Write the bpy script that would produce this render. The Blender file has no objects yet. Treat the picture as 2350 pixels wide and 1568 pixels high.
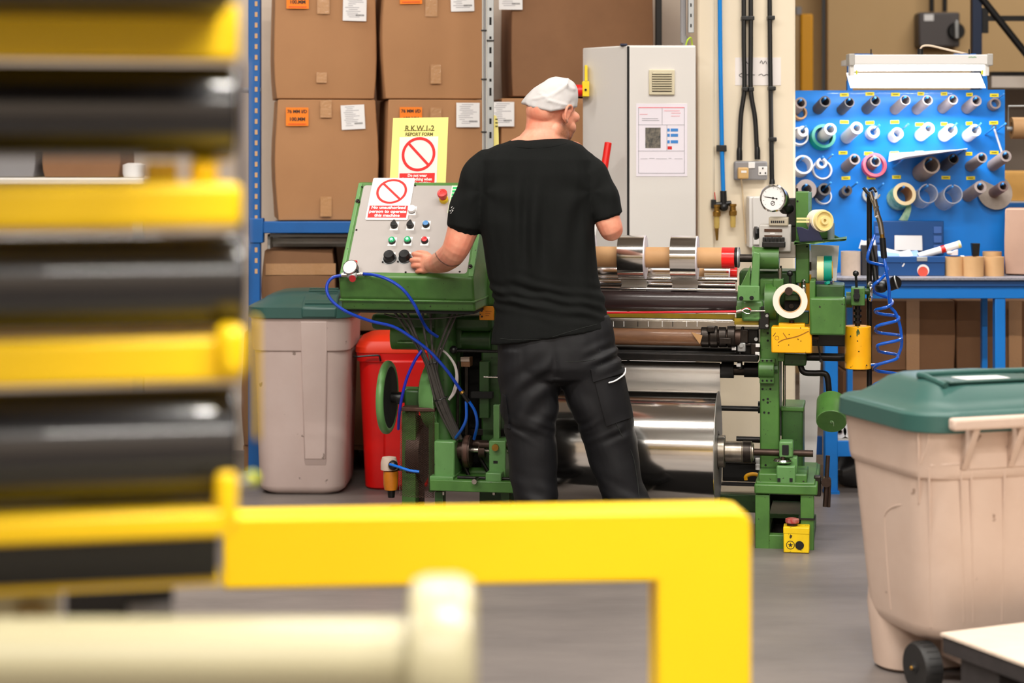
import bpy, bmesh, math, random
from math import sin, cos, pi, radians, sqrt, atan2
from mathutils import Vector, Matrix, noise
random.seed(7)
SC = bpy.context.scene
COL = SC.collection
# ---------------------------------------------------------------- camera, light, exposure
F = 4569.0; HC = 1.567; HY = 325.0; CX = 1175.0
cam = bpy.data.cameras.new('camera')
cam.sensor_width = 36.0
cam.lens = F / 2350.0 * 36.0
cam.shift_y = -(784.0 - HY) / 2350.0
cam.clip_start = 0.05
cam.dof.use_dof = True
cam.dof.focus_distance = 7.62
cam.dof.aperture_fstop = 2.2
cam.dof.aperture_blades = 9
camo = bpy.data.objects.new('camera', cam)
camo.location = (0, 0, HC); camo.rotation_euler = (pi / 2, 0, 0)
COL.objects.link(camo); SC.camera = camo
SC.view_settings.view_transform = 'Standard'
SC.view_settings.look = 'None'
SC.view_settings.exposure = 0.0
SC.view_settings.gamma = 1.0
SC.view_settings.use_curve_mapping = False
wd = bpy.data.worlds.new('world'); SC.world = wd; wd.use_nodes = True
wd.node_tree.nodes['Background'].inputs[0].default_value = (1.0, .93, .85, 1)
wd.node_tree.nodes['Background'].inputs[1].default_value = 0.05
def area(x, y, z, sx, sy, power, col=(1, .95, .88), rot=(0, 0, 0)):
    l = bpy.data.lights.new('hall_light', 'AREA'); l.shape = 'RECTANGLE'; l.size = sx; l.size_y = sy
    l.energy = power; l.color = col
    o = bpy.data.objects.new('hall_light', l); o.location = (x, y, z); o.rotation_euler = rot; COL.objects.link(o)
# rows of strip lamps under the hall roof
for (lx, ly, pw) in ((-2.7, 5.0, 95), (-.3, 5.0, 95), (2.1, 5.0, 90), (-3.6, 1.2, 110), (.75, 1.3, 190), (3.4, 1.2, 130),
                     (-1.6, -3.0, 130), (1.4, -3.0, 130), (-2.4, 8.4, 45), (1.9, 8.2, 35), (4.0, 8.0, 35), (3.4, 11.2, 50)):
    area(lx, ly, 4.7, 1.9, .22, pw * 1.3)

# ---------------------------------------------------------------- helpers
def W(px, py, D): return Vector(((px - CX) * D / F, D, HC - (py - HY) * D / F))
def zz(py, D): return HC - (py - HY) * D / F
def xx(px, D): return (px - CX) * D / F
WLOC = {}
def lin(c):
    return tuple(((v / 255.0) / 12.92 if v / 255.0 <= .04045 else ((v / 255.0 + .055) / 1.055) ** 2.4) for v in c[:3])
MATS = {}
def mat(name, col, rough=.5, metal=0.0, var=0.0, vscale=6.0, vcol=None, bump=0.0, bscale=60.0, chips=None, coat=0.0,
        spec=.5, edge=None, emit=None, trans=0.0, alpha=1.0, stretch=None, aniso=0.0, sss=0.0, attr=None, rvar=0.0):
    """procedural material: base colour with noise drift towards vcol, optional paint chips, fine bump"""
    if name in MATS: return MATS[name]
    m = bpy.data.materials.new(name); m.use_nodes = True
    nt = m.node_tree; b = nt.nodes['Principled BSDF']; N = nt.nodes.new; L = nt.links.new
    c = lin(col) + (1,)
    b.inputs['Base Color'].default_value = c
    b.inputs['Roughness'].default_value = rough
    b.inputs['Metallic'].default_value = metal
    b.inputs['Specular IOR Level'].default_value = spec
    b.inputs['Coat Weight'].default_value = coat
    b.inputs['Transmission Weight'].default_value = trans
    b.inputs['Alpha'].default_value = alpha
    if aniso: b.inputs['Anisotropic'].default_value = aniso
    if sss:
        b.inputs['Subsurface Weight'].default_value = sss
        b.inputs['Subsurface Radius'].default_value = (1.0, .35, .2); b.inputs['Subsurface Scale'].default_value = .012
    if emit:
        b.inputs['Emission Color'].default_value = lin(emit[0]) + (1,); b.inputs['Emission Strength'].default_value = emit[1]
    tc = N('ShaderNodeTexCoord'); src = tc.outputs['Object']
    if stretch:
        mp = N('ShaderNodeMapping'); mp.inputs['Scale'].default_value = stretch; L(src, mp.inputs['Vector']); src = mp.outputs['Vector']
    out = None
    if var:
        nz = N('ShaderNodeTexNoise'); nz.inputs['Scale'].default_value = vscale; nz.inputs['Detail'].default_value = 6; nz.inputs['Roughness'].default_value = .62
        L(src, nz.inputs['Vector'])
        rp = N('ShaderNodeValToRGB'); rp.color_ramp.elements[0].position = .36; rp.color_ramp.elements[1].position = .68
        L(nz.outputs['Fac'], rp.inputs['Fac'])
        ml = N('ShaderNodeMath'); ml.operation = 'MULTIPLY'; ml.inputs[1].default_value = var; L(rp.outputs['Color'], ml.inputs[0])
        mx = N('ShaderNodeMix'); mx.data_type = 'RGBA'
        mx.inputs['A'].default_value = c
        mx.inputs['B'].default_value = lin(vcol if vcol else tuple(v * .6 for v in col)) + (1,)
        L(ml.outputs[0], mx.inputs['Factor']); out = mx.outputs['Result']
        if rvar:
            mr = N('ShaderNodeMapRange'); mr.inputs['To Min'].default_value = rough; mr.inputs['To Max'].default_value = min(1, rough + rvar)
            L(nz.outputs['Fac'], mr.inputs['Value']); L(mr.outputs['Result'], b.inputs['Roughness'])
    if chips:
        ccol, cs, th = chips
        n2 = N('ShaderNodeTexNoise'); n2.inputs['Scale'].default_value = cs; n2.inputs['Detail'].default_value = 4
        L(tc.outputs['Object'], n2.inputs['Vector'])
        r2 = N('ShaderNodeValToRGB'); r2.color_ramp.elements[0].position = th; r2.color_ramp.elements[1].position = th + .02
        L(n2.outputs['Fac'], r2.inputs['Fac'])
        m2 = N('ShaderNodeMix'); m2.data_type = 'RGBA'
        if out: L(out, m2.inputs['A'])
        else: m2.inputs['A'].default_value = c
        m2.inputs['B'].default_value = lin(ccol) + (1,); L(r2.outputs['Color'], m2.inputs['Factor']); out = m2.outputs['Result']
    if edge:
        bv = N('ShaderNodeBevel'); bv.samples = 4; bv.inputs['Radius'].default_value = .005
        ge = N('ShaderNodeNewGeometry'); dp = N('ShaderNodeVectorMath'); dp.operation = 'DOT_PRODUCT'
        L(bv.outputs['Normal'], dp.inputs[0]); L(ge.outputs['Normal'], dp.inputs[1])
        mr2 = N('ShaderNodeMapRange'); mr2.inputs['From Min'].default_value = .97; mr2.inputs['From Max'].default_value = .82
        L(dp.outputs['Value'], mr2.inputs['Value'])
        en = N('ShaderNodeTexNoise'); en.inputs['Scale'].default_value = 45; L(tc.outputs['Object'], en.inputs['Vector'])
        er = N('ShaderNodeMapRange'); er.inputs['From Min'].default_value = .42; er.inputs['From Max'].default_value = .6; L(en.outputs['Fac'], er.inputs['Value'])
        em = N('ShaderNodeMath'); em.operation = 'MULTIPLY'; L(mr2.outputs['Result'], em.inputs[0]); L(er.outputs['Result'], em.inputs[1])
        e3 = N('ShaderNodeMix'); e3.data_type = 'RGBA'
        if out: L(out, e3.inputs['A'])
        else: e3.inputs['A'].default_value = c
        e3.inputs['B'].default_value = lin(edge) + (1,); L(em.outputs[0], e3.inputs['Factor']); out = e3.outputs['Result']
    if attr:
        for (an, acol, amt) in attr:
            at = N('ShaderNodeAttribute'); at.attribute_name = an
            n3 = N('ShaderNodeTexNoise'); n3.inputs['Scale'].default_value = 190; L(tc.outputs['Object'], n3.inputs['Vector'])
            k = N('ShaderNodeMath'); k.operation = 'MULTIPLY'; L(at.outputs['Fac'], k.inputs[0])
            k2 = N('ShaderNodeMapRange'); k2.inputs['To Min'].default_value = amt * .55; k2.inputs['To Max'].default_value = min(1, amt * 1.4)
            L(n3.outputs['Fac'], k2.inputs['Value']); L(k2.outputs['Result'], k.inputs[1])
            m3 = N('ShaderNodeMix'); m3.data_type = 'RGBA'
            if out: L(out, m3.inputs['A'])
            else: m3.inputs['A'].default_value = c
            m3.inputs['B'].default_value = lin(acol) + (1,); L(k.outputs[0], m3.inputs['Factor']); out = m3.outputs['Result']
    if out: L(out, b.inputs['Base Color'])
    if bump:
        nb = N('ShaderNodeTexNoise'); nb.inputs['Scale'].default_value = bscale; nb.inputs['Detail'].default_value = 5
        L(src, nb.inputs['Vector'])
        bp = N('ShaderNodeBump'); bp.inputs['Strength'].default_value = bump; bp.inputs['Distance'].default_value = .004
        L(nb.outputs['Fac'], bp.inputs['Height']); L(bp.outputs['Normal'], b.inputs['Normal'])
    MATS[name] = m
    return m

def catmull(pts, k=6):
    pts = [Vector(p) for p in pts]
    if len(pts) < 3: return pts
    P = [pts[0] * 2 - pts[1]] + pts + [pts[-1] * 2 - pts[-2]]
    out = []
    for i in range(1, len(P) - 2):
        a, b, c, d = P[i - 1], P[i], P[i + 1], P[i + 2]
        for j in range(k):
            t = j / k
            out.append(.5 * ((2 * b) + (c - a) * t + (2 * a - 5 * b + 4 * c - d) * t * t + (3 * b - a - 3 * c + d) * t ** 3))
    out.append(P[-2].copy())
    return out
def frame_of(ax):
    ax = Vector(ax).normalized()
    up = Vector((0, 0, 1)) if abs(ax.z) < .9 else Vector((0, 1, 0))
    u = up.cross(ax).normalized(); v = ax.cross(u).normalized()
    return u, v, ax

class MB:
    """collects shapes, then builds them as ONE mesh object; X maps its coordinates to world"""
    def __init__(s, X=None): s.v = []; s.f = []; s.X = X
    def add(s, verts, faces):
        n = len(s.v); s.v += [Vector(p) for p in verts]; s.f += [tuple(i + n for i in q) for q in faces]; return s
    def bx(s, x0, x1, y0, y1, z0, z1):
        if x0 > x1: x0, x1 = x1, x0
        if y0 > y1: y0, y1 = y1, y0
        if z0 > z1: z0, z1 = z1, z0
        return s.add([(x0, y0, z0), (x1, y0, z0), (x1, y1, z0), (x0, y1, z0), (x0, y0, z1), (x1, y0, z1), (x1, y1, z1), (x0, y1, z1)],
                     [(3, 2, 1, 0), (4, 5, 6, 7), (0, 1, 5, 4), (1, 2, 6, 5), (2, 3, 7, 6), (3, 0, 4, 7)])
    def box(s, c, size, R=None):
        c = Vector(c); hx, hy, hz = size[0] / 2, size[1] / 2, size[2] / 2
        vs = [Vector(p) for p in ((-hx, -hy, -hz), (hx, -hy, -hz), (hx, hy, -hz), (-hx, hy, -hz), (-hx, -hy, hz), (hx, -hy, hz), (hx, hy, hz), (-hx, hy, hz))]
        if R is not None: vs = [R @ p for p in vs]
        return s.add([p + c for p in vs], [(3, 2, 1, 0), (4, 5, 6, 7), (0, 1, 5, 4), (1, 2, 6, 5), (2, 3, 7, 6), (3, 0, 4, 7)])
    def loft(s, rings, cap=True, closed=False):
        n = len(rings[0]); vs = [p for r in rings for p in r]; fs = []
        m = len(rings)
        for i in range(m - (0 if closed else 1)):
            for j in range(n):
                k = (j + 1) % n; i2 = (i + 1) % m
                fs.append((i * n + j, i * n + k, i2 * n + k, i2 * n + j))
        if cap and not closed:
            fs.append(tuple(reversed(range(n)))); fs.append(tuple(range((m - 1) * n, m * n)))
        return s.add(vs, fs)
    def lathe(s, prof, p, ax=(0, 0, 1), n=24, cap=True, closed=False):
        u, v, w = frame_of(ax); p = Vector(p)
        return s.loft([[p + w * h + (u * cos(2 * pi * j / n) + v * sin(2 * pi * j / n)) * max(r, 1e-5) for j in range(n)] for (r, h) in prof], cap, closed)
    def cyl(s, p0, p1, r0, r1=None, n=20):
        p0 = Vector(p0); p1 = Vector(p1); r1 = r0 if r1 is None else r1; d = p1 - p0
        return s.lathe([(r0, 0), (r1, d.length)], p0, d, n)
    def ring(s, c, ax, R, r, L, n=28):
        return s.lathe([(R, -L / 2), (R, L / 2), (r, L / 2), (r, -L / 2)], c, ax, n, closed=True)
    def torus(s, c, ax, R, r, n=28, k=8):
        return s.lathe([(R + r * cos(2 * pi * i / k), r * sin(2 * pi * i / k)) for i in range(k)], c, ax, n, closed=True)
    def tube(s, pts, r, n=8, k=6, flat=1.0):
        pts = catmull(pts, k) if k else [Vector(p) for p in pts]
        rings = []; u = None
        for i, p in enumerate(pts):
            t = (pts[min(i + 1, len(pts) - 1)] - pts[max(i - 1, 0)])
            if t.length < 1e-9: t = Vector((0, 0, 1))
            t.normalize()
            if u is None: u = frame_of(t)[0]
            u = (u - t * u.dot(t))
            if u.length < 1e-6: u = frame_of(t)[0]
            u.normalize(); v = t.cross(u)
            rr = r[0] + (r[1] - r[0]) * i / max(1, len(pts) - 1) if isinstance(r, tuple) else r
            rings.append([p + u * rr * cos(2 * pi * j / n) + v * rr * flat * sin(2 * pi * j / n) for j in range(n)])
        return s.loft(rings)
    def prism(s, poly, o, u, v, w):
        """polygon (a, b) in plane o + a u + b v, extruded by vector w"""
        o, u, v, w = Vector(o), Vector(u), Vector(v), Vector(w)
        A = [o + u * a + v * b for a, b in poly]
        if u.cross(v).dot(w) < 0: A.reverse()
        return s.loft([A, [p + w for p in A]])
    def sphere(s, c, r, n=16, m=10, R=None):
        if not isinstance(r, tuple): r = (r, r, r)
        c = Vector(c); rings = []
        for i in range(m + 1):
            th = pi * (i / m); th = min(max(th, .02), pi - .02)
            ring = [Vector((r[0] * sin(th) * cos(2 * pi * j / n), r[1] * sin(th) * sin(2 * pi * j / n), -r[2] * cos(th))) for j in range(n)]
            rings.append([c + (R @ q if R is not None else q) for q in ring])
        return s.loft(rings)
    def obj(s, name, m, parent=None, bevel=0.0, smooth=35, seg=2, kind=None):
        vs = [(s.X @ p if s.X is not None else p) for p in s.v]
        lo = Vector([min(p[i] for p in vs) for i in range(3)]); hi = Vector([max(p[i] for p in vs) for i in range(3)])
        c = (lo + hi) / 2
        me = bpy.data.meshes.new(name)
        me.from_pydata([p - c for p in vs], [], s.f)
        me.materials.append(m)
        return place(me, name, c, parent, bevel, smooth, seg, kind)
def place(me, name, c, parent=None, bevel=0.0, smooth=35, seg=2, kind=None):
    bmx = bmesh.new(); bmx.from_mesh(me); bmesh.ops.recalc_face_normals(bmx, faces=bmx.faces); bmx.to_mesh(me); bmx.free()
    if smooth:
        me.polygons.foreach_set('use_smooth', [True] * len(me.polygons)); me.set_sharp_from_angle(angle=radians(smooth))
    o = bpy.data.objects.new(name, me); COL.objects.link(o)
    if parent is not None: o.parent = parent; o.location = Vector(c) - WLOC[parent]
    else: o.location = c
    WLOC[o] = Vector(c)
    if bevel:
        b = o.modifiers.new('bevel', 'BEVEL'); b.width = bevel; b.segments = seg; b.limit_method = 'ANGLE'; b.angle_limit = radians(40)
        b.harden_normals = False
    if kind: o['kind'] = kind
    return o
def tag(o, label=None, cat=None, group=None, kind=None):
    if label: o['label'] = label
    if cat: o['category'] = cat
    if group: o['group'] = group
    if kind: o['kind'] = kind
    return o
def thing(name, label, cat, loc, group=None):
    o = bpy.data.objects.new(name, None); o.empty_display_size = .1; COL.objects.link(o)
    o.location = loc; WLOC[o] = Vector(loc)
    return tag(o, label, cat, group)
def dup(root, delta, label=None, group=None):
    """copy of a thing with copies of its parts and sub-parts (shared meshes)"""
    delta = Vector(delta)
    r = root.copy(); COL.objects.link(r); r.location = root.location + delta; WLOC[r] = WLOC[root] + delta
    if label: r['label'] = label
    if group: r['group'] = group
    for ch in list(root.children):
        c = ch.copy(); COL.objects.link(c); c.parent = r; WLOC[c] = WLOC[ch] + delta
        for g in list(ch.children):
            d = g.copy(); COL.objects.link(d); d.parent = c; WLOC[d] = WLOC[g] + delta
    return r
def struct(o): o['kind'] = 'structure'; return o
def text(body, size, o, u, v, m, name, parent, align='CENTER', depth=.0006, squash=1.0, bold=0.0):
    """lettering as thin raised mesh, centred on o, reading along u with v up"""
    cu = bpy.data.curves.new(name, 'FONT'); cu.body = body; cu.size = size; cu.align_x = align; cu.align_y = 'CENTER'
    cu.extrude = depth; cu.offset = bold; cu.resolution_u = 3; cu.space_line = .95
    t = bpy.data.objects.new(name, cu); COL.objects.link(t)
    dg = bpy.context.evaluated_depsgraph_get()
    me = bpy.data.meshes.new_from_object(t.evaluated_get(dg))
    bpy.data.objects.remove(t); bpy.data.curves.remove(cu)
    u = Vector(u).normalized(); v = Vector(v).normalized(); w = u.cross(v); o = Vector(o)
    for p in me.vertices:
        q = p.co.copy(); p.co = u * q.x * squash + v * q.y + w * q.z
    me.materials.clear(); me.materials.append(m)
    return place(me, name, o, parent, smooth=0)
# machine frame: turned ten degrees, right end nearer the camera
A10 = radians(10.0); P0 = Vector((1.060, 7.75, 0)); RB = Vector((sin(A10), cos(A10), 0)); RR = Vector((cos(A10), -sin(A10), 0))
MX = Matrix.Translation(P0) @ Matrix.Rotation(-A10, 4, 'Z'); MXI = MX.inverted()
K0 = P0.dot(RB)
def ML(px, py, d=0.0):
    u = (px - CX) / F
    D = (K0 + d) / (RB.x * u + RB.y)
    p = W(px, py, D) - P0
    return Vector((p.dot(RR), d, p.z))
def MP(px, py, p, n):
    """pixel ray met with a plane (machine coordinates)"""
    c = MXI @ Vector((0, 0, HC)); q = MXI @ W(px, py, 5.0); dr = q - c
    return c + dr * ((Vector(p) - c).dot(Vector(n)) / dr.dot(Vector(n)))
def mw(p): return MX @ Vector(p)
class MM(MB):
    """machine-frame builder addressed by pixels and depth offset d"""
    def __init__(s): MB.__init__(s, MX)
    def pb(s, x0, y0, x1, y1, d0, d1):
        xm = s.mid(x0, x1); return s.bx(ML(x0, y1, d0).x, ML(x1, y0, d0).x, d0, d1, ML(xm, y1, d0).z, ML(xm, y0, d0).z)
    def mid(s, x0, x1): return ((max(x0, 1400) if x1 > 1600 else x0) + min(x1, 1760 if x0 < 1500 else x1)) / 2
    def hx(s, x0, x1, y, r, d, n=24, x=None):
        """cylinder along the machine, r in pixels"""
        a = ML(x0, y, d); b = ML(x1, y, d); z = ML(s.mid(x0, x1), y, d).z; k = (K0 + d) / F; return s.cyl((a.x, d, z), (b.x, d, z), r * k, n=n)
    def vz(s, x, y0, y1, r, d, n=16, r2=None):
        a = ML(x, y0, d); b = ML(x, y1, d); k = (K0 + d) / F; return s.cyl(b, (b.x, d, a.z), r * k, None if r2 is None else r2 * k, n=n)
    def fy(s, x, y, r, d0, d1, n=20):
        a = ML(x, y, d0); k = (K0 + d0) / F; return s.cyl(a, (a.x, d1, a.z), r * k, n=n)
    def wire(s, pts, r, n=8, k=6):
        """pts: (px, py, d); r in metres"""
        return s.tube([ML(*p) for p in pts], r, n, k)
PXM = 7.8 / F
# ---------------------------------------------------------------- materials
M_green = mat('green_paint', (76, 122, 54), .38, var=.65, vscale=7, vcol=(52, 90, 38), edge=(146, 178, 126), chips=((34, 36, 24), 70, .69), bump=.08, bscale=40)
M_dgreen = mat('dark_green_paint', (46, 86, 34), .42, edge=(96, 134, 84), var=.6, vscale=6, vcol=(26, 50, 20), chips=((22, 24, 16), 60, .70))
M_lgreen = mat('pale_green_paint', (98, 146, 84), .35, edge=(186, 204, 172), var=.5, vscale=7, vcol=(74, 118, 62), chips=((50, 52, 38), 70, .70))
M_yellow = mat('yellow_enamel', (250, 206, 0), .42, var=.25, vscale=2, vcol=(240, 190, 0))
M_yellow2 = mat('yellow_machine_paint', (250, 180, 8), .4, var=.3, vscale=9, vcol=(232, 154, 4), chips=((70, 50, 10), 60, .69))
M_black = mat('black_plastic', (16, 16, 17), .35)
M_blackm = mat('black_steel', (22, 21, 21), .4, metal=.6, var=.4, vscale=20, vcol=(52, 46, 42))
M_oily = mat('oily_steel', (62, 56, 52), .36, metal=.85, var=.6, vscale=30, vcol=(30, 26, 24))
M_rusty = mat('brown_steel', (74, 58, 50), .42, metal=.7, var=.5, vscale=24, vcol=(48, 36, 30))
M_steel = mat('bright_steel', (190, 184, 176), .26, metal=1.0, var=.4, vscale=18, vcol=(130, 122, 112))
M_chrome = mat('chrome', (225, 224, 222), .12, metal=1.0)
M_foil = mat('aluminium_foil', (236, 232, 226), .13, metal=1.0, var=.15, vscale=3, vcol=(214, 208, 200), stretch=(1, 30, 30), bump=.012, bscale=5)
M_foil2 = mat('aluminium_web', (226, 222, 218), .42, metal=1.0, bump=.02, bscale=14)
M_card = mat('brown_cardboard', (176, 128, 86), .75, var=.35, vscale=3, vcol=(158, 112, 74), bump=.03, bscale=220)
M_card2 = mat('dull_cardboard', (140, 100, 68), .8, var=.4, vscale=4, vcol=(118, 82, 54))
M_kraft = mat('kraft_tube', (196, 152, 104), .62, var=.4, vscale=7, vcol=(172, 126, 80))
M_core = mat('grey_core', (148, 134, 130), .7, var=.4, vscale=12, vcol=(122, 108, 106))
M_corew = mat('white_core', (226, 224, 226), .5, var=.2, vscale=12, vcol=(196, 192, 196))
M_cored = mat('dark_core', (84, 78, 78), .6, var=.4, vscale=12, vcol=(60, 54, 54))
M_white = mat('white_plastic', (232, 230, 228), .4)
M_paper = mat('white_paper', (238, 236, 236), .7)
M_ppaper = mat('yellow_paper', (246, 232, 140), .7)
M_red = mat('red_plastic', (214, 24, 16), .35)
M_signred = mat('sign_red', (206, 24, 26), .4)
M_orange = mat('orange_label', (255, 132, 6), .6)
M_ink = mat('black_ink', (28, 24, 24), .6)
M_greyink = mat('grey_ink', (150, 148, 156), .6)
M_olive = mat('olive_ink', (92, 84, 20), .6)
M_blue = mat('blue_paint', (4, 122, 212), .36, var=.3, vscale=3, vcol=(2, 108, 198))
M_rackblue = mat('rack_blue', (10, 94, 168), .42, var=.4, vscale=5, vcol=(8, 74, 136))
M_dblue = mat('dark_blue_paint', (18, 74, 136), .4)
M_navy = mat('navy_plastic', (24, 30, 62), .35)
M_hose = mat('blue_hose', (4, 84, 190), .22, coat=.4)
M_hose2 = mat('deep_blue_hose', (10, 56, 170), .28)
M_cream = mat('cream_masonry', (236, 222, 198), .7, var=.35, vscale=1.6, vcol=(222, 204, 174), bump=.05, bscale=30)
M_wall = mat('beige_wall', (206, 172, 124), .8, var=.3, vscale=1.2, vcol=(188, 152, 104))
M_wallp = mat('pinkish_wall', (222, 206, 190), .8, var=.2, vscale=2)
M_cab = mat('light_grey_enamel', (214, 210, 206), .42, var=.12, vscale=2, vcol=(200, 196, 192))
M_bin = mat('beige_bin_plastic', (206, 182, 166), .5, var=.4, vscale=5, vcol=(186, 158, 140), chips=((150, 124, 108), 14, .70), bump=.03, bscale=90)
M_binp = mat('pinkish_bin_plastic', (204, 184, 178), .5, var=.4, vscale=5, vcol=(188, 164, 156), chips=((140, 122, 114), 16, .69))
M_lid = mat('dark_green_lid_plastic', (46, 84, 78), .36, var=.3, vscale=4, vcol=(56, 96, 88), bump=.05, bscale=160)
M_redbin = mat('red_bin_plastic', (226, 12, 8), .38, var=.2, vscale=4, vcol=(200, 6, 4))
M_redlid = mat('orange_red_lid', (238, 52, 14), .42)
M_tan = mat('tan_core', (208, 166, 118), .65, var=.3, vscale=14, vcol=(192, 148, 100))
M_pale = mat('pale_core', (196, 176, 160), .7, var=.2, vscale=20)
M_rubber = mat('black_rubber', (30, 29, 29), .55, bump=.1, bscale=90)
M_grey = mat('mid_grey_plastic', (136, 134, 136), .5)
M_lgrey = mat('light_grey_plastic', (186, 182, 176), .45, var=.2, vscale=12)
M_galv = mat('galvanised_steel', (176, 178, 178), .42, metal=.55, var=.3, vscale=14, vcol=(150, 152, 152))
M_brass = mat('brass', (168, 128, 58), .32, metal=.9, var=.4, vscale=40, vcol=(120, 86, 36))
M_creamm = mat('cream_enamel', (184, 177, 144), .3, var=.2, vscale=3, vcol=(172, 164, 132))
M_roller = mat('black_roller_rubber', (21, 20, 22), .24, var=.2, vscale=3, vcol=(28, 27, 29), coat=.5, spec=.5)
M_rubroll = mat('dark_brown_roller', (52, 40, 40), .3, var=.3, vscale=6, vcol=(40, 30, 30), coat=.2)
M_tapew = mat('masking_tape', (236, 226, 210), .55)
M_tapey = mat('cream_tape', (238, 218, 150), .5)
M_teal = mat('teal_tape', (6, 146, 124), .4)
M_pink = mat('pink_tape', (255, 92, 108), .4)
M_gtape = mat('green_label_tape', (40, 138, 104), .4, var=.9, vscale=22, vcol=(200, 226, 190))
M_tag = mat('yellow_label', (246, 222, 30), .5)
M_dark = mat('dark_recess', (14, 12, 11), .8)
M_brownmesh = mat('rusty_mesh', (82, 56, 46), .5, metal=.4, var=.4, vscale=20)
M_cable = mat('grey_cable', (70, 66, 62), .5)
M_cablew = mat('pale_cable', (196, 186, 184), .5)
M_tube = mat('lamp_tube', (255, 255, 255), .4, emit=((255, 252, 248), 2.2))
M_pallet = mat('pallet_board', (226, 208, 190), .6, var=.4, vscale=9, vcol=(200, 178, 158), stretch=(1, 8, 1))
M_palletd = mat('pallet_black', (44, 40, 40), .6, var=.5, vscale=20, vcol=(64, 58, 58))
M_glass = mat('lens_glass', (235, 235, 230), .08, trans=.9)
M_amber = mat('amber_bowl', (226, 196, 110), .15, trans=.4)
# ---------------------------------------------------------------- the hall
def slab(name, m, *b, **k):
    return struct(MB().bx(*b).obj(name, m, smooth=0, **k))
mf = mat('polished_concrete', (122, 114, 110), .32, var=.65, vscale=1.4, vcol=(94, 88, 86), stretch=(1, 2.6, 1), bump=.06, bscale=22, rvar=.22)
slab('floor', mf, -8, 8, -5, 14, -.1, 0)
mc = mat('ceiling_sheet', (150, 146, 140), .8)
slab('ceiling', mc, -8, 8, -5, 14, 5.0, 5.1)
M_dim = mat('dim_wall', (120, 110, 98), .8, var=.2, vscale=1)
slab('wall_left', M_dim, -8.1, -8, -5, 14, 0, 5)
slab('wall_right', M_dim, 8, 8.1, -5, 14, 0, 5)
slab('wall_front', M_wallp, -8, 8, -5.1, -5, 0, 5)
slab('wall_back', M_wall, xx(1911, 13), 8, 13.2, 13.3, 0, 5)
slab('wall_recess', M_wall, .6, xx(1911, 13), 13.45, 13.55, 0, 5)
slab('wall_partition', M_wallp, -8, xx(1640, 10.1), 10.1, 10.2, 0, 5)
# the cream masonry column beside the pegboard
DC = 8.85
slab('wall_column', M_cream, xx(1602, DC), xx(1826, DC), DC, DC + .42, 0, 5, bevel=.012)
struct(MB().bx(xx(1600, DC), xx(1640, DC), DC - .012, DC + .1, .28, 5).obj('trim_1', M_cream, bevel=.01))

# ---------------------------------------------------------------- blue pallet rack with cartons
DR = 9.3
rk = thing('pallet_rack', 'blue perforated steel rack loaded with brown cartons behind the control desk', 'rack', (xx(585, DR), DR, 0))
def post(xp, D, w, d, z1, m, par, slots, name='upright'):
    o = MB().bx(xx(xp, D) - w / 2, xx(xp, D) + w / 2, D, D + d, 0, z1).obj(name, m, par, bevel=.003)
    if slots:
        sb = MB(); z = .95
        while z < z1:
            sb.bx(xx(xp, D) + .004, xx(xp, D) + .016, D - .002, D + .001, z, z + .022); z += .05
        sb.obj('slot', M_tan, o, kind='stuff', smooth=0)
    return o
post(583, DR, .055, .06, 3.2, M_rackblue, rk, True)
post(583, DR + .9, .055, .06, 3.2, M_rackblue, rk, False)
post(1512, DR + .45, .03, .06, 3.2, M_black, rk, False)
zb = zz(521, DR)
MB().bx(xx(596, DR), xx(1512, DR), DR + .005, DR + .055, zb - .03, zb + .025).obj('shelf_beam', M_rackblue, rk, bevel=.004)
MB().bx(xx(572, DR) - .0, xx(604, DR), DR - .008, DR + .06, zb - .075, zb + .04).obj('beam_connector', M_rackblue, rk, bevel=.004)
MB().bx(xx(604, DR), xx(1512, DR), DR + .06, DR + .85, zb + .0, zb + .014).obj('shelf_deck', M_lgrey, rk)
MB().bx(xx(596, DR), xx(1512, DR), DR + .3, DR + .36, zb - .11, zb - .05).obj('under_rail', M_galv, rk, bevel=.003)
MB().cyl((xx(540, DR), DR + .03, zz(207, DR)), (xx(598, DR), DR + .03, zz(207, DR)), .012).obj('tie_bar', M_grey, rk)
# pale lamp tray slung under the shelf
tr = MB(); tr.bx(xx(606, 9.25), xx(792, 9.25), 9.38, 9.5, zz(541, 9.25) - .012, zz(541, 9.25)); tr.bx(xx(606, 9.25), xx(612, 9.25), 9.38, 9.5, zz(575, 9.25), zz(541, 9.25))
tr.bx(xx(606, 9.25), xx(792, 9.25), 9.47, 9.5, zz(566, 9.25), zz(552, 9.25))
tr.obj('shelf_tray', M_lgrey, rk, bevel=.002)

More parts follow.
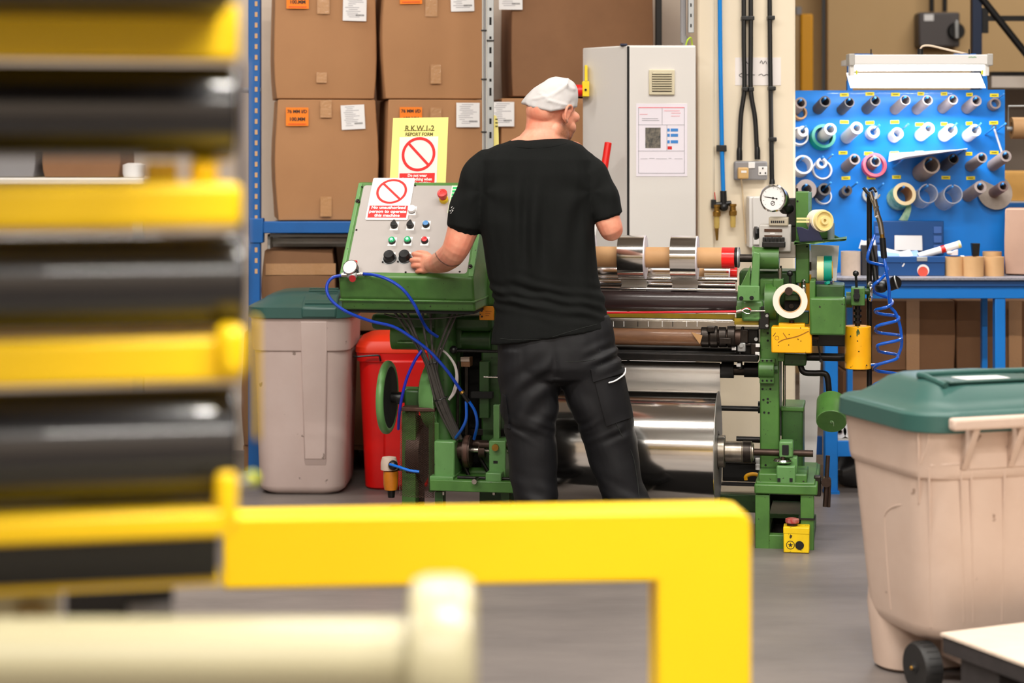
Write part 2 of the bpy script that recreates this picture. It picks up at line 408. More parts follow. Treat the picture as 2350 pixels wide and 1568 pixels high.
def carton(name, label, px0, px1, py0, py1, D, depth, yaw, m, labels=(), tape=None, group=None, bulge=.012, D0=None):
    """a carton: front face spans the given pixels, turned by yaw; sides bulge a little"""
    x0, x1 = xx(px0, D), xx(px1, D); z0, z1 = zz(py1, D), zz(py0, D)
    cx, w = (x0 + x1) / 2, (x1 - x0) / max(.3, cos(yaw))
    R = Matrix.Rotation(yaw, 4, 'Z'); T = Matrix.Translation((cx, D, z0)) @ R
    t = thing(name, label, 'box', (cx, D, z0), group)
    mb = MB(T); n = 6; h = z1 - z0; rings = []
    for i in range(n + 1):
        f = i / n; bl = bulge * sin(pi * f) * (1 + .3 * sin(5 * f + px0)); zc = f * h
        hw = w / 2 + bl; r = []
        pts = [(-hw, -bl * .6), (-hw * .33, -bl), (hw * .33, -bl), (hw, -bl * .6), (hw + bl * .3, depth * .5), (hw, depth), (-hw, depth), (-hw - bl * .3, depth * .5)]
        rings.append([Vector((a, b, zc)) for a, b in pts])
    mb.loft(rings); mb.obj('box_shell', m, t, smooth=28, bevel=.004, seg=1)
    U, V = R @ Vector((1, 0, 0)), Vector((0, 0, 1)); nrm = R @ Vector((0, -1, 0))
    def on(px, py, off=.016):
        p0 = T @ Vector((0, -off, 0)); c = Vector((0, 0, HC)); q = W(px, py, 5) - c
        return c + q * ((p0 - c).dot(nrm) / q.dot(nrm))
    def sheet(x, y, wpx, hpx, mm, nm, rot=0.0, off=.016):
        k = D / F; o = on(x, y, off); ru = (U * cos(rot) + V * sin(rot)); rv = (V * cos(rot) - U * sin(rot))
        a, b = wpx * k / 2, hpx * k / 2
        return MB().prism([(-a, -b), (a, -b), (a, b), (-a, b)], o, ru, rv, nrm * .0012).obj(nm, mm, t, smooth=0), o, ru, rv
    for (kind, x, y, rot) in labels:
        if kind == 'o':
            s, o, ru, rv = sheet(x, y, 51, 42, M_orange, 'orange_sticker', rot)
            o2 = o + nrm * .0016
            text('76 MM I/D', .021, o2 + rv * .024, ru, rv, M_ink, 'lettering', s, bold=.0008)
            text('100.MM', .023, o2 - rv * .012, ru, rv, M_ink, 'lettering', s, bold=.0008)
            MB().prism([(-.042, -.036), (.042, -.036), (.042, -.033), (-.042, -.033)], o2, ru, rv, nrm * .0006).obj('printed_line', M_red, s, smooth=0)
        if kind == 'w':
            s, o, ru, rv = sheet(x, y, 54, 56, M_paper, 'address_label', rot)
            o2 = o + nrm * .0014; ln = MB(); random.seed(int(x + y))
            for q in range(11):
                yy = .048 - q * .0088; a = -.046 + random.random() * .02; b = a + .02 + random.random() * .05
                ln.prism([(a, yy), (b, yy), (b, yy + .0022), (a, yy + .0022)], o2, ru, rv, nrm * .0005)
            ln.obj('printed_line', M_greyink, s, smooth=0, kind='stuff')
            bc = MB()
            for q in range(12):
                bc.prism([(.006 + q * .0033, -.034), (.0075 + q * .0033 + random.random() * .001, -.034), (.0075 + q * .0033, -.026), (.006 + q * .0033, -.026)], o2, ru, rv, nrm * .0005)
            bc.obj('bar_code', M_ink, s, smooth=0, kind='stuff')
    if tape:
        for (x, y, wpx, hpx) in tape:
            sheet(x, y, wpx, hpx, mat('parcel_tape', (188, 142, 100), .16, coat=.6, bump=.5, bscale=70), 'parcel_tape', 0, .0145)
    return t
G = 'cartons on the blue rack'
yw = radians(9)
carton('carton', 'brown carton, upper one of the leftmost stack on the blue rack', 636, 858, -52, 227, DR + .06, .45, yw, M_card, [('o', 683, -1, 0), ('w', 814, 20, -.02)], [(742, 2, 28, 60), (738, 178, 24, 24)], G)
carton('carton', 'brown carton with orange sticker, lower one of the leftmost stack on the blue rack', 640, 860, 229, 506, DR + .05, .45, yw, M_card, [('o', 682, 268, 0), ('w', 810, 269, .05)], [(748, 250, 26, 40), (748, 474, 26, 46)], G)
carton('carton', 'brown carton, upper one of the middle stack behind the grey slotted post', 885, 1106, -52, 227, DR + .06, .45, yw, M_card, [('o', 943, -12, .02), ('w', 1061, -2, .03)], [(990, 0, 28, 76), (1000, 170, 24, 44)], G)
carton('carton', 'brown carton, lower one of the middle stack partly hidden by the yellow notice', 893, 1112, 229, 508, DR + .05, .45, yw, M_card, [('o', 943, 267, 0), ('w', 1074, 264, 0)], [(1000, 262, 26, 30)], G)
carton('carton', 'large brown carton at the top right of the rack, above the worker', 1176, 1498, -60, 222, DR + .2, .5, radians(6), M_card2, [('w', 1172, -6, 0)], [], G, .006)
carton('carton', 'brown carton behind the worker\'s neck, below the large carton', 1152, 1420, 226, 508, DR + .15, .45, radians(6), M_card, [('w', 1153, 262, 0)], [], G, .006)
carton('carton', 'dark brown carton lying under the rack shelf, left one', 608, 762, 574, 760, DR + .12, .5, radians(3), M_card2, [], [(690, 618, 160, 26)], 'cartons under the rack shelf')
carton('carton', 'dark brown carton under the rack shelf, right one beside the control desk', 790, 1010, 572, 760, DR + .14, .5, radians(3), M_card2, [], [], 'cartons under the rack shelf')
carton('carton', 'brown carton standing low behind the red bin', 762, 1010, 770, 1023, DR + .15, .5, 0, M_card2, [], [], 'cartons under the rack shelf')
carton('carton', 'brown carton low behind the beige bin', 560, 755, 762, 1023, DR + .16, .5, 0, M_card2, [], [], 'cartons under the rack shelf')
# plinths that carry the stacked cartons under the shelf are the lower cartons; pallet below them
plt = thing('pallet', 'low wooden pallet under the cartons at the back', 'pallet', (xx(790, 9.5), 9.6, 0))
for k in range(5):
    MB().bx(xx(560, 9.5), xx(1010, 9.5), 9.47 + k * .12, 9.56 + k * .12, .1, .12).obj('deck_board', M_card2, plt)
for k in range(3):
    MB().bx(xx(562 + k * 210, 9.5), xx(592 + k * 210, 9.5), 9.47, 10.04, 0, .1).obj('bearer', M_card2, plt)

# ---------------------------------------------------------------- slotted post with cables, grey cabinet
DS = 8.72
sp = thing('slotted_post', 'pale grey slotted steel post with tied cables beside the middle cartons', 'post', (xx(1119, DS), DS, 0))
MB().bx(xx(1117, DS), xx(1133, DS), DS, DS + .035, 0, 3.2).obj('channel', M_galv, sp, bevel=.002)
sl = MB(); z = .9
while z < 3.1:
    sl.bx(xx(1123, DS), xx(1128, DS), DS - .0015, DS + .001, z, z + .022 + .012 * sin(z * 40)); z += .062
sl.obj('slot', M_dark, sp, smooth=0, kind='stuff')
for i, xp in enumerate((1106.5, 1110.5, 1114.5)):
    MB().tube([(xx(xp, DS) + .006 * (i == 0), DS + .004, 3.2), (xx(xp, DS) + .003, DS, 2.2), (xx(xp, DS) + .004, DS, 1.4), (xx(xp + 3, DS), DS, .1)], .0042).obj('cable', M_lgrey if i != 1 else M_grey, sp)
for py, w in ((70, 13), (93, 30), (182, 13), (303, 13)):
    MB().bx(xx(1104 if w < 20 else 1117, DS), xx(1104 + w if w < 20 else 1134, DS), DS - .007, DS + .012, zz(py, DS) - .003, zz(py, DS) + .003).obj('cable_tie', M_black, sp)

yc = thing('yellow_card', 'pale yellow card with a rounded top tucked behind the slotted post', 'card', W(1139, 335, DS + .04))
MB().prism([(-.012, -.2), (.016, -.2), (.014, .03), (.011, .085), (.004, .112), (-.012, .12)], W(1137, 325, DS + .04), (1, 0, 0), (0, 0, 1), (0, .003, 0)).obj('card', M_ppaper, yc)
for k in range(3): MB().box(W(1139.5, 290 - k * 8, DS + .039), (.011, .001, .006)).obj('printed_mark', M_olive, yc)
DK = 8.55
cb = thing('electrical_cabinet', 'tall light grey electrical cabinet with a vent and a taped sheet', 'cabinet', (xx(1480, DK), DK + .15, 0))
zt = zz(104, DK)
pl = [(xx(1441, DK), DK), (xx(1597, DK), DK), (xx(1597, DK), DK + .27), (xx(1338, DK + .25), DK + .27), (xx(1338, DK + .25), DK + .25)]
MB().prism(pl, (0, 0, .05), (1, 0, 0), (0, 1, 0), (0, 0, zt - .05)).obj('body', M_cab, cb, bevel=.006)
MB().bx(xx(1444, DK), xx(1595, DK), DK - .016, DK - .001, .12, zt - .006).obj('door_panel', M_cab, cb, bevel=.004)
MB().bx(xx(1439, DK), xx(1444, DK), DK - .008, DK + .004, .1, zt - .004).obj('door_seam', M_dark, cb)
MB().bx(xx(1424, DK), xx(1440, DK), DK + .01, DK + .05, zt, zt + .008).obj('hinge_block', M_navy, cb, bevel=.002)
MB().bx(xx(1345, DK + .2), xx(1590, DK), DK + .02, DK + .24, 0, .05).obj('plinth', M_dark, cb)
D1 = DK - .016
vt = MB().bx(xx(1489, D1), xx(1548, D1), D1 - .012, D1, zz(218, D1), zz(160, D1)).obj('vent', mat('beige_vent', (206, 196, 168), .5), cb, bevel=.003)
MB().bx(xx(1496, D1), xx(1541, D1), D1 - .0128, D1 - .011, zz(211, D1), zz(166, D1)).obj('recess', M_dark, vt)
for k in range(8):
    z = zz(168.5 + k * 5.5, D1)
    MB().box((xx(1518.5, D1), D1 - .016, z), (.083, .008, .0042), Matrix.Rotation(.5, 3, 'X')).obj('louvre', mat('beige_vent', (206, 196, 168)), vt)
# taped information sheet
sh = MB().bx(xx(1460, D1), xx(1577, D1), D1 - .002, D1, zz(405, D1), zz(238, D1)).obj('information_sheet', mat('lilac_paper', (228, 222, 232), .25, coat=.3), cb, smooth=0)
def flat(x0, y0, x1, y1, D, m, nm, par, off=.0008):
    return MB().bx(xx(x0, D), xx(x1, D), D - off, D + .0002, zz(y1, D), zz(y0, D)).obj(nm, m, par, smooth=0)
D2 = D1 - .002
M_pic = mat('printed_photo', (120, 112, 100), .5, var=1.0, vscale=55, vcol=(40, 44, 46))
M_pinkink = mat('pink_ink', (226, 130, 140), .6); M_blueink = mat('blue_ink', (56, 128, 200), .6)
for (a, b, c, d, m) in ((1465, 246, 1571, 248, M_pinkink), (1465, 286, 1571, 287, M_greyink), (1465, 346, 1571, 347, M_greyink), (1519, 248, 1520, 286, M_greyink), (1530, 287, 1531, 346, M_greyink),
                        (1465, 247, 1466, 398, M_greyink), (1570, 247, 1571, 398, M_greyink), (1465, 397, 1571, 398, M_greyink),
                        (1468, 262, 1486, 263, M_pinkink), (1540, 259, 1562, 260, M_pinkink), (1524, 254, 1560, 255, M_pinkink), (1540, 266, 1560, 267, M_pinkink), (1473, 272, 1510, 273, M_greyink), (1473, 276, 1513, 277, M_greyink),
                        (1470, 364, 1486, 365, M_greyink), (1490, 363, 1502, 364, M_greyink), (1506, 364, 1530, 365, M_greyink), (1534, 363, 1541, 364, M_greyink), (1548, 364, 1566, 365, M_greyink)):
    flat(a, b, c, d, D2, m, 'printed_line', sh)
flat(1481, 293, 1516, 340, D2, M_pic, 'printed_photo', sh)
for y in (295, 307, 322):
    flat(1531.5, y, 1537, y + 7, D2, M_blueink, 'printed_mark', sh); flat(1539, y, 1556, y + 7, D2, M_blueink, 'printed_mark', sh)
flat(1532, 336, 1542, 343, D2, M_signred, 'printed_mark', sh)
# isolator switch on the cabinet's angled side
DI = DK + .2
sw = MB().bx(xx(1336, DI), xx(1352, DI), DI - .03, DI + .045, zz(222, DI), zz(187, DI)).obj('isolator_plate', mat('isolator_yellow', (238, 206, 20), .4), cb, bevel=.003)
MB().lathe([(.0, 0), (.026, 0), (.026, .03), (.018, .045)], W(1338, 208, DI), (-1, -.3, 0)).obj('red_knob', M_red, sw)
MB().bx(xx(1342, DI), xx(1348, DI), DI - .012, DI + .04, zz(186, DI), zz(150, DI)).obj('warning_strip', mat('isolator_yellow', (238, 206, 20)), cb)
MB().cyl(W(1344, 206, DI - .03), W(1344, 206, DI - .036), .005).obj('screw', M_dark, sw)
# red ended baton leaning on the cabinet
bt = thing('baton', 'red topped white rod leaning on the grey cabinet behind the worker\'s elbow', 'rod', (xx(1350, 8.4), 8.42, 0))
top = W(1396, 327, 8.5); mid = W(1386, 392, 8.485); dr = (mid - top); bot = top + dr * ((top.z - .004) / -dr.z)
MB().cyl(mid, top, .0155).obj('grip', M_red, bt, bevel=.003); MB().cyl(bot, mid, .008).obj('shaft', M_white, bt)
# trunking, flexible conduit and earth wire dropping into the cabinet
ct = thing('cable_trunking', 'slotted grey trunking with flexible conduit above the grey cabinet', 'conduit', (xx(1590, DK + .1), DK + .12, zt))
MB().bx(xx(1584, DK), xx(1598, DK), DK + .1, DK + .13, zz(72, DK), 3.4).obj('trunking', M_galv, ct, bevel=.002)
s2 = MB()
for k in range(14): s2.bx(xx(1589, DK), xx(1592, DK), DK + .099, DK + .101, zz(60 - k * 24, DK), zz(52 - k * 24, DK))
s2.obj('slot', M_dark, ct, kind='stuff', smooth=0)
MB().tube([(xx(1575, DK), DK + .12, 3.4), (xx(1573, DK), DK + .12, zz(30, DK)), (xx(1576, DK), DK + .12, zz(80, DK)), (xx(1579, DK), DK + .12, zt)], .0125).obj('flexible_conduit', M_grey, ct)
MB().tube([(xx(1578, DK), DK + .1, zt), (xx(1582, DK), DK + .09, zz(90, DK)), (xx(1590, DK), DK + .1, zz(84, DK)), (xx(1594, DK), DK + .12, zz(96, DK)), (xx(1594, DK), DK + .12, zt)], .0035).obj('earth_wire', mat('earth_wire', (176, 206, 40), .5), ct)

# ---------------------------------------------------------------- services on the cream column
DP = DC - .03
ap = thing('air_line', 'bright blue air pipe with black tee and two brass drains on the column', 'pipe', (xx(1655, DP), DP, zz(470, DP)))
MB().tube([(xx(1652, DP), DP, 3.4), (xx(1652, DP), DP, zz(0, DP)), (xx(1656, DP), DP, zz(300, DP)), (xx(1660, DP), DP, zz(445, DP))], .0098, 12).obj('pipe', mat('sky_blue_pipe', (0, 128, 214), .3), ap)
MB().bx(xx(1645, DP), xx(1667, DP), DP - .012, DP + .03, zz(348, DP), zz(333, DP)).obj('pipe_clip', M_black, ap, bevel=.003)
tee = MB(); tee.cyl(W(1660, 438, DP), W(1661, 478, DP), .0145); tee.cyl(W(1640, 470, DP), W(1678, 466, DP), .011); tee.sphere(W(1661, 475, DP), .02); tee.bx(xx(1632, DP), xx(1643, DP), DP - .012, DP + .03, zz(478, DP), zz(458, DP))
tee.obj('tee_fitting', M_black, ap, bevel=.002)
MB().cyl(W(1642, 462, DP), W(1640, 441, DP), .002).obj('red_lever', M_red, ap)
for i, (xp, y0, y1, y2) in enumerate(((1645, 470, 497, 525), (1682, 468, 495, 523))):
    v = MB().lathe([(.0, 0), (.017, .001), (.018, .02), (.013, .025), (.013, .04), (.016, .042), (.016, .052)], W(xp, y1, DP - .005), (0, 0, 1)).obj('brass_valve', M_brass, ap)
    MB().lathe([(.0, 0), (.011, .002), (.0125, .02), (.0125, .056)], W(xp, y2, DP - .005), (0, 0, 1)).obj('drain_bowl', M_amber, ap)
MB().cyl(W(1645.5, 552, DP - .005), W(1645, 524, DP - .005), .005, .009).obj('drain_nozzle', M_brass, ap)
def conduit(label, pts, clamps):
    t = thing('conduit', label, 'conduit', W(pts[-1][0], pts[-1][1], DP))
    MB().tube([W(a, b, DP) for a, b in pts], .0105, 10).obj('pipe', M_black, t)
    for (a, b) in clamps:
        MB().bx(xx(a - 8, DP), xx(a + 9, DP), DP - .014, DP + .03, zz(b + 5, DP), zz(b - 5, DP)).obj('clamp', M_black, t, bevel=.004)
    e = pts[-1]; MB().lathe([(.0, 0), (.013, 0), (.013, .04), (.0105, .055)], W(e[0], e[1], DP), (0, 0, 1)).obj('gland', M_black, t)
conduit('black conduit, left of the pair curving into the grey socket', [(1707, -60), (1707, 100), (1708, 205), (1700, 270), (1697, 368)], [(1709, 42), (1711, 205)])
conduit('black conduit, right of the pair curving into the grey socket', [(1723, -60), (1723, 100), (1723, 205), (1733, 275), (1738, 366)], [(1722, 42), (1721, 205)])
conduit('black conduit running straight down the column to the gauge', [(1766, -60), (1767, 100), (1769, 250), (1772, 440)], [(1769, 41), (1771, 203), (1773, 320)])
nt_ = thing('paper_note', 'white handwritten paper note taped behind the black conduits', 'note', W(1738, 165, DC))
MB().bx(xx(1687, DC), xx(1792, DC), DC - .003, DC - .0005, zz(196, DC), zz(132, DC)).obj('sheet', mat('note_paper', (238, 230, 226), .6), nt_, smooth=0)
for pts in ([(1713, 141), (1716, 146), (1722, 143), (1727, 148)], [(1744, 145), (1748, 139), (1751, 147), (1756, 140), (1760, 147)], [(1703, 168), (1696, 173), (1704, 178)], [(1704, 171), (1732, 172)], [(1741, 173), (1748, 170), (1752, 174), (1760, 171), (1764, 174)]):
    MB().tube([W(a, b, DC - .0035) for a, b in pts], .0016, 5, 3).obj('pen_stroke', M_ink, nt_)
so = thing('wall_socket', 'grey metal twin wall socket below the black conduits', 'socket', W(1720, 392, DC))
MB().bx(xx(1683, DC), xx(1758, DC), DC - .05, DC - .001, zz(413, DC), zz(370, DC)).obj('back_box', M_grey, so, bevel=.008, seg=3)
fs = MB().bx(xx(1737, DC), xx(1757, DC), DC - .055, DC - .05, zz(402, DC), zz(382, DC)); fs.obj('socket_face', M_white, so, bevel=.002)
for a, b in ((1747, 386), (1741, 397), (1753, 397)): MB().bx(xx(a - 1.5, DC), xx(a + 1.5, DC), DC - .0565, DC - .054, zz(b + 2, DC), zz(b - 2, DC)).obj('pin_hole', M_ink, so)
MB().bx(xx(1714, DC), xx(1729, DC), DC - .056, DC - .05, zz(386, DC), zz(372, DC)).obj('switch', M_white, so, bevel=.002)
pg = thing('plug', 'beige plug in the left half of the grey wall socket', 'plug', W(1702, 398, DC - .05))
MB().bx(xx(1689, DC), xx(1713, DC), DC - .085, DC - .0505, zz(410, DC), zz(384, DC)).obj('body', mat('beige_plug', (204, 164, 104), .45), pg, bevel=.006, seg=3)
MB().bx(xx(1696, DC), xx(1708, DC), DC - .0862, DC - .0848, zz(396, DC), zz(391, DC)).obj('sticker', M_white, pg)
MB().tube([W(1701, 411, DC - .07), W(1704, 440, DC - .02), W(1708, 500, DC - .02), W(1712, 560, DC - .02)], .0035).obj('cord', mat('beige_cord', (216, 192, 156), .5), pg)
jb = thing('junction_box', 'pale grey enclosure on the column behind the pressure gauge', 'box', W(1750, 510, DC))
MB().bx(xx(1712, DC), xx(1800, DC), DC - .12, DC - .001, zz(566, DC), zz(450, DC)).obj('enclosure', M_cab, jb, bevel=.006)
MB().bx(xx(1727, DC - .12), xx(1800, DC - .12), DC - .135, DC - .12, zz(562, DC - .12), zz(452, DC - .12)).obj('lid', M_cab, jb, bevel=.004)

# ---------------------------------------------------------------- far right background
yp = thing('yellow_post', 'blurred yellow post by the far wall left of the bench lamp', 'post', (xx(1851, 12.8), 12.8, 0))
MB().bx(xx(1838, 12.8), xx(1866, 12.8), 12.8, 12.88, 0, zz(32, 12.8)).obj('shaft', mat('amber_post', (226, 158, 6), .5), yp, bevel=.01)
MB().bx(xx(1830, 12.8), xx(1842, 12.8), 12.85, 12.9, zz(32, 12.8), zz(14, 12.8)).obj('cap', M_grey, yp)
ib = thing('isolator_box', 'dark grey switch box on the far wall above the bench lamp', 'switch box', W(2160, 67, 13.2))
MB().bx(xx(2112, 13), xx(2207, 13), 13.05, 13.199, zz(107, 13), zz(27, 13)).obj('case', mat('dark_grey_enamel', (84, 78, 78), .5), ib, bevel=.012)
MB().lathe([(.0, 0), (.06, 0), (.05, .03)], W(2194, 72, 13.05), (0, -1, 0)).obj('dial', M_black, ib)
MB().box(W(2195, 68, 13.0), (.025, .03, .12)).obj('handle', M_galv, ib, bevel=.006)
MB().bx(xx(2124, 13), xx(2146, 13), 13.045, 13.05, zz(47, 13), zz(32, 13)).obj('sticker', M_paper, ib)
for a in (2138, 2168): MB().cyl(W(a, 27, 13.1), (xx(a, 13.1), 13.1, 4.9), .016).obj('conduit_pipe', M_black, ib)
bk = thing('storage_rack', 'dark blue rack frame with black bracing at the upper right edge', 'rack', (xx(2243, 11), 11, 0))
MB().bx(xx(2232, 11), xx(2254, 11), 11, 11.06, 0, 3.4).obj('upright', mat('night_blue', (12, 34, 66), .45), bk, bevel=.003)
MB().bx(xx(2254, 11), xx(2268, 11), 10.995, 11.03, zz(76, 11), zz(18, 11)).obj('connector', M_black, bk)
MB().cyl(W(2250, -8, 11), W(2420, 206, 11), .02).obj('brace', M_black, bk)
MB().bx(xx(2258, 11), xx(2900, 11), 11, 11.03, zz(48, 11), zz(36, 11)).obj('cross_bar', M_black, bk)
MB().bx(xx(2880, 11), xx(2904, 11), 11, 11.06, 0, 3.4).obj('upright', mat('night_blue', (12, 34, 66)), bk, bevel=.003)
MB().bx(xx(2266, 11.2), xx(2900, 11.2), 11.1, 11.5, zz(202, 11.2), zz(176, 11.2)).obj('pale_shelf', mat('pale_shelf', (206, 196, 186), .6), bk)
MB().bx(xx(2284, 11.2), xx(2900, 11.2), 11.3, 11.5, zz(172, 11.2), zz(163, 11.2)).obj('dark_rail', M_blackm, bk)
MB().bx(xx(2262, 11.5), xx(2900, 11.5), 11.5, 11.53, .4, zz(204, 11.5)).obj('back_panel', mat('taupe_panel', (122, 108, 96), .7), bk)
zsh = zz(463, 10.2)
MB().bx(xx(2296, 10.2), xx(2900, 10.2), 10.2, 11.2, zsh - .02, zsh).obj('shelf', M_lgrey, bk)
MB().bx(xx(2290, 10.2), xx(2900, 10.2), 10.17, 10.2, zsh - .05, zsh - .005).obj('shelf_beam', M_rackblue, bk)
carton('carton', 'orange-brown carton on the blue shelf at the right edge', 2304, 2480, 394, 462, 10.3, .4, 0, mat('amber_card', (222, 168, 88), .7, var=.3, vscale=3), [], [], None)
rl = thing('paper_roll', 'brown paper roll on a wire bracket at the right edge', 'roll', W(2400, 294, 9.5))
MB().ring(W(2400, 294, 9.5), (1, 0, 0), .052, .03, .33).obj('paper', M_kraft, rl)
MB().tube([W(2316, 296, 9.5), W(2314, 296, 9.5), W(2314, 244, 9.5), W(2484, 242, 9.5), W(2484, 296, 9.5)], .0045, 8, 0).obj('wire_bracket', M_galv, rl)
MB().cyl(W(2310, 296, 9.5), W(2488, 296, 9.5), .012).obj('spindle', M_galv, rl)
# far left background glimpsed between the yellow beams
lb = thing('packing_table', 'white topped packing table far behind the roller stand', 'table', (xx(150, 9.6), 9.6, 0))
zt2 = zz(408, 9.6)
MB().bx(xx(-420, 9.6), xx(340, 9.6), 9.5, 10.05, zt2 - .035, zt2).obj('table_top', M_white, lb, bevel=.008)
for a in (-400, 320): MB().bx(xx(a - 12, 9.6), xx(a + 12, 9.6), 9.55, 9.6, 0, zt2 - .035).obj('leg', M_galv, lb)
for k, (a, b, m) in enumerate(((-200, 76, M_grey), (102, 272, M_card2))):
    carton('carton', ('grey box on the packing table behind the roller stand', 'brown box on the packing table behind the roller stand')[k], a, b, 300, 407, 9.65, .35, 0, m, [], [], None)
wr = thing('wrapped_roll', 'white wrapped roll at the end of the far packing table', 'roll', W(308, 407, 9.62))
MB().lathe([(.0, 0), (.05, 0), (.055, .02), (.055, .06), (.03, .07), (.0, .07)], W(308, 407, 9.62), (0, 0, 1)).obj('wrap', M_white, wr)
# ---------------------------------------------------------------- bench, pegboard and lamp
DB = 8.84; ZB = zz(634.5, 8.9)
bn = thing('workbench', 'blue steel workbench with grey top below the pegboard', 'bench', (xx(2120, DB), DB, 0))
xl, xr = xx(1915, DB), xx(2560, DB)
MB().prism([(xl + .03, DB - .03), (xr, DB - .03), (xr, DB + .285), (xl - .02, DB + .285), (xl - .02, DB + .02)], (0, 0, ZB - .012), (1, 0, 0), (0, 1, 0), (0, 0, .012)).obj('bench_top', mat('speckled_top', (150, 148, 156), .4, var=.6, vscale=120, vcol=(92, 92, 104)), bn, bevel=.002)
MB().bx(xl, xr, DB - .01, DB + .02, zz(658, DB), ZB - .012).obj('apron', M_dblue, bn, bevel=.004)
MB().bx(xl + .01, xr, DB + .005, DB + .05, zz(686, DB), zz(654, DB)).obj('front_rail', M_blue, bn, bevel=.004)
for a, w in ((1909, 30), (2297, 24)):
    MB().bx(xx(a - w / 2, DB), xx(a + w / 2, DB), DB + .01, DB + .06, 0, zz(655, DB)).obj('leg', M_blue, bn, bevel=.004)
MB().bx(xx(1893, DB), xx(1927, DB), DB, DB + .07, 0, .012).obj('foot_plate', M_blue, bn)
MB().bx(xx(1922, DB), xx(2300, DB), DB + .015, DB + .05, zz(1050, DB), zz(1013, DB)).obj('lower_rail', M_blue, bn, bevel=.004)
MB().bx(xx(1870, DB + .1), xx(1895, DB), DB + .1, DB + .13, zz(1052, DB), zz(1010, DB)).obj('side_rail', M_dblue, bn)
MB().bx(xx(1922, DB), xx(2300, DB), DB + .02, DB + .3, zz(1012, DB) - .01, zz(1012, DB)).obj('lower_shelf', M_lgrey, bn)
zl = zz(1012, DB)
for k, (a, r, m) in enumerate(((1950, .034, M_corew), (1984, .036, M_core), (1925, .03, M_corew))):
    t = thing('spare_roll', ('white spare roll on the lower shelf of the bench', 'grey spare roll on the lower shelf behind the right bin', 'white spare roll end beside the blue bench leg')[k], 'roll', (xx(a, DB + .1), DB + .15, zl), 'rolls on the lower shelf')
    MB().ring((xx(a, DB + .1), DB + .17, zl + r), (0, 1, 0), r, .012, .2).obj('winding', m, t)
    MB().ring((xx(a, DB + .1), DB + .17, zl + r), (0, 1, 0), .0125, .009, .204).obj('core', M_core, t)
br = thing('paint_roll', 'brown roll stacked above the spare rolls under the bench', 'roll', (xx(1968, DB + .1), DB + .15, zl + .06), None)
MB().ring((xx(1966, DB + .1), DB + .17, zl + .096), (0, 1, 0), .034, .012, .2).obj('winding', M_kraft, br)
for k, (a, b, c, d, DD) in enumerate(((1940, 2190, 690, 850, 9.25), (2196, 2460, 690, 850, 9.27), (1936, 2186, 852, 1000, 9.25), (2190, 2470, 852, 1000, 9.27))):
    carton('carton', ('dark carton under the bench, upper left one', 'dark carton under the bench, upper right one', 'dark carton under the bench, lower left one', 'dark carton under the bench, lower right one')[k], a, b, c, d, DD, .45, 0, M_card2,
           [], [(2095 if k % 2 == 0 else 2330, (c + d) / 2, 30, d - c)], 'cartons under the bench', .004)
tb = thing('carton_stand', 'dark slatted stand carrying the cartons under the bench', 'stand', (xx(2200, 9.3), 9.45, 0))
for k in range(4): MB().bx(xx(1930, 9.3), xx(2470, 9.3), 9.26 + k * .12, 9.34 + k * .12, zz(1000, 9.26) - .024, zz(1000, 9.26) - .002).obj('slat', M_card2, tb)
for a in (1940, 2200, 2450): MB().bx(xx(a, 9.3), xx(a + 14, 9.3), 9.26, 9.7, 0, zz(1000, 9.26) - .024).obj('support', M_card2, tb)
sk = thing('rubbish_sack', 'crumpled black sack on the floor under the bench', 'sack', (xx(1962, 9.0), 9.05, 0))
sb = MB(); sb.sphere((xx(1962, 9.0), 9.05, .085), (.1, .1, .085), 20, 12); 
for i, p in enumerate(sb.v): p += (p - Vector((xx(1962, 9), 9.05, .085))) * (.35 * noise.noise(p * 14)); p.z = max(p.z, .001)
sb.obj('sack', mat('black_sack', (40, 37, 36), .35), sk, smooth=25)
wb = thing('white_board_offcut', 'tall white board offcut leaning behind the machine', 'board', (xx(1862, 8.5), 8.55, 0))
MB().prism([(xx(1836, 8.5), 0), (xx(1868, 8.5), 0), (xx(1884, 8.5), zz(818, 8.5)), (xx(1836, 8.5), zz(818, 8.5))], (0, 8.5, 0), (1, 0, 0), (0, 0, 1), (0, .02, 0)).obj('panel', M_white, wb, bevel=.002)
# pegboard
DG = 9.14
pb = thing('pegboard', 'bright blue steel pegboard hung with rows of cardboard cores', 'board', (xx(2070, DG), DG, ZB))
MB().prism([(xx(1800, DG), ZB), (xx(2306, DG), ZB), (xx(2306, DG), zz(206, DG)), (xx(1800, DG), zz(208, DG))], (0, DG, 0), (1, 0, 0), (0, 0, 1), (0, .012, 0)).obj('panel', mat('board_blue', (2, 126, 222), .34, var=.25, vscale=2, vcol=(2, 116, 210), coat=.2), pb)
for a in (1952, 2262): MB().bx(xx(a - 6, DG), xx(a + 6, DG), DG + .013, DG + .05, 0, zz(185, DG)).obj('support_post', M_blue, pb)
DIRV = Vector((.12, -.95, .26)).normalized()
def qz(X, Y): return 1820 + X / 4.126, 180 + Y / 4.126
def at_dir(px, py, L, dr=DIRV):
    """front point whose pixel is (px, py), L in front of the board along dr"""
    return W(px, py, DG + dr.y * L)
def peg(tip, L=.16, dr=DIRV):
    e = at_dir(tip[0], tip[1], L, dr)
    o = MB().cyl(e - dr * (L + .002), e, .0045, n=10).obj('peg', mat('peg_blue', (56, 140, 222), .25, coat=.4), pb)
    MB().sphere(e, .0062, 10, 6).obj('peg_tip', mat('peg_blue', (56, 140, 222)), o)
K4 = DG / F / 4.126
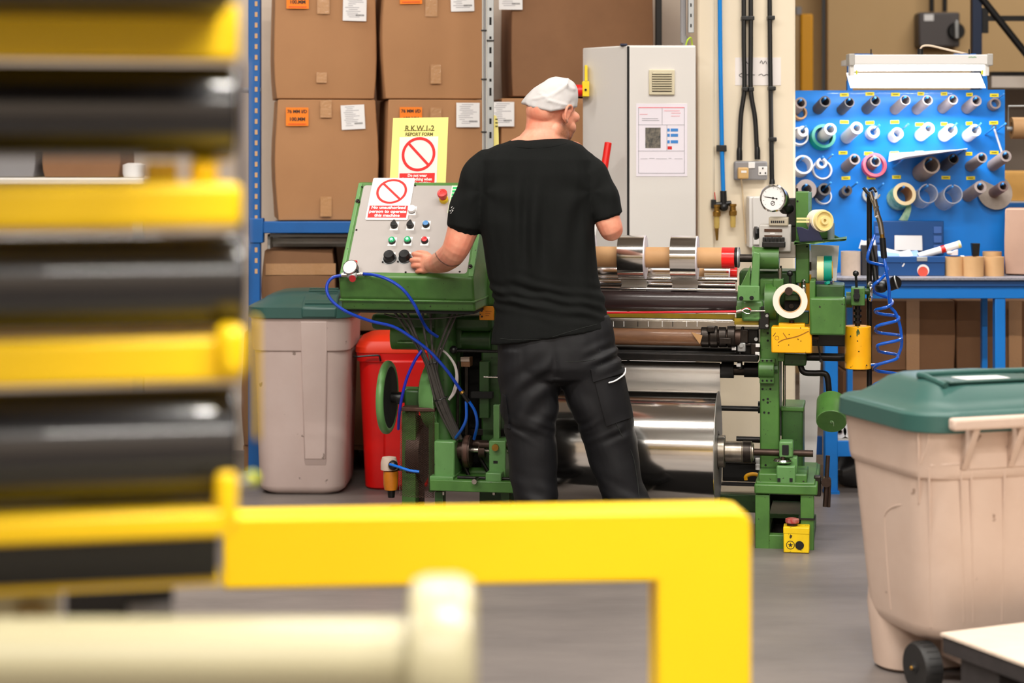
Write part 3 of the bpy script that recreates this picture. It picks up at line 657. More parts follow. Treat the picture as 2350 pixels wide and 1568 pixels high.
def core(label, X, Y, R, r, L, m, pegtip=None, name='cardboard_core', cat='core', grp='cores on the pegboard', gap=.004, notch=0.0):
    px, py = qz(X, Y); e = at_dir(px, py, L + gap)
    R, r = R * K4, r * K4; u, v, w = frame_of(DIRV)
    t = thing(name, label, cat, e - DIRV * L, grp)
    mb = MB()
    if notch:
        n = 28; rings = []
        a0 = pi / 2 + notch; a1 = pi / 2 + 2 * pi - notch
        for j in range(n + 1):
            a = a0 + (a1 - a0) * j / n; q = (Vector((1, 0, 0)) * cos(a) + Vector((0, .1, 1)) * sin(a))
            rings.append([e - DIRV * L + q * r, e - DIRV * L + q * R, e + q * R, e + q * r])
        mb.loft(rings)
    else: mb.ring(e - DIRV * (L / 2), DIRV, R, r, L, 26)
    mb.obj('tube', m, t)
    # the peg it hangs on: inside, touching its top
    tip = e + v * (r - .0046) if v.z > 0 else e - v * (r - .0046)
    if pegtip is None: peg((CX + tip.x * F / tip.y, HY - (tip.z - HC) * F / tip.y), L + gap + .01)
    else: peg(qz(*pegtip), L + gap + .05)
    return t
ordn = ['first', 'second', 'third', 'fourth', 'fifth', 'sixth', 'seventh', 'eighth', 'ninth']
row1 = [(75, 232, 55, 38, .12, M_core), (305, 218, 54, 40, .12, M_cored), (535, 225, 48, 38, .13, M_cored), (780, 210, 50, 38, .14, M_cored), (1065, 205, 48, 40, .16, M_core), (1275, 205, 48, 38, .16, M_core), (1515, 200, 48, 36, .15, M_core), (1735, 210, 52, 36, .13, M_core), (1915, 235, 55, 38, .035, M_core)]
for i, (X, Y, R, r, L, m) in enumerate(row1):
    core('grey cardboard core on the pegboard, top row, %s from the left' % ordn[i], X, Y, R, r, L, m, (1995, 150) if i == 8 else None)
core('brown cardboard ring hanging under the first core by the column', 70, 322, 66, 50, .03, M_kraft)
row2 = [(355, 480, 58, 38, .13, M_corew), (605, 468, 58, 35, .17, M_corew), (762, 505, 60, 35, .04, M_corew), (990, 520, 58, 38, .06, M_corew), (1285, 473, 58, 33, .12, M_corew), (1497, 487, 60, 35, .1, M_corew), (1725, 490, 58, 35, .1, M_corew)]
for i, (X, Y, R, r, L, m) in enumerate(row2):
    core('pale cardboard core on the pegboard, second row, %s from the left' % ordn[i], X, Y, R, r, L, m, {2: (815, 445), 3: (1090, 435), 5: (1550, 430), 6: (1780, 430)}.get(i))
core('teal tape ring around a pale core on the second row', 292, 545, 116, 88, .05, M_teal, None, 'tape_ring', 'tape')
core('white tape ring hanging beside the column, second row', 62, 545, 88, 74, .03, M_corew, None, 'tape_ring', 'tape')
core('bundle of white clips hanging beside the column, second row', 95, 500, 52, 24, .06, M_corew, (120, 455), 'clip_bundle', 'clip', None)
row3 = [(585, 765, 52, 36, .14, M_core), (780, 785, 52, 38, .06, M_core), (1520, 762, 50, 40, .13, M_cored), (1790, 750, 50, 36, .16, M_core), (2015, 735, 55, 35, .17, M_core)]
for i, (X, Y, R, r, L, m) in enumerate(row3):
    core('grey narrow core on the pegboard, third row, %s from the left' % ordn[i], X, Y, R, r, L, m)
core('wide grey-brown cardboard core in the third row under the white sheet', 1310, 820, 84, 66, .15, mat('taupe_core', (156, 138, 128), .7, var=.3, vscale=10))
core('wide white ring on the third row beside the column', 98, 815, 92, 74, .07, M_corew, None, 'tape_ring', 'tape')
core('thin white ring hanging behind a split ring, third row', 278, 862, 96, 82, .02, M_corew, (285, 745), 'tape_ring', 'tape')
core('white split ring on a long peg, third row', 275, 800, 50, 30, .03, M_corew, (372, 725), 'split_ring', 'ring', None, .05, .35)
core('pink tape ring around a narrow core in the third row', 775, 818, 115, 90, .03, M_pink, None, 'tape_ring', 'tape')
row4 = [(300, 1050, 60, 42, .1, M_cored), (1775, 1028, 58, 35, .17, M_core), (1990, 1022, 50, 33, .13, mat('brown_core', (120, 96, 92), .7, var=.3, vscale=12))]
for i, (X, Y, R, r, L, m) in enumerate(row4):
    core(('dark core on the bottom row beside the wide grey core', 'grey core on the bottom row left of the grey disc', 'brown core standing out of the grey disc on the bottom row')[i], X, Y, R, r, L, m, (355, 990) if i == 0 else None)
core('wide grey core on the bottom row beside the column', 128, 1050, 96, 50, .1, M_core)
core('thin white ring on the bottom row under the dark core', 290, 1112, 80, 70, .02, M_corew, None, 'tape_ring', 'tape')
core('dark split clip on a long peg on the bottom row', 510, 1062, 50, 26, .05, M_cored, (605, 990), 'split_ring', 'ring', None, .004, .3)
core('grey metal split ring behind the air gun', 730, 1100, 72, 48, .02, M_galv, (855, 1000), 'split_ring', 'ring', None, .004, .45)
gt = core('roll of green and white label tape on the bottom row', 1055, 1095, 110, 78, .1, M_gtape, None, 'label_roll', 'tape', None)
px, py = qz(1055, 1095); e = at_dir(px, py, .1045)
MB().ring(e + DIRV * .0015, DIRV, 110 * K4, 76 * K4, .003).obj('cream_face', mat('cream_face', (236, 214, 170), .6), gt)
MB().ring(e - DIRV * .05, DIRV, 79 * K4, 74 * K4, .103).obj('inner_core', M_kraft, gt)
pts = [at_dir(*qz(1100, 1190), .06), at_dir(*qz(1095, 1230), .075), at_dir(*qz(1072, 1290), .07), at_dir(*qz(1040, 1350), .05)]
tl = MB(); 
rr_ = []
for i, p in enumerate(catmull(pts, 4)):
    h = .008 + .011 * i / 12
    rr_.append([p + Vector((-h, .001, .004)), p + Vector((h, .001, -.004)), p + Vector((h, -.0005, -.004)), p + Vector((-h, -.0005, .004))])
tl.loft(rr_).obj('loose_tail', M_gtape, gt)
core('clear plastic ring, left of two on the bottom row', 1280, 1090, 92, 82, .1, mat('clear_ring', (200, 200, 206), .15, alpha=.55), None, 'plastic_ring', 'ring', 'clear rings', .004, .12)
core('clear plastic ring, right of two on the bottom row', 1516, 1096, 90, 80, .13, mat('clear_ring', (200, 200, 206)), None, 'plastic_ring', 'ring', 'clear rings', .004, .12)
dsc = core('large flat grey cardboard disc at the lower right of the pegboard', 1912, 1075, 172, 30, .006, mat('grey_disc', (156, 144, 134), .75, var=.4, vscale=9), None, 'cardboard_disc', 'disc', None, .002)
# white stick hanging from a peg, white plastic sheet lying on two pegs
peg(qz(2012, 430), .14)
stc = thing('plastic_strip', 'narrow white strip hanging at the right of the pegboard', 'strip', W(*qz(1985, 720), DG - .07))
a, b = W(*qz(1902, 470), DG - .06), W(*qz(1990, 740), DG - .06)
MB().tube([a, (a + b) / 2, b], .0045, 8, 2, 2.2).obj('strip', M_corew, stc); MB().torus(a + Vector((0, 0, .004)), (0, 1, 0), .009, .003).obj('loop', M_cored, stc)
peg(qz(1904, 466), .12)
ws = thing('plastic_sheet', 'white plastic sheet resting on pegs under the third row of cores', 'sheet', W(*qz(1200, 780), DG - .08))
q = [at_dir(*qz(905, 785), .2), at_dir(*qz(1075, 735), .235), at_dir(*qz(1650, 662), .22), W(*qz(1640, 676), DG - .004), W(*qz(912, 706), DG - .004)]
MB().loft([q, [p + Vector((0, 0, -.003)) for p in q]]).obj('sheet', mat('glossy_white', (236, 234, 244), .3), ws, smooth=0)
peg(qz(1075, 740), .2); peg(qz(1620, 682), .16)
for i, (X, Y) in enumerate([(485, 155), (727, 147), (970, 152), (1210, 146), (1430, 146), (1670, 153), (1905, 160), (485, 413), (727, 420), (962, 413), (1198, 436), (1430, 432), (1668, 426), (1900, 420), (473, 704), (715, 712), (960, 708), (1195, 703), (1665, 714), (1905, 702), (500, 944), (740, 940), (980, 934), (1447, 940), (1681, 944)]):
    px, py = qz(X, Y); w = 10 if i not in (3, 4, 5, 11, 12, 18) else 7.5
    lb_ = MB().box(W(px, py, DG - .001), (2 * w * DG / F, .002, 8 * DG / F), Matrix.Rotation(-.04 + .02 * (i % 4), 3, 'Y')).obj('size_label', M_tag, pb)
    MB().box(W(px, py, DG - .0025), (1.2 * w * DG / F, .0008, 1.6 * DG / F)).obj('printed_line', M_olive, lb_)
# lamp over the bench
lp = thing('bench_lamp', 'white fluorescent batten lamp over the blue pegboard', 'lamp', W(2110, 150, 8.9))
DL = 8.88
MB().bx(xx(1947, DL), xx(2272, DL), DL - .03, DL + .05, zz(149, DL), zz(126, DL)).obj('housing', M_white, lp, bevel=.004)
for a in (1946, 2262): MB().bx(xx(a, DL), xx(a + 13, DL), DL - .034, DL + .054, zz(151, DL), zz(124, DL)).obj('end_cap', M_lgrey, lp, bevel=.003)
for a in (1949, 2258): MB().bx(xx(a, DL), xx(a + 10, DL), DL - .02, DL + .03, zz(174, DL), zz(149, DL)).obj('lamp_holder', M_white, lp, bevel=.003)
MB().cyl(W(1958, 157, DL), W(2258, 156, DL), .013).obj('tube', M_tube, lp)
MB().prism([(DL - .045, zz(202, DL - .045)), (DL - .042, zz(202, DL - .045)), (DL + .07, zz(166, DL)), (DL + .067, zz(166, DL) - .001)], (xx(1948, DL), 0, 0), (0, 1, 0), (0, 0, 1), (xx(2257, DL) - xx(1948, DL), 0, 0)).obj('diffuser', mat('lit_diffuser', (255, 255, 255), .5, emit=((255, 252, 250), .85)), lp)
for a in (1966, 2254): MB().box(W(a, 166, DL - .035), (.006, .01, .02)).obj('spring_clip', mat('clip_yellow', (216, 220, 40), .5), lp)
for a in (1999, 2224): MB().cyl(W(a, 126, DL), W(a, 113, DL), .003).obj('suspension_stud', M_dark, lp)
for a in (1953, 2190): MB().bx(xx(a, DL), xx(a + 50, DL), DL, DL + .02, zz(126, DL), zz(123, DL)).obj('bracket', M_rackblue, lp)
MB().bx(xx(1955, DL), xx(1965, DL), DL + .05, DG + .03, zz(146, DL), zz(134, DL)).obj('support_arm', M_white, lp)
MB().bx(xx(2250, DL), xx(2260, DL), DL + .05, DG + .03, zz(146, DL), zz(134, DL)).obj('support_arm', M_white, lp)
for a in (1952, 2262): MB().bx(xx(a - 5, DG), xx(a + 5, DG), DG + .0135, DG + .045, zz(190, DG), zz(125, DG)).obj('drop_bracket', M_blue, lp)
MB().cyl(W(2112, 127, DL), W(2112, 112, DL), .013).obj('cable_gland', M_black, lp)
MB().tube([W(2112, 113, DL), W(2118, 106, DL), W(2135, 105, DL), W(2170, 113, DL), W(2205, 121, DL), W(2218, 124, DL + .02)], .0045).obj('flex', mat('cream_flex', (222, 200, 176), .5), lp)
g = MB()
for k in range(7): g.box(W(2224 + k * 2.6, 131.5 - .4 * (k % 3), DL - .0305), (.004, .001, .0035))
g.obj('green_mark', mat('green_mark', (60, 150, 70), .6), lp, kind='stuff')
for i, a in enumerate((1997, 2115, 2200)):
    l = bpy.data.lights.new('tube_light', 'AREA'); l.shape = 'RECTANGLE'; l.size = .2; l.size_y = .03; l.energy = 2.7; l.color = (.93, .97, 1)
    o = bpy.data.objects.new('tube_light', l); o.location = W(a, 207, DL - .03); o.rotation_euler = (radians(2), 0, 0); COL.objects.link(o)
# ---------------------------------------------------------------- things on the bench
def bz(X, Y): return 1820 + X / 3.734, 480 + Y / 3.734
DT = 8.97
def tube_on(label, X0, X1, Ytop, m, D, hollow=True, grp='tan cores on the bench', name='tan_core'):
    a, b = bz(X0, 0)[0], bz(X1, 0)[0]; R = (xx(b, D) - xx(a, D)) / 2; c = (xx(a, D) + xx(b, D)) / 2; h = zz(bz(0, Ytop)[1], D) - ZB
    t = thing(name, label, 'core', (c, D, ZB), grp)
    MB().ring((c, D, ZB + h / 2), (0, 0, 1), R, R * .86, h).obj('tube', m, t)
tube_on('pale pinkish core standing at the left end of the bench', 410, 578, 362, M_pale, DT, grp=None, name='pale_core')
tube_on('tan core on the bench, left of the front three', 1303, 1460, 408, M_tan, DT - .03)
tube_on('tan core on the bench, middle of the front three', 1455, 1632, 408, M_tan, DT - .055)
tube_on('tan core on the bench, right of the front three', 1634, 1806, 408, M_tan, DT - .03)
tube_on('tan core standing behind the front three on the bench', 1626, 1786, 364, M_tan, DT + .07)
tx = thing('toolbox', 'dark blue open toolbox on the bench with a paper in its lid', 'toolbox', W(*bz(1010, 570), DT))
D = DT - .05
def bb(X0, Y0, X1, Y1, D0, D1, name, m, par, **k):
    a, b = bz(X0, Y0), bz(X1, Y1); return MB().bx(xx(a[0], D0), xx(b[0], D0), D0, D1, zz(b[1], D0), zz(a[1], D0)).obj(name, m, par, **k)
z0 = ZB
def bbz(X0, Y0, X1, D0, D1, name, m, par, **k):
    a, b = bz(X0, Y0), bz(X1, 0); return MB().bx(xx(a[0], D0), xx(b[0], D0), D0, D1, ZB + .0005, zz(a[1], D0)).obj(name, m, par, **k)
bbz(735, 455, 1300, D, D + .012, 'front_panel', M_dblue, tx, bevel=.003)
bbz(735, 420, 750, D + .012, D + .16, 'side_panel', M_dblue, tx); bbz(1285, 420, 1300, D + .012, D + .16, 'side_panel', M_dblue, tx)
bbz(735, 420, 1300, D + .15, D + .162, 'back_panel', M_dblue, tx)
bb(730, 405, 1305, 460, D - .006, D + .004, 'rim', M_dblue, tx, bevel=.003)
bb(1062, 410, 1152, 448, D - .012, D - .005, 'latch', M_galv, tx, bevel=.002)
MB().lathe([(0, 0), (.027, 0), (.027, .001)], W(*bz(1115, 525), D - .001), (0, -1, 0), 24).obj('round_sticker', M_paper, tx)
MB().lathe([(0, 0), (.023, 0), (.0225, .001)], W(*bz(1113, 537), D - .0022), (0, -1, 0), 24).obj('red_mark', mat('sticker_red', (226, 84, 66), .5), tx)
for (X, Y, r_) in ((945, 480, .6), (930, 445, .3)): MB().box(W(*bz(X, Y), D - .001), (.006, .001, .017), Matrix.Rotation(r_, 3, 'Y')).obj('scuff', M_paper, tx)
lidp = MB(); a0, a1 = bz(690, 395), bz(1290, 100)
lidp.bx(xx(a0[0], D + .17), xx(a1[0], D + .17), D + .163, D + .172, zz(a0[1], D + .17), zz(a1[1], D + .17))
ld = lidp.obj('lid', M_dblue, tx, bevel=.004)
for Y in (150, 230, 310):
    for X0, X1 in ((705, 770), (1205, 1275)): bb(X0, Y, X1, Y + 60, D + .156, D + .163, 'lid_pocket', mat('lid_pocket', (62, 104, 176), .4, bump=.3, bscale=50), ld, bevel=.002)
pp = thing('blank_sheet', 'blank white sheet propped in the open toolbox lid', 'paper', W(*bz(990, 350), D + .14))
MB().prism([(-.063, 0), (.064, -.001), (.064, .066), (-.061, .067)], W(*bz(988, 352), D + .145), (1, 0, 0), (0, .12, 1), (0, .002, 0)).obj('sheet', M_paper, pp, smooth=0)
cl_ = thing('rolled_chart', 'rolled white sheet with a red band lying across the toolbox', 'roll', W(*bz(1255, 340), D + .05))
a, b = W(*bz(1075, 405), D + .05), W(*bz(1435, 300), D + .05)
MB().cyl(a, b, .0155, .0165).obj('paper_roll', M_paper, cl_); m_ = a.lerp(b, .53); MB().cyl(m_, a.lerp(b, .63), .0168, .0172).obj('red_band', M_red, cl_)
MB().cyl(a.lerp(b, .93), a.lerp(b, .985), .0172).obj('yellow_mark', mat('pale_yellow', (240, 226, 150), .6), cl_)
gv = thing('work_glove', 'pale work glove hanging over the toolbox rim', 'glove', W(*bz(1350, 390), D + .04))
gm = MB(); gm.sphere(W(*bz(1345, 375), D + .04), (.016, .012, .009))
for k in range(4): gm.tube([W(*bz(1350, 372 + 6 * k), D + .035), W(*bz(1390, 356 + 12 * k), D + .03), W(*bz(1412, 352 + 12 * k), D + .03)], .0036, 6, 2)
gm.obj('glove', mat('glove_fabric', (224, 218, 222), .7), gv)
sl_ = thing('scrap_papers', 'loose blue and white papers heaped in the toolbox', 'paper', W(*bz(900, 400), D + .08))
for k, (X, Y, w, r_) in enumerate(((820, 395, .1, .12), (930, 392, .09, -.2), (1000, 388, .08, -.12), (860, 375, .11, .25))):
    MB().box(W(*bz(X, Y), D + .04 + .02 * k), (w, .05, .002), Matrix.Rotation(r_, 3, 'Y') @ Matrix.Rotation(.5, 3, 'X')).obj('sheet', M_paper if k % 2 else mat('blue_paper', (130, 160, 214), .6), sl_, smooth=0)
bi = thing('binder', 'dark binder with papers standing on the bench behind the hose', 'binder', W(*bz(650, 570), DT))
bbz(590, 310, 725, DT - .02, DT + .02, 'cover', mat('charcoal', (40, 38, 42), .5), bi, bevel=.003)
for k, (X, Y, r_) in enumerate(((600, 300, .3), (680, 296, -.1), (640, 302, .1))): MB().box(W(*bz(X, Y + 8), DT + .022 + .004 * k), (.03, .002, .04), Matrix.Rotation(r_, 3, 'Y')).obj('page', M_paper, bi, smooth=0)
gb = thing('green_bottle', 'small green and white bottle beside the pale core', 'bottle', W(*bz(582, 570), DT + .05))
p = W(*bz(582, 0), DT + .05); MB().lathe([(0, 0), (.01, 0), (.01, .02), (.005, .026), (.005, .034), (0, .034)], (p.x, p.y, ZB), (0, 0, 1)).obj('bottle', mat('green_plastic', (60, 160, 90), .4), gb)
pot = thing('black_pot', 'black square tapered pot on top of the tan cores', 'pot', W(*bz(1560, 405), DT + .0))
rg = []
for (w, Y) in ((.0138, 404), (.018, 292)):
    c = W(*bz(1562, Y), DT - .01); rg.append([c + Vector((-w, -w, 0)), c + Vector((w, -w, 0)), c + Vector((w, w, 0)), c + Vector((-w, w, 0))])
MB().loft(rg).obj('pot', M_black, pot, smooth=0, bevel=.002)
wc = thing('white_clip', 'small white cap resting between the tan cores', 'cap', W(*bz(1450, 410), DT - .03))
MB().box(W(*bz(1450, 404), DT - .03), (.016, .016, .006)).obj('cap', M_white, wc, bevel=.002)
cbx = carton('carton', 'pinkish brown carton standing at the right end of the bench', 2312, 2440, 480, 631, 8.92, .2, radians(-18), mat('pinkish_card', (188, 152, 132), .75, var=.2, vscale=3), [], [], None, .003)
# ---------------------------------------------------------------- the green slitting machine (one thing, many parts)
mc_ = thing('slitting_machine', 'green slitter rewinder machine that unwinds the large foil roll', 'machine', P0)
G_, DGn, LG = M_green, M_dgreen, M_lgreen
def P(name, m, mm, par=None, **k): return mm.obj(name, m, par if par is not None else mc_, **k)
def bolts(par, pts, d, r=2.6, m=M_dark, name='bolt_hole'):
    for (x, y) in pts: P(name, m, MM().fy(x, y, r, d - .0015, d + .004, 12), par)
# right hand pedestal
pd = P('pedestal_table', G_, MM().pb(1731, 1113, 1876, 1136, -.11, .42), bevel=.006)
P('table_lip', G_, MM().pb(1735, 1107, 1870, 1114, -.10, .40), pd, bevel=.004)
for (x0, x1) in ((1733, 1766), (1837, 1868)):
    P('pedestal_leg', G_, MM().pb(x0, 1136, x1, 1264, -.10, -.05), bevel=.004)
    P('pedestal_leg', DGn, MM().pb(x0, 1136, x1, 1264, .35, .40), bevel=.004)
P('foot_rail', G_, MM().pb(1735, 1229, 1867, 1264, -.098, -.05), bevel=.004)
P('side_rail', DGn, MM().pb(1734, 1229, 1764, 1262, -.05, .40))
P('side_rail', DGn, MM().pb(1838, 1229, 1867, 1262, -.05, .40))
P('inner_tray', DGn, MM().pb(1766, 1180, 1838, 1190, .1, .4))
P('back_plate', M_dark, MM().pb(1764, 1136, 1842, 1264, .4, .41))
P('band', M_black, MM().pb(1832, 1190, 1871, 1194, -.105, -.04))
# main upright and its fittings
up = P('upright', G_, MM().pb(1744, 640, 1788, 1113, .06, .2), bevel=.006)
P('front_web', G_, MM().pb(1785, 735, 1800, 830, .03, .12), bevel=.003)
bolts(up, [(1752, 918), (1762, 916), (1762, 924), (1754, 947), (1764, 948), (1757, 1068), (1750, 893), (1768, 893), (1762, 765), (1762, 782)], .06)
P('rust_patch', M_rusty, MM().pb(1756, 1081, 1778, 1084, .058, .062), up)
P('guide_rod', M_steel, MM().vz(1800, 828, 1000, 3.2, .14)); P('guide_rod', M_galv, MM().vz(1792, 828, 1000, 2.6, .17))
mb_ = P('motor_housing', DGn, MM().pb(1793, 940, 1843, 1108, .12, .34), bevel=.008)
P('motor_lid', G_, MM().pb(1791, 934, 1845, 945, .115, .345), mb_, bevel=.005)
# bearing block with clamp and hand wheel on the pedestal
bk_ = P('bearing_block', G_, MM().pb(1741, 1088, 1852, 1112, -.09, .12), bevel=.005)
P('clamp_post', LG, MM().pb(1788, 1014, 1820, 1050, -.07, .0), bk_, bevel=.006)
P('clamp_block', LG, MM().pb(1782, 1070, 1826, 1112, -.1, .0), bk_, bevel=.006)
P('clamp_arm', LG, MM().pb(1812, 1050, 1830, 1095, -.06, .02), bk_, bevel=.004)
P('clamp_neck', G_, MM().vz(1797, 1060, 1076, 9, -.05), bk_)
P('clamp_bolt', M_dark, MM().pb(1795, 1022, 1810, 1045, -.076, -.07), bk_, bevel=.002)
for x in (1784, 1812): P('clamp_slot', M_dark, MM().pb(x, 1098, x + 7, 1106, -.103, -.099), bk_)
hw = P('hand_wheel', M_chrome, MM().lathe([(.0, -.004), (.034, -.005), (.038, 0), (.034, .006), (.018, .008), (0, .01)], ML(1797, 1058, -.06), (0, 0, 1)), bk_)
P('clamp_screw', M_rusty, MM().vz(1797, 1040, 1058, 5, -.06), bk_)
# unwind shaft through the big roll
sh_ = P('unwind_shaft', M_rusty, MM().cyl((ML(1100, 1037, 0).x, 0, ML(1700, 1037, 0).z), (ML(1866, 1037, 0).x, 0, ML(1700, 1037, 0).z), 8 * PXM))
sh2 = MM()
c = ML(1700, 1037, 0)
x_ = lambda px: ML(px, 1037, 0).x
for (a, b, r) in ((1646, 1664, 37), (1664, 1704, 24), (1704, 1726, 24.5), (1724, 1730, 20)): sh2.cyl((x_(a), 0, c.z), (x_(b), 0, c.z), r * PXM, n=32)
P('shaft_chuck', mat('turned_steel', (176, 168, 156), .3, metal=.95, var=.6, vscale=26, vcol=(112, 100, 88)), sh2, sh_, bevel=.002)
P('chuck_band', M_oily, MM().cyl((x_(1706), 0, c.z), (x_(1724), 0, c.z), 25 * PXM, n=32), sh_)
# T handle screw at the far right
th = P('tee_handle', M_rusty, MM().wire([(1900, 1046, .02), (1897, 1105, .02), (1893, 1163, .02)], .0085, 10, 2))
P('handle_boss', M_rusty, MM().fy(1896, 1108, 11, -.0, .05), th); P('second_bar', M_rusty, MM().wire([(1903, 1108, .03), (1901, 1164, .03)], .008, 8, 0), th)
P('handle_screw', M_oily, MM().hx(1866, 1900, 1105, 6, .02), th); P('handle_nut', M_oily, MM().pb(1868, 1094, 1884, 1140, .0, .04), th, bevel=.004)
# rails between the two sides
P('cross_tube', M_black, MM().hx(1100, 1748, 935, 6, .25)); P('cross_tube_flange', M_black, MM().hx(1740, 1748, 935, 14, .25))
P('cross_bar', M_blackm, MM().hx(1690, 1748, 1009, 7, .22))
P('tie_bar', M_black, MM().pb(1100, 1107, 1740, 1112, .2, .24)); P('rear_beam', DGn, MM().pb(1100, 1132, 1736, 1172, .3, .36), bevel=.004)
bx_ = P('drive_box', M_dark, MM().pb(1658, 1052, 1746, 1106, .3, .5), bevel=.004)
P('drive_grille', M_black, MM().pb(1664, 1060, 1742, 1064, .29, .3), bx_)
P('fuse_pot', M_white, MM().lathe([(0, 0), (.013, 0), (.013, .02), (.009, .024), (.013, .03), (.013, .045), (0, .047)], ML(1741, 1078, .1), (0, 0, 1)), bx_)
P('yellow_hose', M_yellow2, MM().wire([(1712, 1102, .2), (1712, 1094, .2), (1722, 1089, .2), (1738, 1090, .2), (1744, 1100, .2)], .0075), bx_)
# web roller with bearing
wr_ = P('web_roller', M_blackm, MM().hx(1180, 1684, 849, 16.5, .14, 28))
P('knurled_end', M_rubber, MM().hx(1656, 1684, 849, 19, .14, 32), wr_)
P('roller_shaft', M_oily, MM().hx(1684, 1746, 850, 12, .14), wr_); P('shaft_collar', M_blackm, MM().hx(1708, 1744, 849, 17, .14), wr_)
bb_ = P('roller_bearing', G_, MM().hx(1741, 1777, 849, 20, .055, 28), bevel=.003)
P('bearing_base', G_, MM().pb(1743, 824, 1779, 834, .036, .16), bb_, bevel=.003); P('bearing_base', G_, MM().pb(1743, 865, 1777, 881, .036, .16), bb_, bevel=.003)
bolts(bb_, [(1750, 828), (1760, 828), (1770, 828), (1750, 874), (1760, 874), (1770, 874)], .036, 2.4)
P('bearing_nut', M_dgreen, MM().hx(1777, 1785, 847, 9, .055, 6), bb_)
# slitting rollers
kr = P('paper_covered_roller', mat('worn_kraft', (132, 92, 62), .5, var=.7, vscale=8, vcol=(96, 62, 40), stretch=(1, 6, 6), coat=.25), MM().hx(1200, 1614, 772, 21, .05, 28))
P('roller_edge', M_rusty, MM().hx(1200, 1700, 772, 19, .05), kr)
kx = MM()
for i in range(4): kx.hx(1610 + i * 20, 1628 + i * 20, 772 - (i % 2), 25 + (i % 2) * 2, .05, 24)
P('roller_chuck', M_oily, kx, kr, bevel=.003)
P('chuck_jaw', M_oily, MM().pb(1622, 750, 1640, 762, -.01, .04), kr, bevel=.003); P('chuck_jaw', M_oily, MM().pb(1650, 776, 1678, 790, -.012, .03), kr, bevel=.003)
P('torn_paper', M_kraft, MM().loft([[ML(1586, 762, .0), ML(1612, 770, .0), ML(1606, 790, .005)], [ML(1586, 763, .004), ML(1612, 771, .004), ML(1606, 791, .009)]]), kr, smooth=0)
P('lower_knife_roller', M_blackm, MM().hx(1200, 1690, 809, 14, .1)); 
P('dark_beam', M_dark, MM().pb(1200, 797, 1700, 829, .12, .2)); P('lower_apron', M_blackm, MM().pb(1200, 812, 1740, 828, .02, .12), bevel=.004)
kb = P('knife_carriage', M_blackm, MM().pb(1678, 756, 1740, 826, .08, .2), bevel=.004)
for (x0, y0, x1, y1, m) in ((1690, 756, 1717, 788, M_oily), (1692, 786, 1711, 808, M_galv), (1722, 788, 1744, 815, M_oily), (1700, 752, 1706, 772, M_dark)):
    P('carriage_block', m, MM().pb(x0, y0, x1, y1, .04, .1), kb, bevel=.004)
P('carriage_screw', M_galv, MM().fy(1701, 793, 5, .025, .04, 6), kb)
P('carriage_screw', M_galv, MM().fy(1735, 779, 4, .05, .1), kb)
P('carriage_bar', M_oily, MM().hx(1614, 1742, 790, 5, .06), kb)
P('oil_dropper', M_black, MM().vz(1698, 806, 846, 7, .06, 14, 4), kb)
for (a, b) in ((1682, 766), (1684, 800), (1739, 793), (1738, 812), (1695, 838)): P('paint_mark', M_white, MM().pb(a - 5, b - 4, a + 5, b + 4, .037, .041), kb, bevel=.001)
# scale strip, yellow bar, rubber roller
P('scale_strip', M_steel, MM().pb(1200, 737, 1688, 755, .03, .04), bevel=.001)
for k in range(9): P('scale_notch', M_white if k % 3 else M_dark, MM().pb(1375 + 28 * k + 4 * (k % 2), 738, 1376.5 + 28 * k + 4 * (k % 2), 750, .0285, .031))
P('strip_bar', M_steel, MM().hx(1200, 1682, 735, 5, .045))
P('yellow_bar', mat('dull_yellow', (176, 146, 12), .45, var=.4, vscale=12), MM().pb(1200, 720, 1686, 735, .05, .07)); P('yellow_end_bar', mat('dull_yellow', (176, 146, 12)), MM().pb(1685, 731, 1742, 746, .02, .06), bevel=.002)
P('rubber_roller', M_rubroll, MM().hx(1190, 1692, 691, 25, .05, 36)); P('roller_top_bar', M_chrome, MM().hx(1190, 1688, 653, 9, .13)); P('roller_top_bar', M_chrome, MM().hx(1190, 1688, 664, 3.5, .03))
P('rear_roller', M_chrome, MM().hx(1190, 1692, 640, 6, .18)); P('rear_roller', mat('satin_roller', (196, 190, 188), .25, metal=1), MM().hx(1190, 1690, 652, 13, .2))
P('yellow_edge', mat('dull_yellow', (176, 146, 12)), MM().pb(1640, 713, 1686, 716, .05, .06)) if False else None
# big right side casting, arm and cylinder head
hs = P('side_casting', DGn, MM().pb(1696, 622, 1830, 735, .12, .3), bevel=.012)
P('roller_cheek', G_, MM().hx(1691, 1760, 705, 30, .06, 28), hs); P('roller_housing', G_, MM().hx(1756, 1782, 692, 42, .06, 32), hs)
P('cheek_face', LG, MM().pb(1702, 690, 1752, 738, .0, .06), hs, bevel=.01)
ch = P('cylinder_head', G_, MM().hx(1728, 1788, 592, 25, .05, 28)); P('cylinder_flange', G_, MM().hx(1727, 1732, 592, 27, .05, 28), ch); P('head_foot', G_, MM().pb(1738, 600, 1784, 618, .04, .14), ch, bevel=.006)
ab = P('arm_bracket', LG, MM().pb(1693, 656, 1743, 691, -.045, -.03), bevel=.003)
P('arm_bar', LG, MM().prism([(0, 0), (20 * PXM, 0), (23 * PXM, 80 * PXM), (8 * PXM, 84 * PXM)], ML(1721, 662, -.035), (1, 0, 0), (0, 0, 1), (0, .03, 0)), ab, bevel=.004)
P('arm_gusset', G_, MM().prism([(0, 0), (20 * PXM, 0), (22 * PXM, 46 * PXM)], ML(1700, 656, -.03), (1, 0, 0), (0, 0, 1), (0, .02, 0)), ab)
bolts(ab, [(1701, 685), (1725, 684)], -.046, 5); bolts(ab, [(1701, 685), (1725, 684)], -.0475, 2.4, M_black, 'bolt')
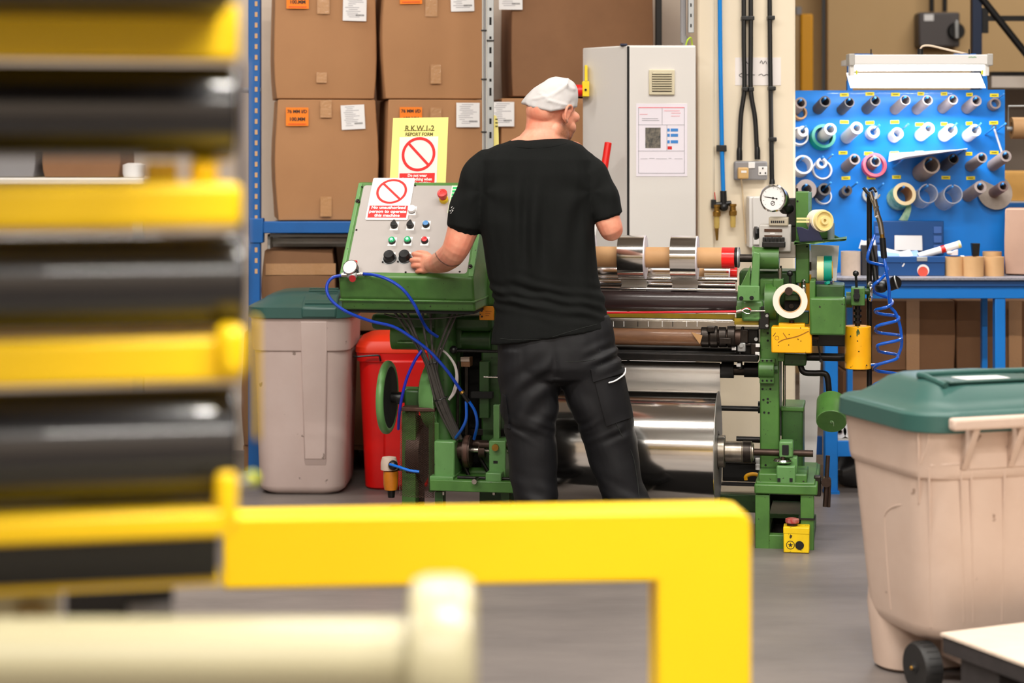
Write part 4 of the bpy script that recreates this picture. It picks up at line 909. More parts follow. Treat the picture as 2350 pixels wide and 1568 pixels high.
ws_ = P('winding_shaft', M_oily, MM().hx(1190, 1728, 591, 9, .04)); P('shaft_cap', M_blackm, MM().hx(1687, 1697, 591, 23, .04, 28), ws_)
for k in range(2): P('cap_ring', M_galv, MM().hx(1693 + 2 * k, 1696 + 2 * k, 591, 24 - k * 4, .04, 28), ws_)
P('lever_box', G_, MM().pb(1774, 641, 1798, 668, .02, .1), hs, bevel=.004); P('lever_bolt', M_steel, MM().vz(1790, 615, 642, 5, .06), hs); P('lever_tip', M_black, MM().vz(1792, 610, 620, 2, .06), hs)
lv = P('ball_lever', M_black, MM().wire([(1813, 632, .02), (1814, 660, .02)], .005, 8, 0)); P('ball', M_black, MM().sphere(ML(1813, 628, .02), 7.2 * PXM), lv)
# tape peg: bracket the ring of tape hangs on
tp = P('tape_hook', DGn, MM().pb(1800, 676, 1834, 690, -.03, .12), bevel=.004); P('hook_pin', M_rusty, MM().fy(1810, 669, 9, -.09, .0), tp)
P('hook_base', M_dark, MM().pb(1800, 690, 1836, 716, .0, .1), tp, bevel=.003); P('hook_nut', M_oily, MM().fy(1816, 703, 6, -.01, .0, 6), tp)
P('valve_body', G_, MM().pb(1786, 716, 1856, 744, .02, .1), tp, bevel=.003)
# right gearbox
gb_ = P('gearbox_flange', G_, MM().pb(1858, 645, 1871, 724, -.05, .16), bevel=.004)
P('gearbox_rear', DGn, MM().pb(1871, 654, 1938, 690, .0, .16), gb_, bevel=.006); P('gearbox_cover', G_, MM().pb(1858, 684, 1940, 770, -.07, .1), gb_, bevel=.008)
P('chrome_ring', M_chrome, MM().torus(ML(1844, 665, .0), (1, .12, 0), 21 * PXM, 3.8 * PXM), gb_)
# upper post with tray
pt = P('upper_post', G_, MM().pb(1826, 440, 1857, 650, .1, .19), bevel=.004)
P('post_side', mat('teal_worn', (92, 130, 120), .5, var=.8, vscale=20, vcol=(60, 110, 40)), MM().pb(1855, 442, 1862, 520, .1, .19), pt)
P('post_pin', M_black, MM().vz(1829, 432, 442, 2.5, .14), pt); bolts(pt, [(1830, 462), (1830, 556), (1852, 566)], .1, 2.2)
P('black_upright', M_black, MM().pb(1812, 456, 1829, 588, .13, .2), bevel=.004)
tr_ = P('green_tray', G_, MM().prism([(0, 0), (118 * PXM, 11 * PXM), (118 * PXM, 16 * PXM), (44 * PXM, 2.5 * PXM), (0, 7 * PXM)], ML(1822, 562, -.02), (1, 0, 0), (0, 0, 1), (0, .16, 0)), bevel=.002)
P('tray_back', DGn, MM().prism([(0, 0), (82 * PXM, 8 * PXM), (38 * PXM, 32 * PXM), (4 * PXM, 32 * PXM)], ML(1858, 560, .15), (1, 0, 0), (0, 0, 1), (0, .006, 0)), tr_)
P('clear_pot', mat('murky_pot', (140, 150, 150), .3, alpha=.8), MM().vz(1907, 512, 552, 8, .1), tr_)
# counter
cn = P('meter_counter', M_lgrey, MM().pb(1742, 516, 1815, 578, .04, .16), bevel=.005)
P('counter_foot', mat('taupe_metal', (150, 142, 132), .5), MM().pb(1745, 556, 1826, 592, .06, .17), cn, bevel=.003)
P('counter_head', mat('beige_metal', (176, 166, 146), .45), MM().pb(1764, 499, 1809, 519, .03, .12), cn, bevel=.004)
for k in range(7): P('digit_drum', M_ink, MM().pb(1769 + k * 4.6, 506.5, 1772.4 + k * 4.6, 512, .0285, .031), cn)
P('counter_window', mat('brown_window', (70, 46, 38), .15, coat=.6), MM().pb(1754, 526, 1795, 532, .037, .041), cn); P('counter_window', mat('brown_window', (70, 46, 38)), MM().pb(1754, 540, 1795, 543.5, .037, .041), cn)
P('name_strip', M_white, MM().pb(1767, 534.5, 1778, 537, .0385, .041), cn)
for k in range(6): P('key', M_black, MM().pb(1750 + k * 8.6, 545, 1757.5 + k * 8.6, 556, .015, .04), cn, bevel=.002)
P('key_bank', M_black, MM().pb(1749, 555, 1802, 568, .008, .04), cn, bevel=.003)
P('side_knob', M_black, MM().lathe([(0, 0), (.02, .0), (.026, .01), (.026, .02), (.02, .022)], ML(1743, 535, .09), (-1, -.25, 0), 8), cn)
# pressure gauge on the upper post
gd = Vector((-.32, -.92, .1)).normalized(); gc = ML(1775, 455, .02)
gg = P('pressure_gauge', M_black, MM().lathe([(.0, -.075), (.03, -.07), (.046, -.05), (.05, -.02), (.05, 0)], gc, gd, 32))
P('bezel', M_chrome, MM().lathe([(.049, -.006), (.0545, -.004), (.0555, .006), (.051, .012), (.0475, .008)], gc, gd, 40, cap=False), gg)
P('dial_face', M_white, MM().lathe([(0, .0035), (.049, .0035), (.049, .0), (0, 0)], gc, gd, 40), gg)
gu, gv_, gw = frame_of(gd)
def ga(a, r, h=.0045): return gc + gw * h + (gu * cos(a) + gv_ * sin(a)) * r
P('needle', M_ink, MM().tube([ga(radians(-8), .016), ga(0, .004), ga(radians(172), .036)], .0014, 6, 0), gg)
P('needle_hub', M_ink, MM().lathe([(.0042, .004), (.0042, .006), (0, .0062)], gc, gd, 16), gg); P('needle_tail', M_ink, MM().lathe([(.0035, .004), (.0035, .0055), (0, .0056)], gc + (ga(radians(-8), .015) - ga(0, 0)), gd, 12), gg)
for k in range(11):
    a = radians(-40 + 26 * k); P('scale_mark', M_ink, MM().tube([ga(a, .038), ga(a, .042)], .0006, 4, 0), gg)
P('dial_emblem', M_ink, MM().torus(ga(radians(-90), .02), gd, .008, .001, 20, 6), gg)
P('dial_emblem_bar', M_ink, MM().tube([ga(radians(-110), .024), ga(radians(-90), .02), ga(radians(-70), .016)], .001, 5, 2), gg)
P('gauge_neck', M_black, MM().tube([gc - gd * .05, ML(1800, 480, .09), ML(1818, 476, .15)], .02, 12, 3), gg)
P('gauge_bracket', M_black, MM().pb(1805, 455, 1828, 520, .12, .18), gg, bevel=.004)
# yellow guard box and yellow weight
yb = P('yellow_guard', M_yellow2, MM().pb(1770, 751, 1863, 811, -.06, .02), bevel=.005)
P('guard_cap', M_yellow2, MM().pb(1787, 743, 1847, 755, -.05, .01), yb, bevel=.003)
P('scratch', mat('scratch_brown', (150, 100, 10), .6), MM().wire([(1786, 786, -.0605), (1800, 779, -.0605), (1830, 772, -.0605), (1856, 760, -.0605)], .0018, 5, 3), yb)
P('scratch', mat('scratch_brown', (150, 100, 10)), MM().wire([(1797, 764, -.0605), (1806, 777, -.0605)], .0016, 5, 0), yb); P('scratch', M_rusty, MM().wire([(1774, 772, -.0605), (1780, 764, -.0605)], .0012, 5, 0), yb)
P('scratch', mat('scratch_brown', (150, 100, 10)), MM().torus(ML(1783, 776, -.0602), (0, 1, 0), 4.5 * PXM, .001, 14, 5), yb)
for (a, b) in ((1811, 768), (1838, 783), (1837, 753), (1810, 792), (1786, 793)): P('paint_chip', M_dark, MM().fy(a, b, 1.3, -.0607, -.058, 7), yb)
P('guard_stem', M_rusty, MM().vz(1817, 735, 745, 6, -.02), yb)
P('side_stub', M_rusty, MM().hx(1863, 1879, 775, 7, -.0), yb)
P('link_rod', M_black, MM().wire([(1876, 780, -.0), (1884, 828, .0)], .0035, 8, 0)); P('link_end', M_black, MM().fy(1884, 829, 3.5, -.01, .01))
P('rear_arm', M_black, MM().pb(1862, 768, 1942, 795, .12, .2), bevel=.004); P('lower_arm', M_blackm, MM().hx(1846, 1944, 820, 9, .1)); 
yw_ = P('yellow_weight', M_yellow2, MM().vz(1969, 748, 846, 29.5, .06, 36), bevel=.003)
zf = lambda y: ML(1969, y, .06 - 29.5 * PXM)
text('P', .026, zf(770) + Vector((-.003, -.0012, 0)), (1, 0, 0), (0, 0, 1), M_dgreen, 'painted_letter', yw_, bold=.001) if False else None
def mtext(body, size, p, m, par, name='painted_letter', bold=0.0): return text(body, size, mw(p), RR, (0, 0, 1), m, name, par, bold=bold)
mtext('P', .024, zf(767) + Vector((.0, -.0015, 0)), M_dgreen, yw_, bold=.001); mtext('^', .026, zf(762) + Vector((0, -.0015, 0)), M_dgreen, yw_, bold=.001)
P('letter_dash', M_dgreen, MM().pb(1966, 750, 1971, 751.2, .0085, .012), yw_)
for (a, b) in ((1971, 807), (1968, 783), (1952, 772), (1989, 839)): P('paint_chip', M_dark, MM().fy(a, b, 1.6, .0085, .016, 7), yw_)
P('threaded_rod', M_oily, MM().vz(1968, 692, 750, 6, .06), yw_)
for k in range(4): P('rod_nut', M_blackm, MM().vz(1968, 697 + k * 13, 703 + k * 13, 9, .06, 6), yw_)
lb2 = P('lever_bracket', G_, MM().pb(1953, 661, 1985, 702, .0, .1), bevel=.004); P('bracket_boss', DGn, MM().hx(1942, 1956, 688, 18, .06), lb2); P('bracket_bolt', M_dark, MM().fy(1966, 680, 8, -.02, .0, 8), lb2)
P('bracket_pin', M_dark, MM().pb(1960, 664, 1972, 692, -.012, .0), lb2, bevel=.002)
lv2 = P('ball_lever', M_black, MM().wire([(1964, 632, .03), (1966, 664, .03)], .005, 8, 0)); P('ball', M_black, MM().sphere(ML(1964, 628, .03), 7 * PXM), lv2)
P('chrome_ring', M_chrome, MM().torus(ML(1997, 669, .05), (1, .1, 0), 20 * PXM, 4 * PXM)); P('ring_arm', DGn, MM().hx(1980, 1996, 669, 7, .06))
# crank and green counterweight
cr = P('crank_pipe', M_blackm, MM().wire([(1833, 812, .08), (1838, 842, .07), (1846, 855, .06), (1868, 857, .06), (1888, 857, .06), (1897, 862, .06), (1901, 882, .06), (1904, 934, .06)], .012, 12, 4))
P('crank_socket', DGn, MM().pb(1798, 812, 1850, 840, .04, .16), cr, bevel=.006); P('crank_boss', M_brass, MM().hx(1800, 1828, 828, 9, .08), cr)
ax = Vector((0, -.80, -.60)); e0 = ML(1908, 968, -.04)
cw = P('counter_weight', G_, MM().lathe([(0, 0), (.057, 0), (.0585, .002), (.0585, .108), (.057, .11), (0, .11)], e0 - ax * .11, ax, 36))
P('weight_screw', M_lgreen, MM().lathe([(.006, 0), (.006, .003), (0, .003)], e0 + Vector((0, 0, .0)), ax, 12), cw)
P('screw_slot', M_lgreen, MM().tube([e0 + Vector((.003, -.003, .002)), e0 + Vector((.008, -.002, -.002)), e0 + Vector((.008, .012, -.018))], .002, 6, 2), cw)
# red pull cord with its eye bolt
pcord = P('pull_cord', mat('red_cord', (226, 22, 40), .4), MM().wire([(1150, 720, -.0), (1400, 718, -.0), (1692, 715, -.02)], .004, 8, 2))
P('cord_ferrule', M_steel, MM().wire([(1690, 716, -.02), (1702, 713, -.02)], .007, 8, 0), pcord)
P('cord_loop', mat('red_cord', (226, 22, 40)), MM().wire([(1702, 713, -.02), (1710, 708, -.02), (1718, 708, -.02), (1723, 712, -.02)], .0035, 6), pcord)
P('thimble', M_chrome, MM().wire([(1702, 714, -.022), (1712, 709, -.022), (1722, 713, -.022), (1719, 720, -.022), (1711, 719, -.022), (1702, 714, -.022)], .0022, 6), pcord)
P('eye_bolt', M_steel, MM().wire([(1722, 714, -.02), (1736, 714, -.015), (1756, 714, -.01)], .0034, 8, 2), pcord)
P('cord_switch', M_black, MM().pb(1741, 703, 1765, 756, -.0, .05), pcord, bevel=.003); P('switch_screw', M_galv, MM().fy(1760, 725, 3.4, -.003, .0), pcord); P('switch_screw', M_galv, MM().fy(1760, 748, 3.4, -.003, .0), pcord)
P('cord_tail', M_white, MM().wire([(1670, 720.5, -.02), (1688, 720, -.02)], .002, 6, 0), pcord)

# ---------------------------------------------------------------- left side of the machine
bm_ = P('base_beam', G_, MM().pb(986, 1104, 1180, 1130, -.1, .16), bevel=.004)
for x in (998, 1150): P('beam_leg', DGn, MM().pb(x, 1130, x + 18, 1256, -.04, .02))
for x in (1018, 1134): P('beam_nut', M_steel, MM().vz(x, 1129, 1136, 4, -.06, 6), bm_)
P('drive_block', LG, MM().pb(996, 1013, 1043, 1095, -.06, .1), bevel=.006); P('drive_plate', G_, MM().pb(996, 970, 1012, 1020, -.02, .1), bevel=.004); P('drive_foot', LG, MM().pb(986, 1094, 1040, 1116, -.09, .1), bevel=.003)
bg = P('bearing_stand', LG, MM().pb(1122, 1012, 1160, 1100, -.03, .08), bevel=.004); P('stand_foot', LG, MM().pb(1114, 1086, 1150, 1116, -.09, .05), bg, bevel=.004); P('stand_bolt', M_brass, MM().fy(1136, 1028, 8, -.045, -.03), bg); P('stand_window', M_dark, MM().pb(1132, 1058, 1142, 1064, -.0315, -.029), bg)
P('base_knob', M_steel, MM().fy(1088, 1106, 6, -.14, -.08), bm_); P('knob_rod', M_blackm, MM().hx(1050, 1180, 1098, 4, -.06), bm_)
sp_ = P('drive_spindle', M_steel, MM().hx(1046, 1200, 1034, 6, 0.02)); P('spindle_hub', M_rusty, MM().hx(1045, 1068, 1034, 20, .02), sp_); P('pulley', M_rusty, MM().hx(1066, 1082, 1036, 36, .02, 32), sp_); P('pulley_rim', M_brownmesh, MM().hx(1070, 1078, 1036, 38, .02, 32), sp_); P('collar', M_rusty, MM().hx(1100, 1114, 1034, 17, .02), sp_); P('collar', M_rusty, MM().hx(1084, 1120, 1020, 10, .06), sp_)
P('lower_pipe', G_, MM().hx(1078, 1124, 1085, 12, .1)); 
P('strut', M_blackm, MM().wire([(1050, 1040, .04), (1078, 1096, .04)], .008, 8, 0)); P('strut', M_blackm, MM().wire([(1100, 1050, .06), (1128, 1096, .06)], .008, 8, 0))
# belt guard, gear case and green hand wheel
P('belt_guard', LG, MM().lathe([(0, -.03), (.12, -.03), (.145, -.015), (.15, .01), (.15, .05), (0, .05)], ML(1002, 903, .1), (.97, -.2, 0), 40))
P('guard_arm', LG, MM().pb(972, 830, 996, 985, .05, .14), bevel=.02) 
gk = P('gear_case', DGn, MM().pb(927, 895, 970, 944, .02, .12), bevel=.01); P('gear_dome', LG, MM().hx(927, 968, 898, 11, .07), gk)
hwg = P('green_hand_wheel', LG, MM().torus(ML(889, 912, .06), (1, 0, 0), 78 * PXM, 9.5 * PXM, 48, 12)); P('wheel_web', M_dark, MM().lathe([(.0, -.012), (.125, -.006), (.125, .006), (.0, .012)], ML(893, 912, .06), (1, 0, 0), 36), hwg)
P('wheel_hub', M_black, MM().wire([(892, 912, .06), (928, 912, .06)], .022, 14, 0), hwg); P('hub_collar', M_black, MM().hx(912, 922, 914, 15, .06), hwg)
# tensioner motor under the desk
mo = P('motor', G_, MM().hx(902, 1010, 770, 34, .1, 32)); P('motor_end', LG, MM().lathe([(0, 0), (.035, .004), (.058, .022)], ML(898, 770, .1), (1, 0, 0), 32), mo); P('motor_fin', LG, MM().pb(912, 785, 956, 788, .035, .05), mo)
P('motor_bracket', DGn, MM().pb(850, 722, 1130, 760, .05, .25), bevel=.02); P('gearmotor', DGn, MM().hx(1060, 1128, 780, 24, .1), mo); P('motor_box', DGn, MM().pb(976, 755, 1060, 800, .06, .2), mo, bevel=.006)
# inner dark frame between legs and desk
P('left_side_frame', DGn, MM().pb(1104, 610, 1150, 1104, .1, .24), bevel=.008); P('frame_face', G_, MM().pb(1108, 615, 1134, 702, .02, .14), bevel=.01)
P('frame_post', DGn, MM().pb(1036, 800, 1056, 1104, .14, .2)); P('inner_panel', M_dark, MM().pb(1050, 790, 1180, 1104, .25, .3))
for (a, b, c, d, dd, m) in ((1066, 820, 1074, 1000, .05, M_oily), (1100, 830, 1122, 960, .06, M_dgreen), (1132, 930, 1146, 1016, .03, M_lgreen), (1080, 900, 1130, 915, .04, M_dark), (1050, 985, 1180, 1000, .1, M_blackm)):
    P('frame_strut', m, MM().pb(a, b, c, d, dd, dd + .03), bevel=.002)
P('wood_block', M_card2, MM().pb(1058, 822, 1078, 842, .04, .1)); P('pale_block', M_pale, MM().pb(1057, 820, 1077, 830, .035, .045))
P('shift_rod', M_blackm, MM().hx(1040, 1150, 806, 3.5, -.02)); P('shift_knob', M_black, MM().sphere(ML(1041, 803, -.02), 10 * PXM)); P('small_lever', M_steel, MM().hx(1110, 1150, 866, 2.5, -.02)); P('small_lever', M_blackm, MM().wire([(1150, 850, -.02), (1142, 862, -.02), (1126, 866, -.02)], .003))
P('steel_rod', M_oily, MM().wire([(1052, 830, -.0), (1050, 980, .0)], .006, 8, 0))
ot = P('orange_tag', mat('orange_plate', (255, 158, 4), .45, var=.15, vscale=20), MM().pb(1100, 703, 1134, 735, -.02, -.014), bevel=.003)
for (a, b, r) in ((1105, 713, 3.2), (1106, 727, 2.4), (1102, 722, 1.4)): P('tag_hole', M_ink, MM().fy(a, b, r, -.0215, -.019, 10), ot)
for k in range(3): P('printed_line', mat('rust_ink', (190, 100, 10), .6), MM().pb(1114, 714 + k * 5, 1128 - k * 3, 715.3 + k * 5, -.0212, -.019), ot)
# front foot post with the expanded metal guard
fp = P('foot_post', G_, MM().pb(922, 945, 954, 1180, .0, .06), bevel=.004); P('foot_plate', M_rusty, MM().pb(880, 1176, 985, 1184, -.05, .1)) 
P('foot_lower', DGn, MM().pb(918, 1160, 960, 1262, -.01, .07), fp)
P('foot_screw', M_oily, MM().vz(878, 1170, 1184, 5, .0)) if False else None
mg = MM(); o = ML(912, 1140, -.04); wA = 88 * PXM; hA = 205 * PXM; nC = 12; nR = 40
def mp(u_, v_):
    # wraps back at the left edge like a curved guard
    a = u_ * wA; dd = -.045 + (.10 * max(0, .45 - u_) ** 1.6) * 1.2 + .06 * max(0, v_ - .96)
    return Vector((o.x + a * (1 - .03 * v_) + .008 * v_, dd, o.z + v_ * hA))
for c_ in range(nC + 1):
    for sgn in (1, -1):
        pts = []
        for r_ in range(nR + 1):
            off = (.5 if r_ % 2 else -.5) * sgn * .96
            pts.append(mp(min(max((c_ + off) / nC, 0), 1), r_ / nR))
        if sgn == 1 or True: mg.tube(pts, .0011, 4, 0)
gm_ = mg.obj('mesh_guard', M_brownmesh, mc_, kind='stuff', smooth=0)
P('guard_top', M_brownmesh, MM().pb(920, 936, 998, 945, -.05, .06), bevel=.003); P('guard_side', DGn, MM().pb(984, 945, 996, 1130, .0, .06)); P('guard_belt', M_rusty, MM().pb(950, 955, 972, 1180, .07, .09))
P('guard_wheel', M_rusty, MM().hx(945, 975, 1040, 70, .1, 28))
orf = P('oil_filter', mat('amber_filter', (200, 120, 20), .35, var=.5, vscale=14, vcol=(150, 80, 10)), MM().lathe([(0, 0), (.026, .0), (.03, .02), (.031, .06), (.03, .075)], ML(897, 1124, .02), (0, 0, 1)))
P('filter_head', M_pale, MM().lathe([(.034, 0), (.034, .03), (.028, .05), (0, .055)], ML(893, 1078, .02), (0, 0, 1)), orf); P('filter_valve', M_black, MM().sphere(ML(902, 1068, -.015), .02), orf); P('filter_drain', M_blackm, MM().vz(898, 1122, 1142, 8, .02, 12, 10), orf)
P('filter_hose', mat('bright_hose', (20, 110, 216), .3), MM().wire([(895, 1066, -.03), (915, 1072, -.055), (940, 1080, -.062), (962, 1083, -.058)], .0055), orf)
P('filter_bracket', M_oily, MM().hx(900, 940, 1075, 6, .04), orf)

# ---------------------------------------------------------------- control desk
TA = radians(40); pn = Vector((0, -cos(TA), sin(TA))); pu = Vector((0, sin(TA), cos(TA))); ps = Vector((1, 0, 0))
BL = ML(795, 626, -.27)
def PN(px, py, h=0.0): return MP(px, py, BL + pn * h, pn)
dk = thing('control_desk', 'green sloping control desk with a steel panel under the worker\'s left hand', 'control desk', mw(ML(945, 1104, .0)) * Vector((1, 1, 0)) + Vector((0, 0, 0)))
def C(name, m, mm, par=None, **k): return mm.obj(name, m, par if par is not None else dk, **k)
TL = PN(822, 424); TR = PN(1092, 420); BR = PN(1068, 632)
wp = TR.x - TL.x; hp = (TL - BL).dot(pu)
x0 = BL.x - .028; x1 = BL.x + wp + .024
prof = []   # (d, z) side profile
a = BL - pu * .022 ; zB = ML(800, 711, -.24).z; zM = ML(800, 688, -.255).z
prof = [(a.y, a.z), (BL + pu * (hp + .012)).yz[:] , ]
pr = [(a.y - .004, a.z), ((BL + pu * (hp + .014)).y, (BL + pu * (hp + .014)).z), ((BL + pu * (hp + .014)).y + .06, (BL + pu * (hp + .014)).z - .01), (.06, zB), (-.235, zB), (-.252, zM), (-.262, zM + .006)]
hsg = MM().loft([[Vector((x, d, z)) for d, z in pr] for x in (x0, x1)])
hb = C('housing', M_green, hsg, bevel=.009, seg=3)
C('housing_rim', M_green, MM().bx(x0 - .004, x1 + .004, -.263, .05, zM - .006, zM + .004), hb, bevel=.004)
C('bottom_plate', M_dark, MM().bx(x0 + .01, x1 - .01, -.22, .05, zB - .012, zB), hb)
s0 = BL + ps * .008 - pu * -.004
pw, ph_ = wp - .004, hp - .006
def rrect(w, h, r, n=4):
    out = []
    for (cx_, cy_, a0) in ((w - r, h - r, 0), (r, h - r, 90), (r, r, 180), (w - r, r, 270)):
        for i in range(n + 1):
            a_ = radians(a0 + 90 * i / n); out.append((cx_ + r * cos(a_), cy_ + r * sin(a_)))
    return out
pnl = C('steel_panel', mat('brushed_panel', (182, 175, 171), .36, metal=.35, var=.35, vscale=3, vcol=(162, 155, 151)), MM().prism(rrect(pw, ph_, .012), BL + pn * .001, ps, pu, pn * .0025))
for (a_, b_) in ((831, 429), (953, 426), (818, 528), (931, 625), (1055, 624), (1080, 430)):
    C('panel_screw', M_oily, MM().lathe([(.0042, 0), (.0042, .0015), (.003, .0028), (0, .003)], PN(a_, b_, .0035), pn, 12), pnl)
for (a_, b_) in ((821, 462), (1079, 612)): C('lid_bolt', M_oily, MM().lathe([(.009, -.004), (.009, .003), (.005, .004), (.005, .008), (0, .008)], PN(a_, b_, .006), pn, 14), hb)
C('rim_left', M_lgreen, MM().prism([(0, 0), (.016, 0), (.016, hp + .02), (0, hp + .02)], BL - ps * .024 - pu * .014, ps, pu, pn * .006), hb, bevel=.003)
C('rim_right', M_lgreen, MM().prism([(0, 0), (.02, 0), (.02, hp + .02), (0, hp + .02)], BL + ps * (wp + .003) - pu * .014, ps, pu, pn * .005), hb, bevel=.003)
C('desk_neck', M_dgreen, MM().bx(x0 + .1, x1 - .1, -.08, .06, ML(940, 1104, 0).z, zB - .01)) if False else None
C('desk_stem', M_dgreen, MM().vz(1022, 712, 1104, 26, .02, 24))
C('stem_flange', M_dgreen, MM().vz(1022, 712, 726, 44, .0, 24))
def btn(px, py, m, kind, label=None):
    c = PN(px, py, .0035)
    o = C(kind, M_black, MM().lathe([(.0145, 0), (.0145, .006), (.0135, .009), (.0125, .013), (0, .013)], c, pn, 20))
    if label: o['label'] = label
    C('bezel_plate', M_white, MM().prism([(-.0165, -.021), (.0165, -.021), (.0165, .022), (-.0165, .022)], c - pn * .0015, ps, pu, pn * .002), o, bevel=.001)
    if kind == 'selector_switch':
        C('selector_handle', M_black, MM().prism([(-.012, -.012), (.012, -.012), (.012, .002), (.003, .018), (-.003, .018), (-.012, .002)], c + pn * .01, ps, pu, pn * .012), o, bevel=.003)
    else:
        C('button_cap', m, MM().lathe([(.0115, .012), (.0115, .0165), (.009, .018), (0, .0182)], c, pn, 20), o)
M_gl = mat('green_lens', (10, 158, 96), .2, coat=.5); M_wl = mat('white_lens', (240, 240, 240), .3); M_bl = mat('blue_lens', (72, 132, 190), .4)
btn(946, 484, M_wl, 'push_button', 'white push button')
btn(905, 519, None, 'selector_switch'); btn(942, 519, None, 'selector_switch'); btn(978, 517, M_bl, 'push_button', 'blue push button')
btn(900, 555, M_gl, 'push_button', 'green push button on the left'); btn(936, 554, M_gl, 'push_button', 'green push button in the middle'); btn(975, 554, mat('red_lens', (196, 36, 40), .35), 'push_button', 'red push button')
for (px, py) in ((900, 555), (936, 554)):
    c = PN(px, py, .0035); C('lens_cover', M_gl, MM().lathe([(.0125, .008), (.0135, .013), (.0125, .017), (.008, .0175), (.008, .0186), (0, .019)], c, pn, 20)); C('lens_top', mat('mint_lens', (170, 236, 206), .3), MM().lathe([(.0062, .0188), (0, .0196)], c, pn, 20))
c = PN(946, 484, .0035); C('white_cap', M_wl, MM().lathe([(.0145, .004), (.0165, .012), (.0155, .018), (.01, .0205), (0, .021)], c, pn, 22))
for i, (px, py) in enumerate(((895, 594), (930, 593))):
    c = PN(px, py, .0035)
    o = C('dial_knob', M_black, MM().lathe([(.026, 0), (.026, .005), (.0225, .007), (.0205, .03), (.018, .033), (0, .034)], c, pn, 28))
    C('dial_plate', M_white, MM().prism([(-.018, .008), (.018, .008), (.018, .031), (-.018, .031)], c - pn * .0012, ps, pu, pn * .0015), o); C('dial_disc', M_galv, MM().lathe([(.029, -.001), (.029, .0012), (0, .0012)], c - ps * .002, pn, 28), o)
    C('dial_screw', M_dark, MM().lathe([(.004, 0), (.004, .003), (0, .003)], c - ps * .026 - pu * .018, pn, 10), o)
es = PN(1019, 460, .0035); eo = C('emergency_button', mat('estop_red', (208, 52, 50), .38), MM().lathe([(.014, .018), (.0145, .03), (.0195, .034), (.0205, .046), (.019, .05), (.009, .052), (.008, .0505), (0, .0505)], es, pn, 28)); eo['label'] = 'red mushroom emergency button'
C('yellow_collar', mat('collar_yellow', (236, 196, 20), .4), MM().lathe([(.018, 0), (.018, .014), (.015, .018), (0, .018)], es, pn, 24), eo)
# green and white striped strip on the right of the panel
stp = C('striped_strip', mat('pale_lime', (226, 240, 196), .5), MM().prism([(-.004, -.06), (.03, -.06), (.03, .078), (-.004, .078)], PN(1034, 462, .003), ps, pu, pn * .0022))
for k in range(8): C('green_stripe', mat('stripe_green', (8, 172, 92), .5), MM().prism([(0, 0), (.027, 0), (.027, .0115), (0, .0115)], PN(1034, 462, .0052) + pu * (-.056 + k * .0168), ps, pu, pn * .0008), stp)
# notices
def notice(name, label, cpx, cpy, w, h, vdir, off, red, lines, m=M_paper, lift=0.0):
    """white notice with red prohibition ring; plane through the pixel, spanned by ps and vdir"""
    return None
def prohibition(par, c, R, n_, u_, v_):
    mm = MM(); rings = []
    k = 44
    rings = [[c + (u_ * cos(2 * pi * j / k) + v_ * sin(2 * pi * j / k)) * r + n_ * h for j in range(k)] for (r, h) in ((R, 0), (R, .0009), (R * .84, .0009), (R * .84, 0))]
    mm.loft(rings, closed=True); mm.obj('prohibition_ring', M_signred2, par, smooth=0)
    dq = (u_ - v_).normalized(); pq = (u_ + v_).normalized(); hw_ = R * .075
    MM().prism([(-R * .88, -hw_), (R * .88, -hw_), (R * .88, hw_), (-R * .88, hw_)], c, dq, pq, n_ * .001).obj('prohibition_bar', M_signred2, par, smooth=0)
M_signred2 = mat('prohibition_red', (224, 34, 30), .4)
# near notice: lies on the panel and stands above its top edge
h0 = .005
nl, nr, nb, ntp = PN(838, 503, h0), PN(935, 505, h0), PN(838, 505, h0), PN(860, 409, h0)
w1 = (nr - nl).x; hgt = (ntp - nb).dot(pu)
lean = ps * 0
n1 = C('warning_notice', M_white, MM().prism(rrect(w1, hgt, .006), nb, ps, pu, pn * .0016)); n1['label'] = 'white notice reading No unauthorised person to operate this machine'
cc = nb + ps * w1 * .5 + pu * hgt * .675 + pn * .0017
prohibition(n1, cc, w1 * .365, pn, ps, pu)
rd = MM().prism([(w1 * .045, hgt * .05), (w1 * .955, hgt * .05), (w1 * .955, hgt * .335), (w1 * .045, hgt * .335)], nb + pn * .0017, ps, pu, pn * .0006).obj('red_field', M_signred2, n1, smooth=0)
nW, uW, vW = MX.to_3x3() @ pn, MX.to_3x3() @ ps, MX.to_3x3() @ pu
for k, s_ in enumerate(('No unauthorised', 'person to operate', 'this machine')):
    text(s_, .0198, mw(nb + ps * w1 * .5 + pu * hgt * (.285 - .092 * k) + pn * .0024), uW, vW, M_paper, 'lettering', n1, bold=.0006, squash=1.03)
# far notice: yellow report form clipped to the desk back, with a white notice on it
dB = -.02
v2 = Vector((0, .10, 1)).normalized(); n2 = Vector((0, -1, .10)).normalized()
q0 = MP(893, 440, ML(893, 440, .09), n2); q1 = MP(1022, 440, q0, n2); q2 = MP(902, 271, q0, n2); q3 = MP(1029, 269, q0, n2)
yf = C('report_form', M_ppaper, MM().loft([[q0, q1, q3, q2], [p - n2 * .0015 for p in (q0, q1, q3, q2)]]), smooth=0); yf['label'] = 'yellow report form sheet'
def onf(px, py, h): return MP(px, py, q0 + n2 * h, n2)
un = (q1 - q0).normalized(); vn = n2.cross(un).normalized() 
if vn.z < 0: vn = -vn
un = vn.cross(n2).normalized(); lean2 = (vn + un * .055).normalized()
UW, VW = MX.to_3x3() @ un, MX.to_3x3() @ lean2
text('R.K.W.1-2', .031, mw(onf(963, 295, .0008)), UW, VW, M_olive, 'lettering', yf, bold=.0005, squash=.92); text('REPORT FORM', .0185, mw(onf(962, 308.5, .0008)), UW, VW, M_olive, 'lettering', yf, bold=.0003, squash=.95)
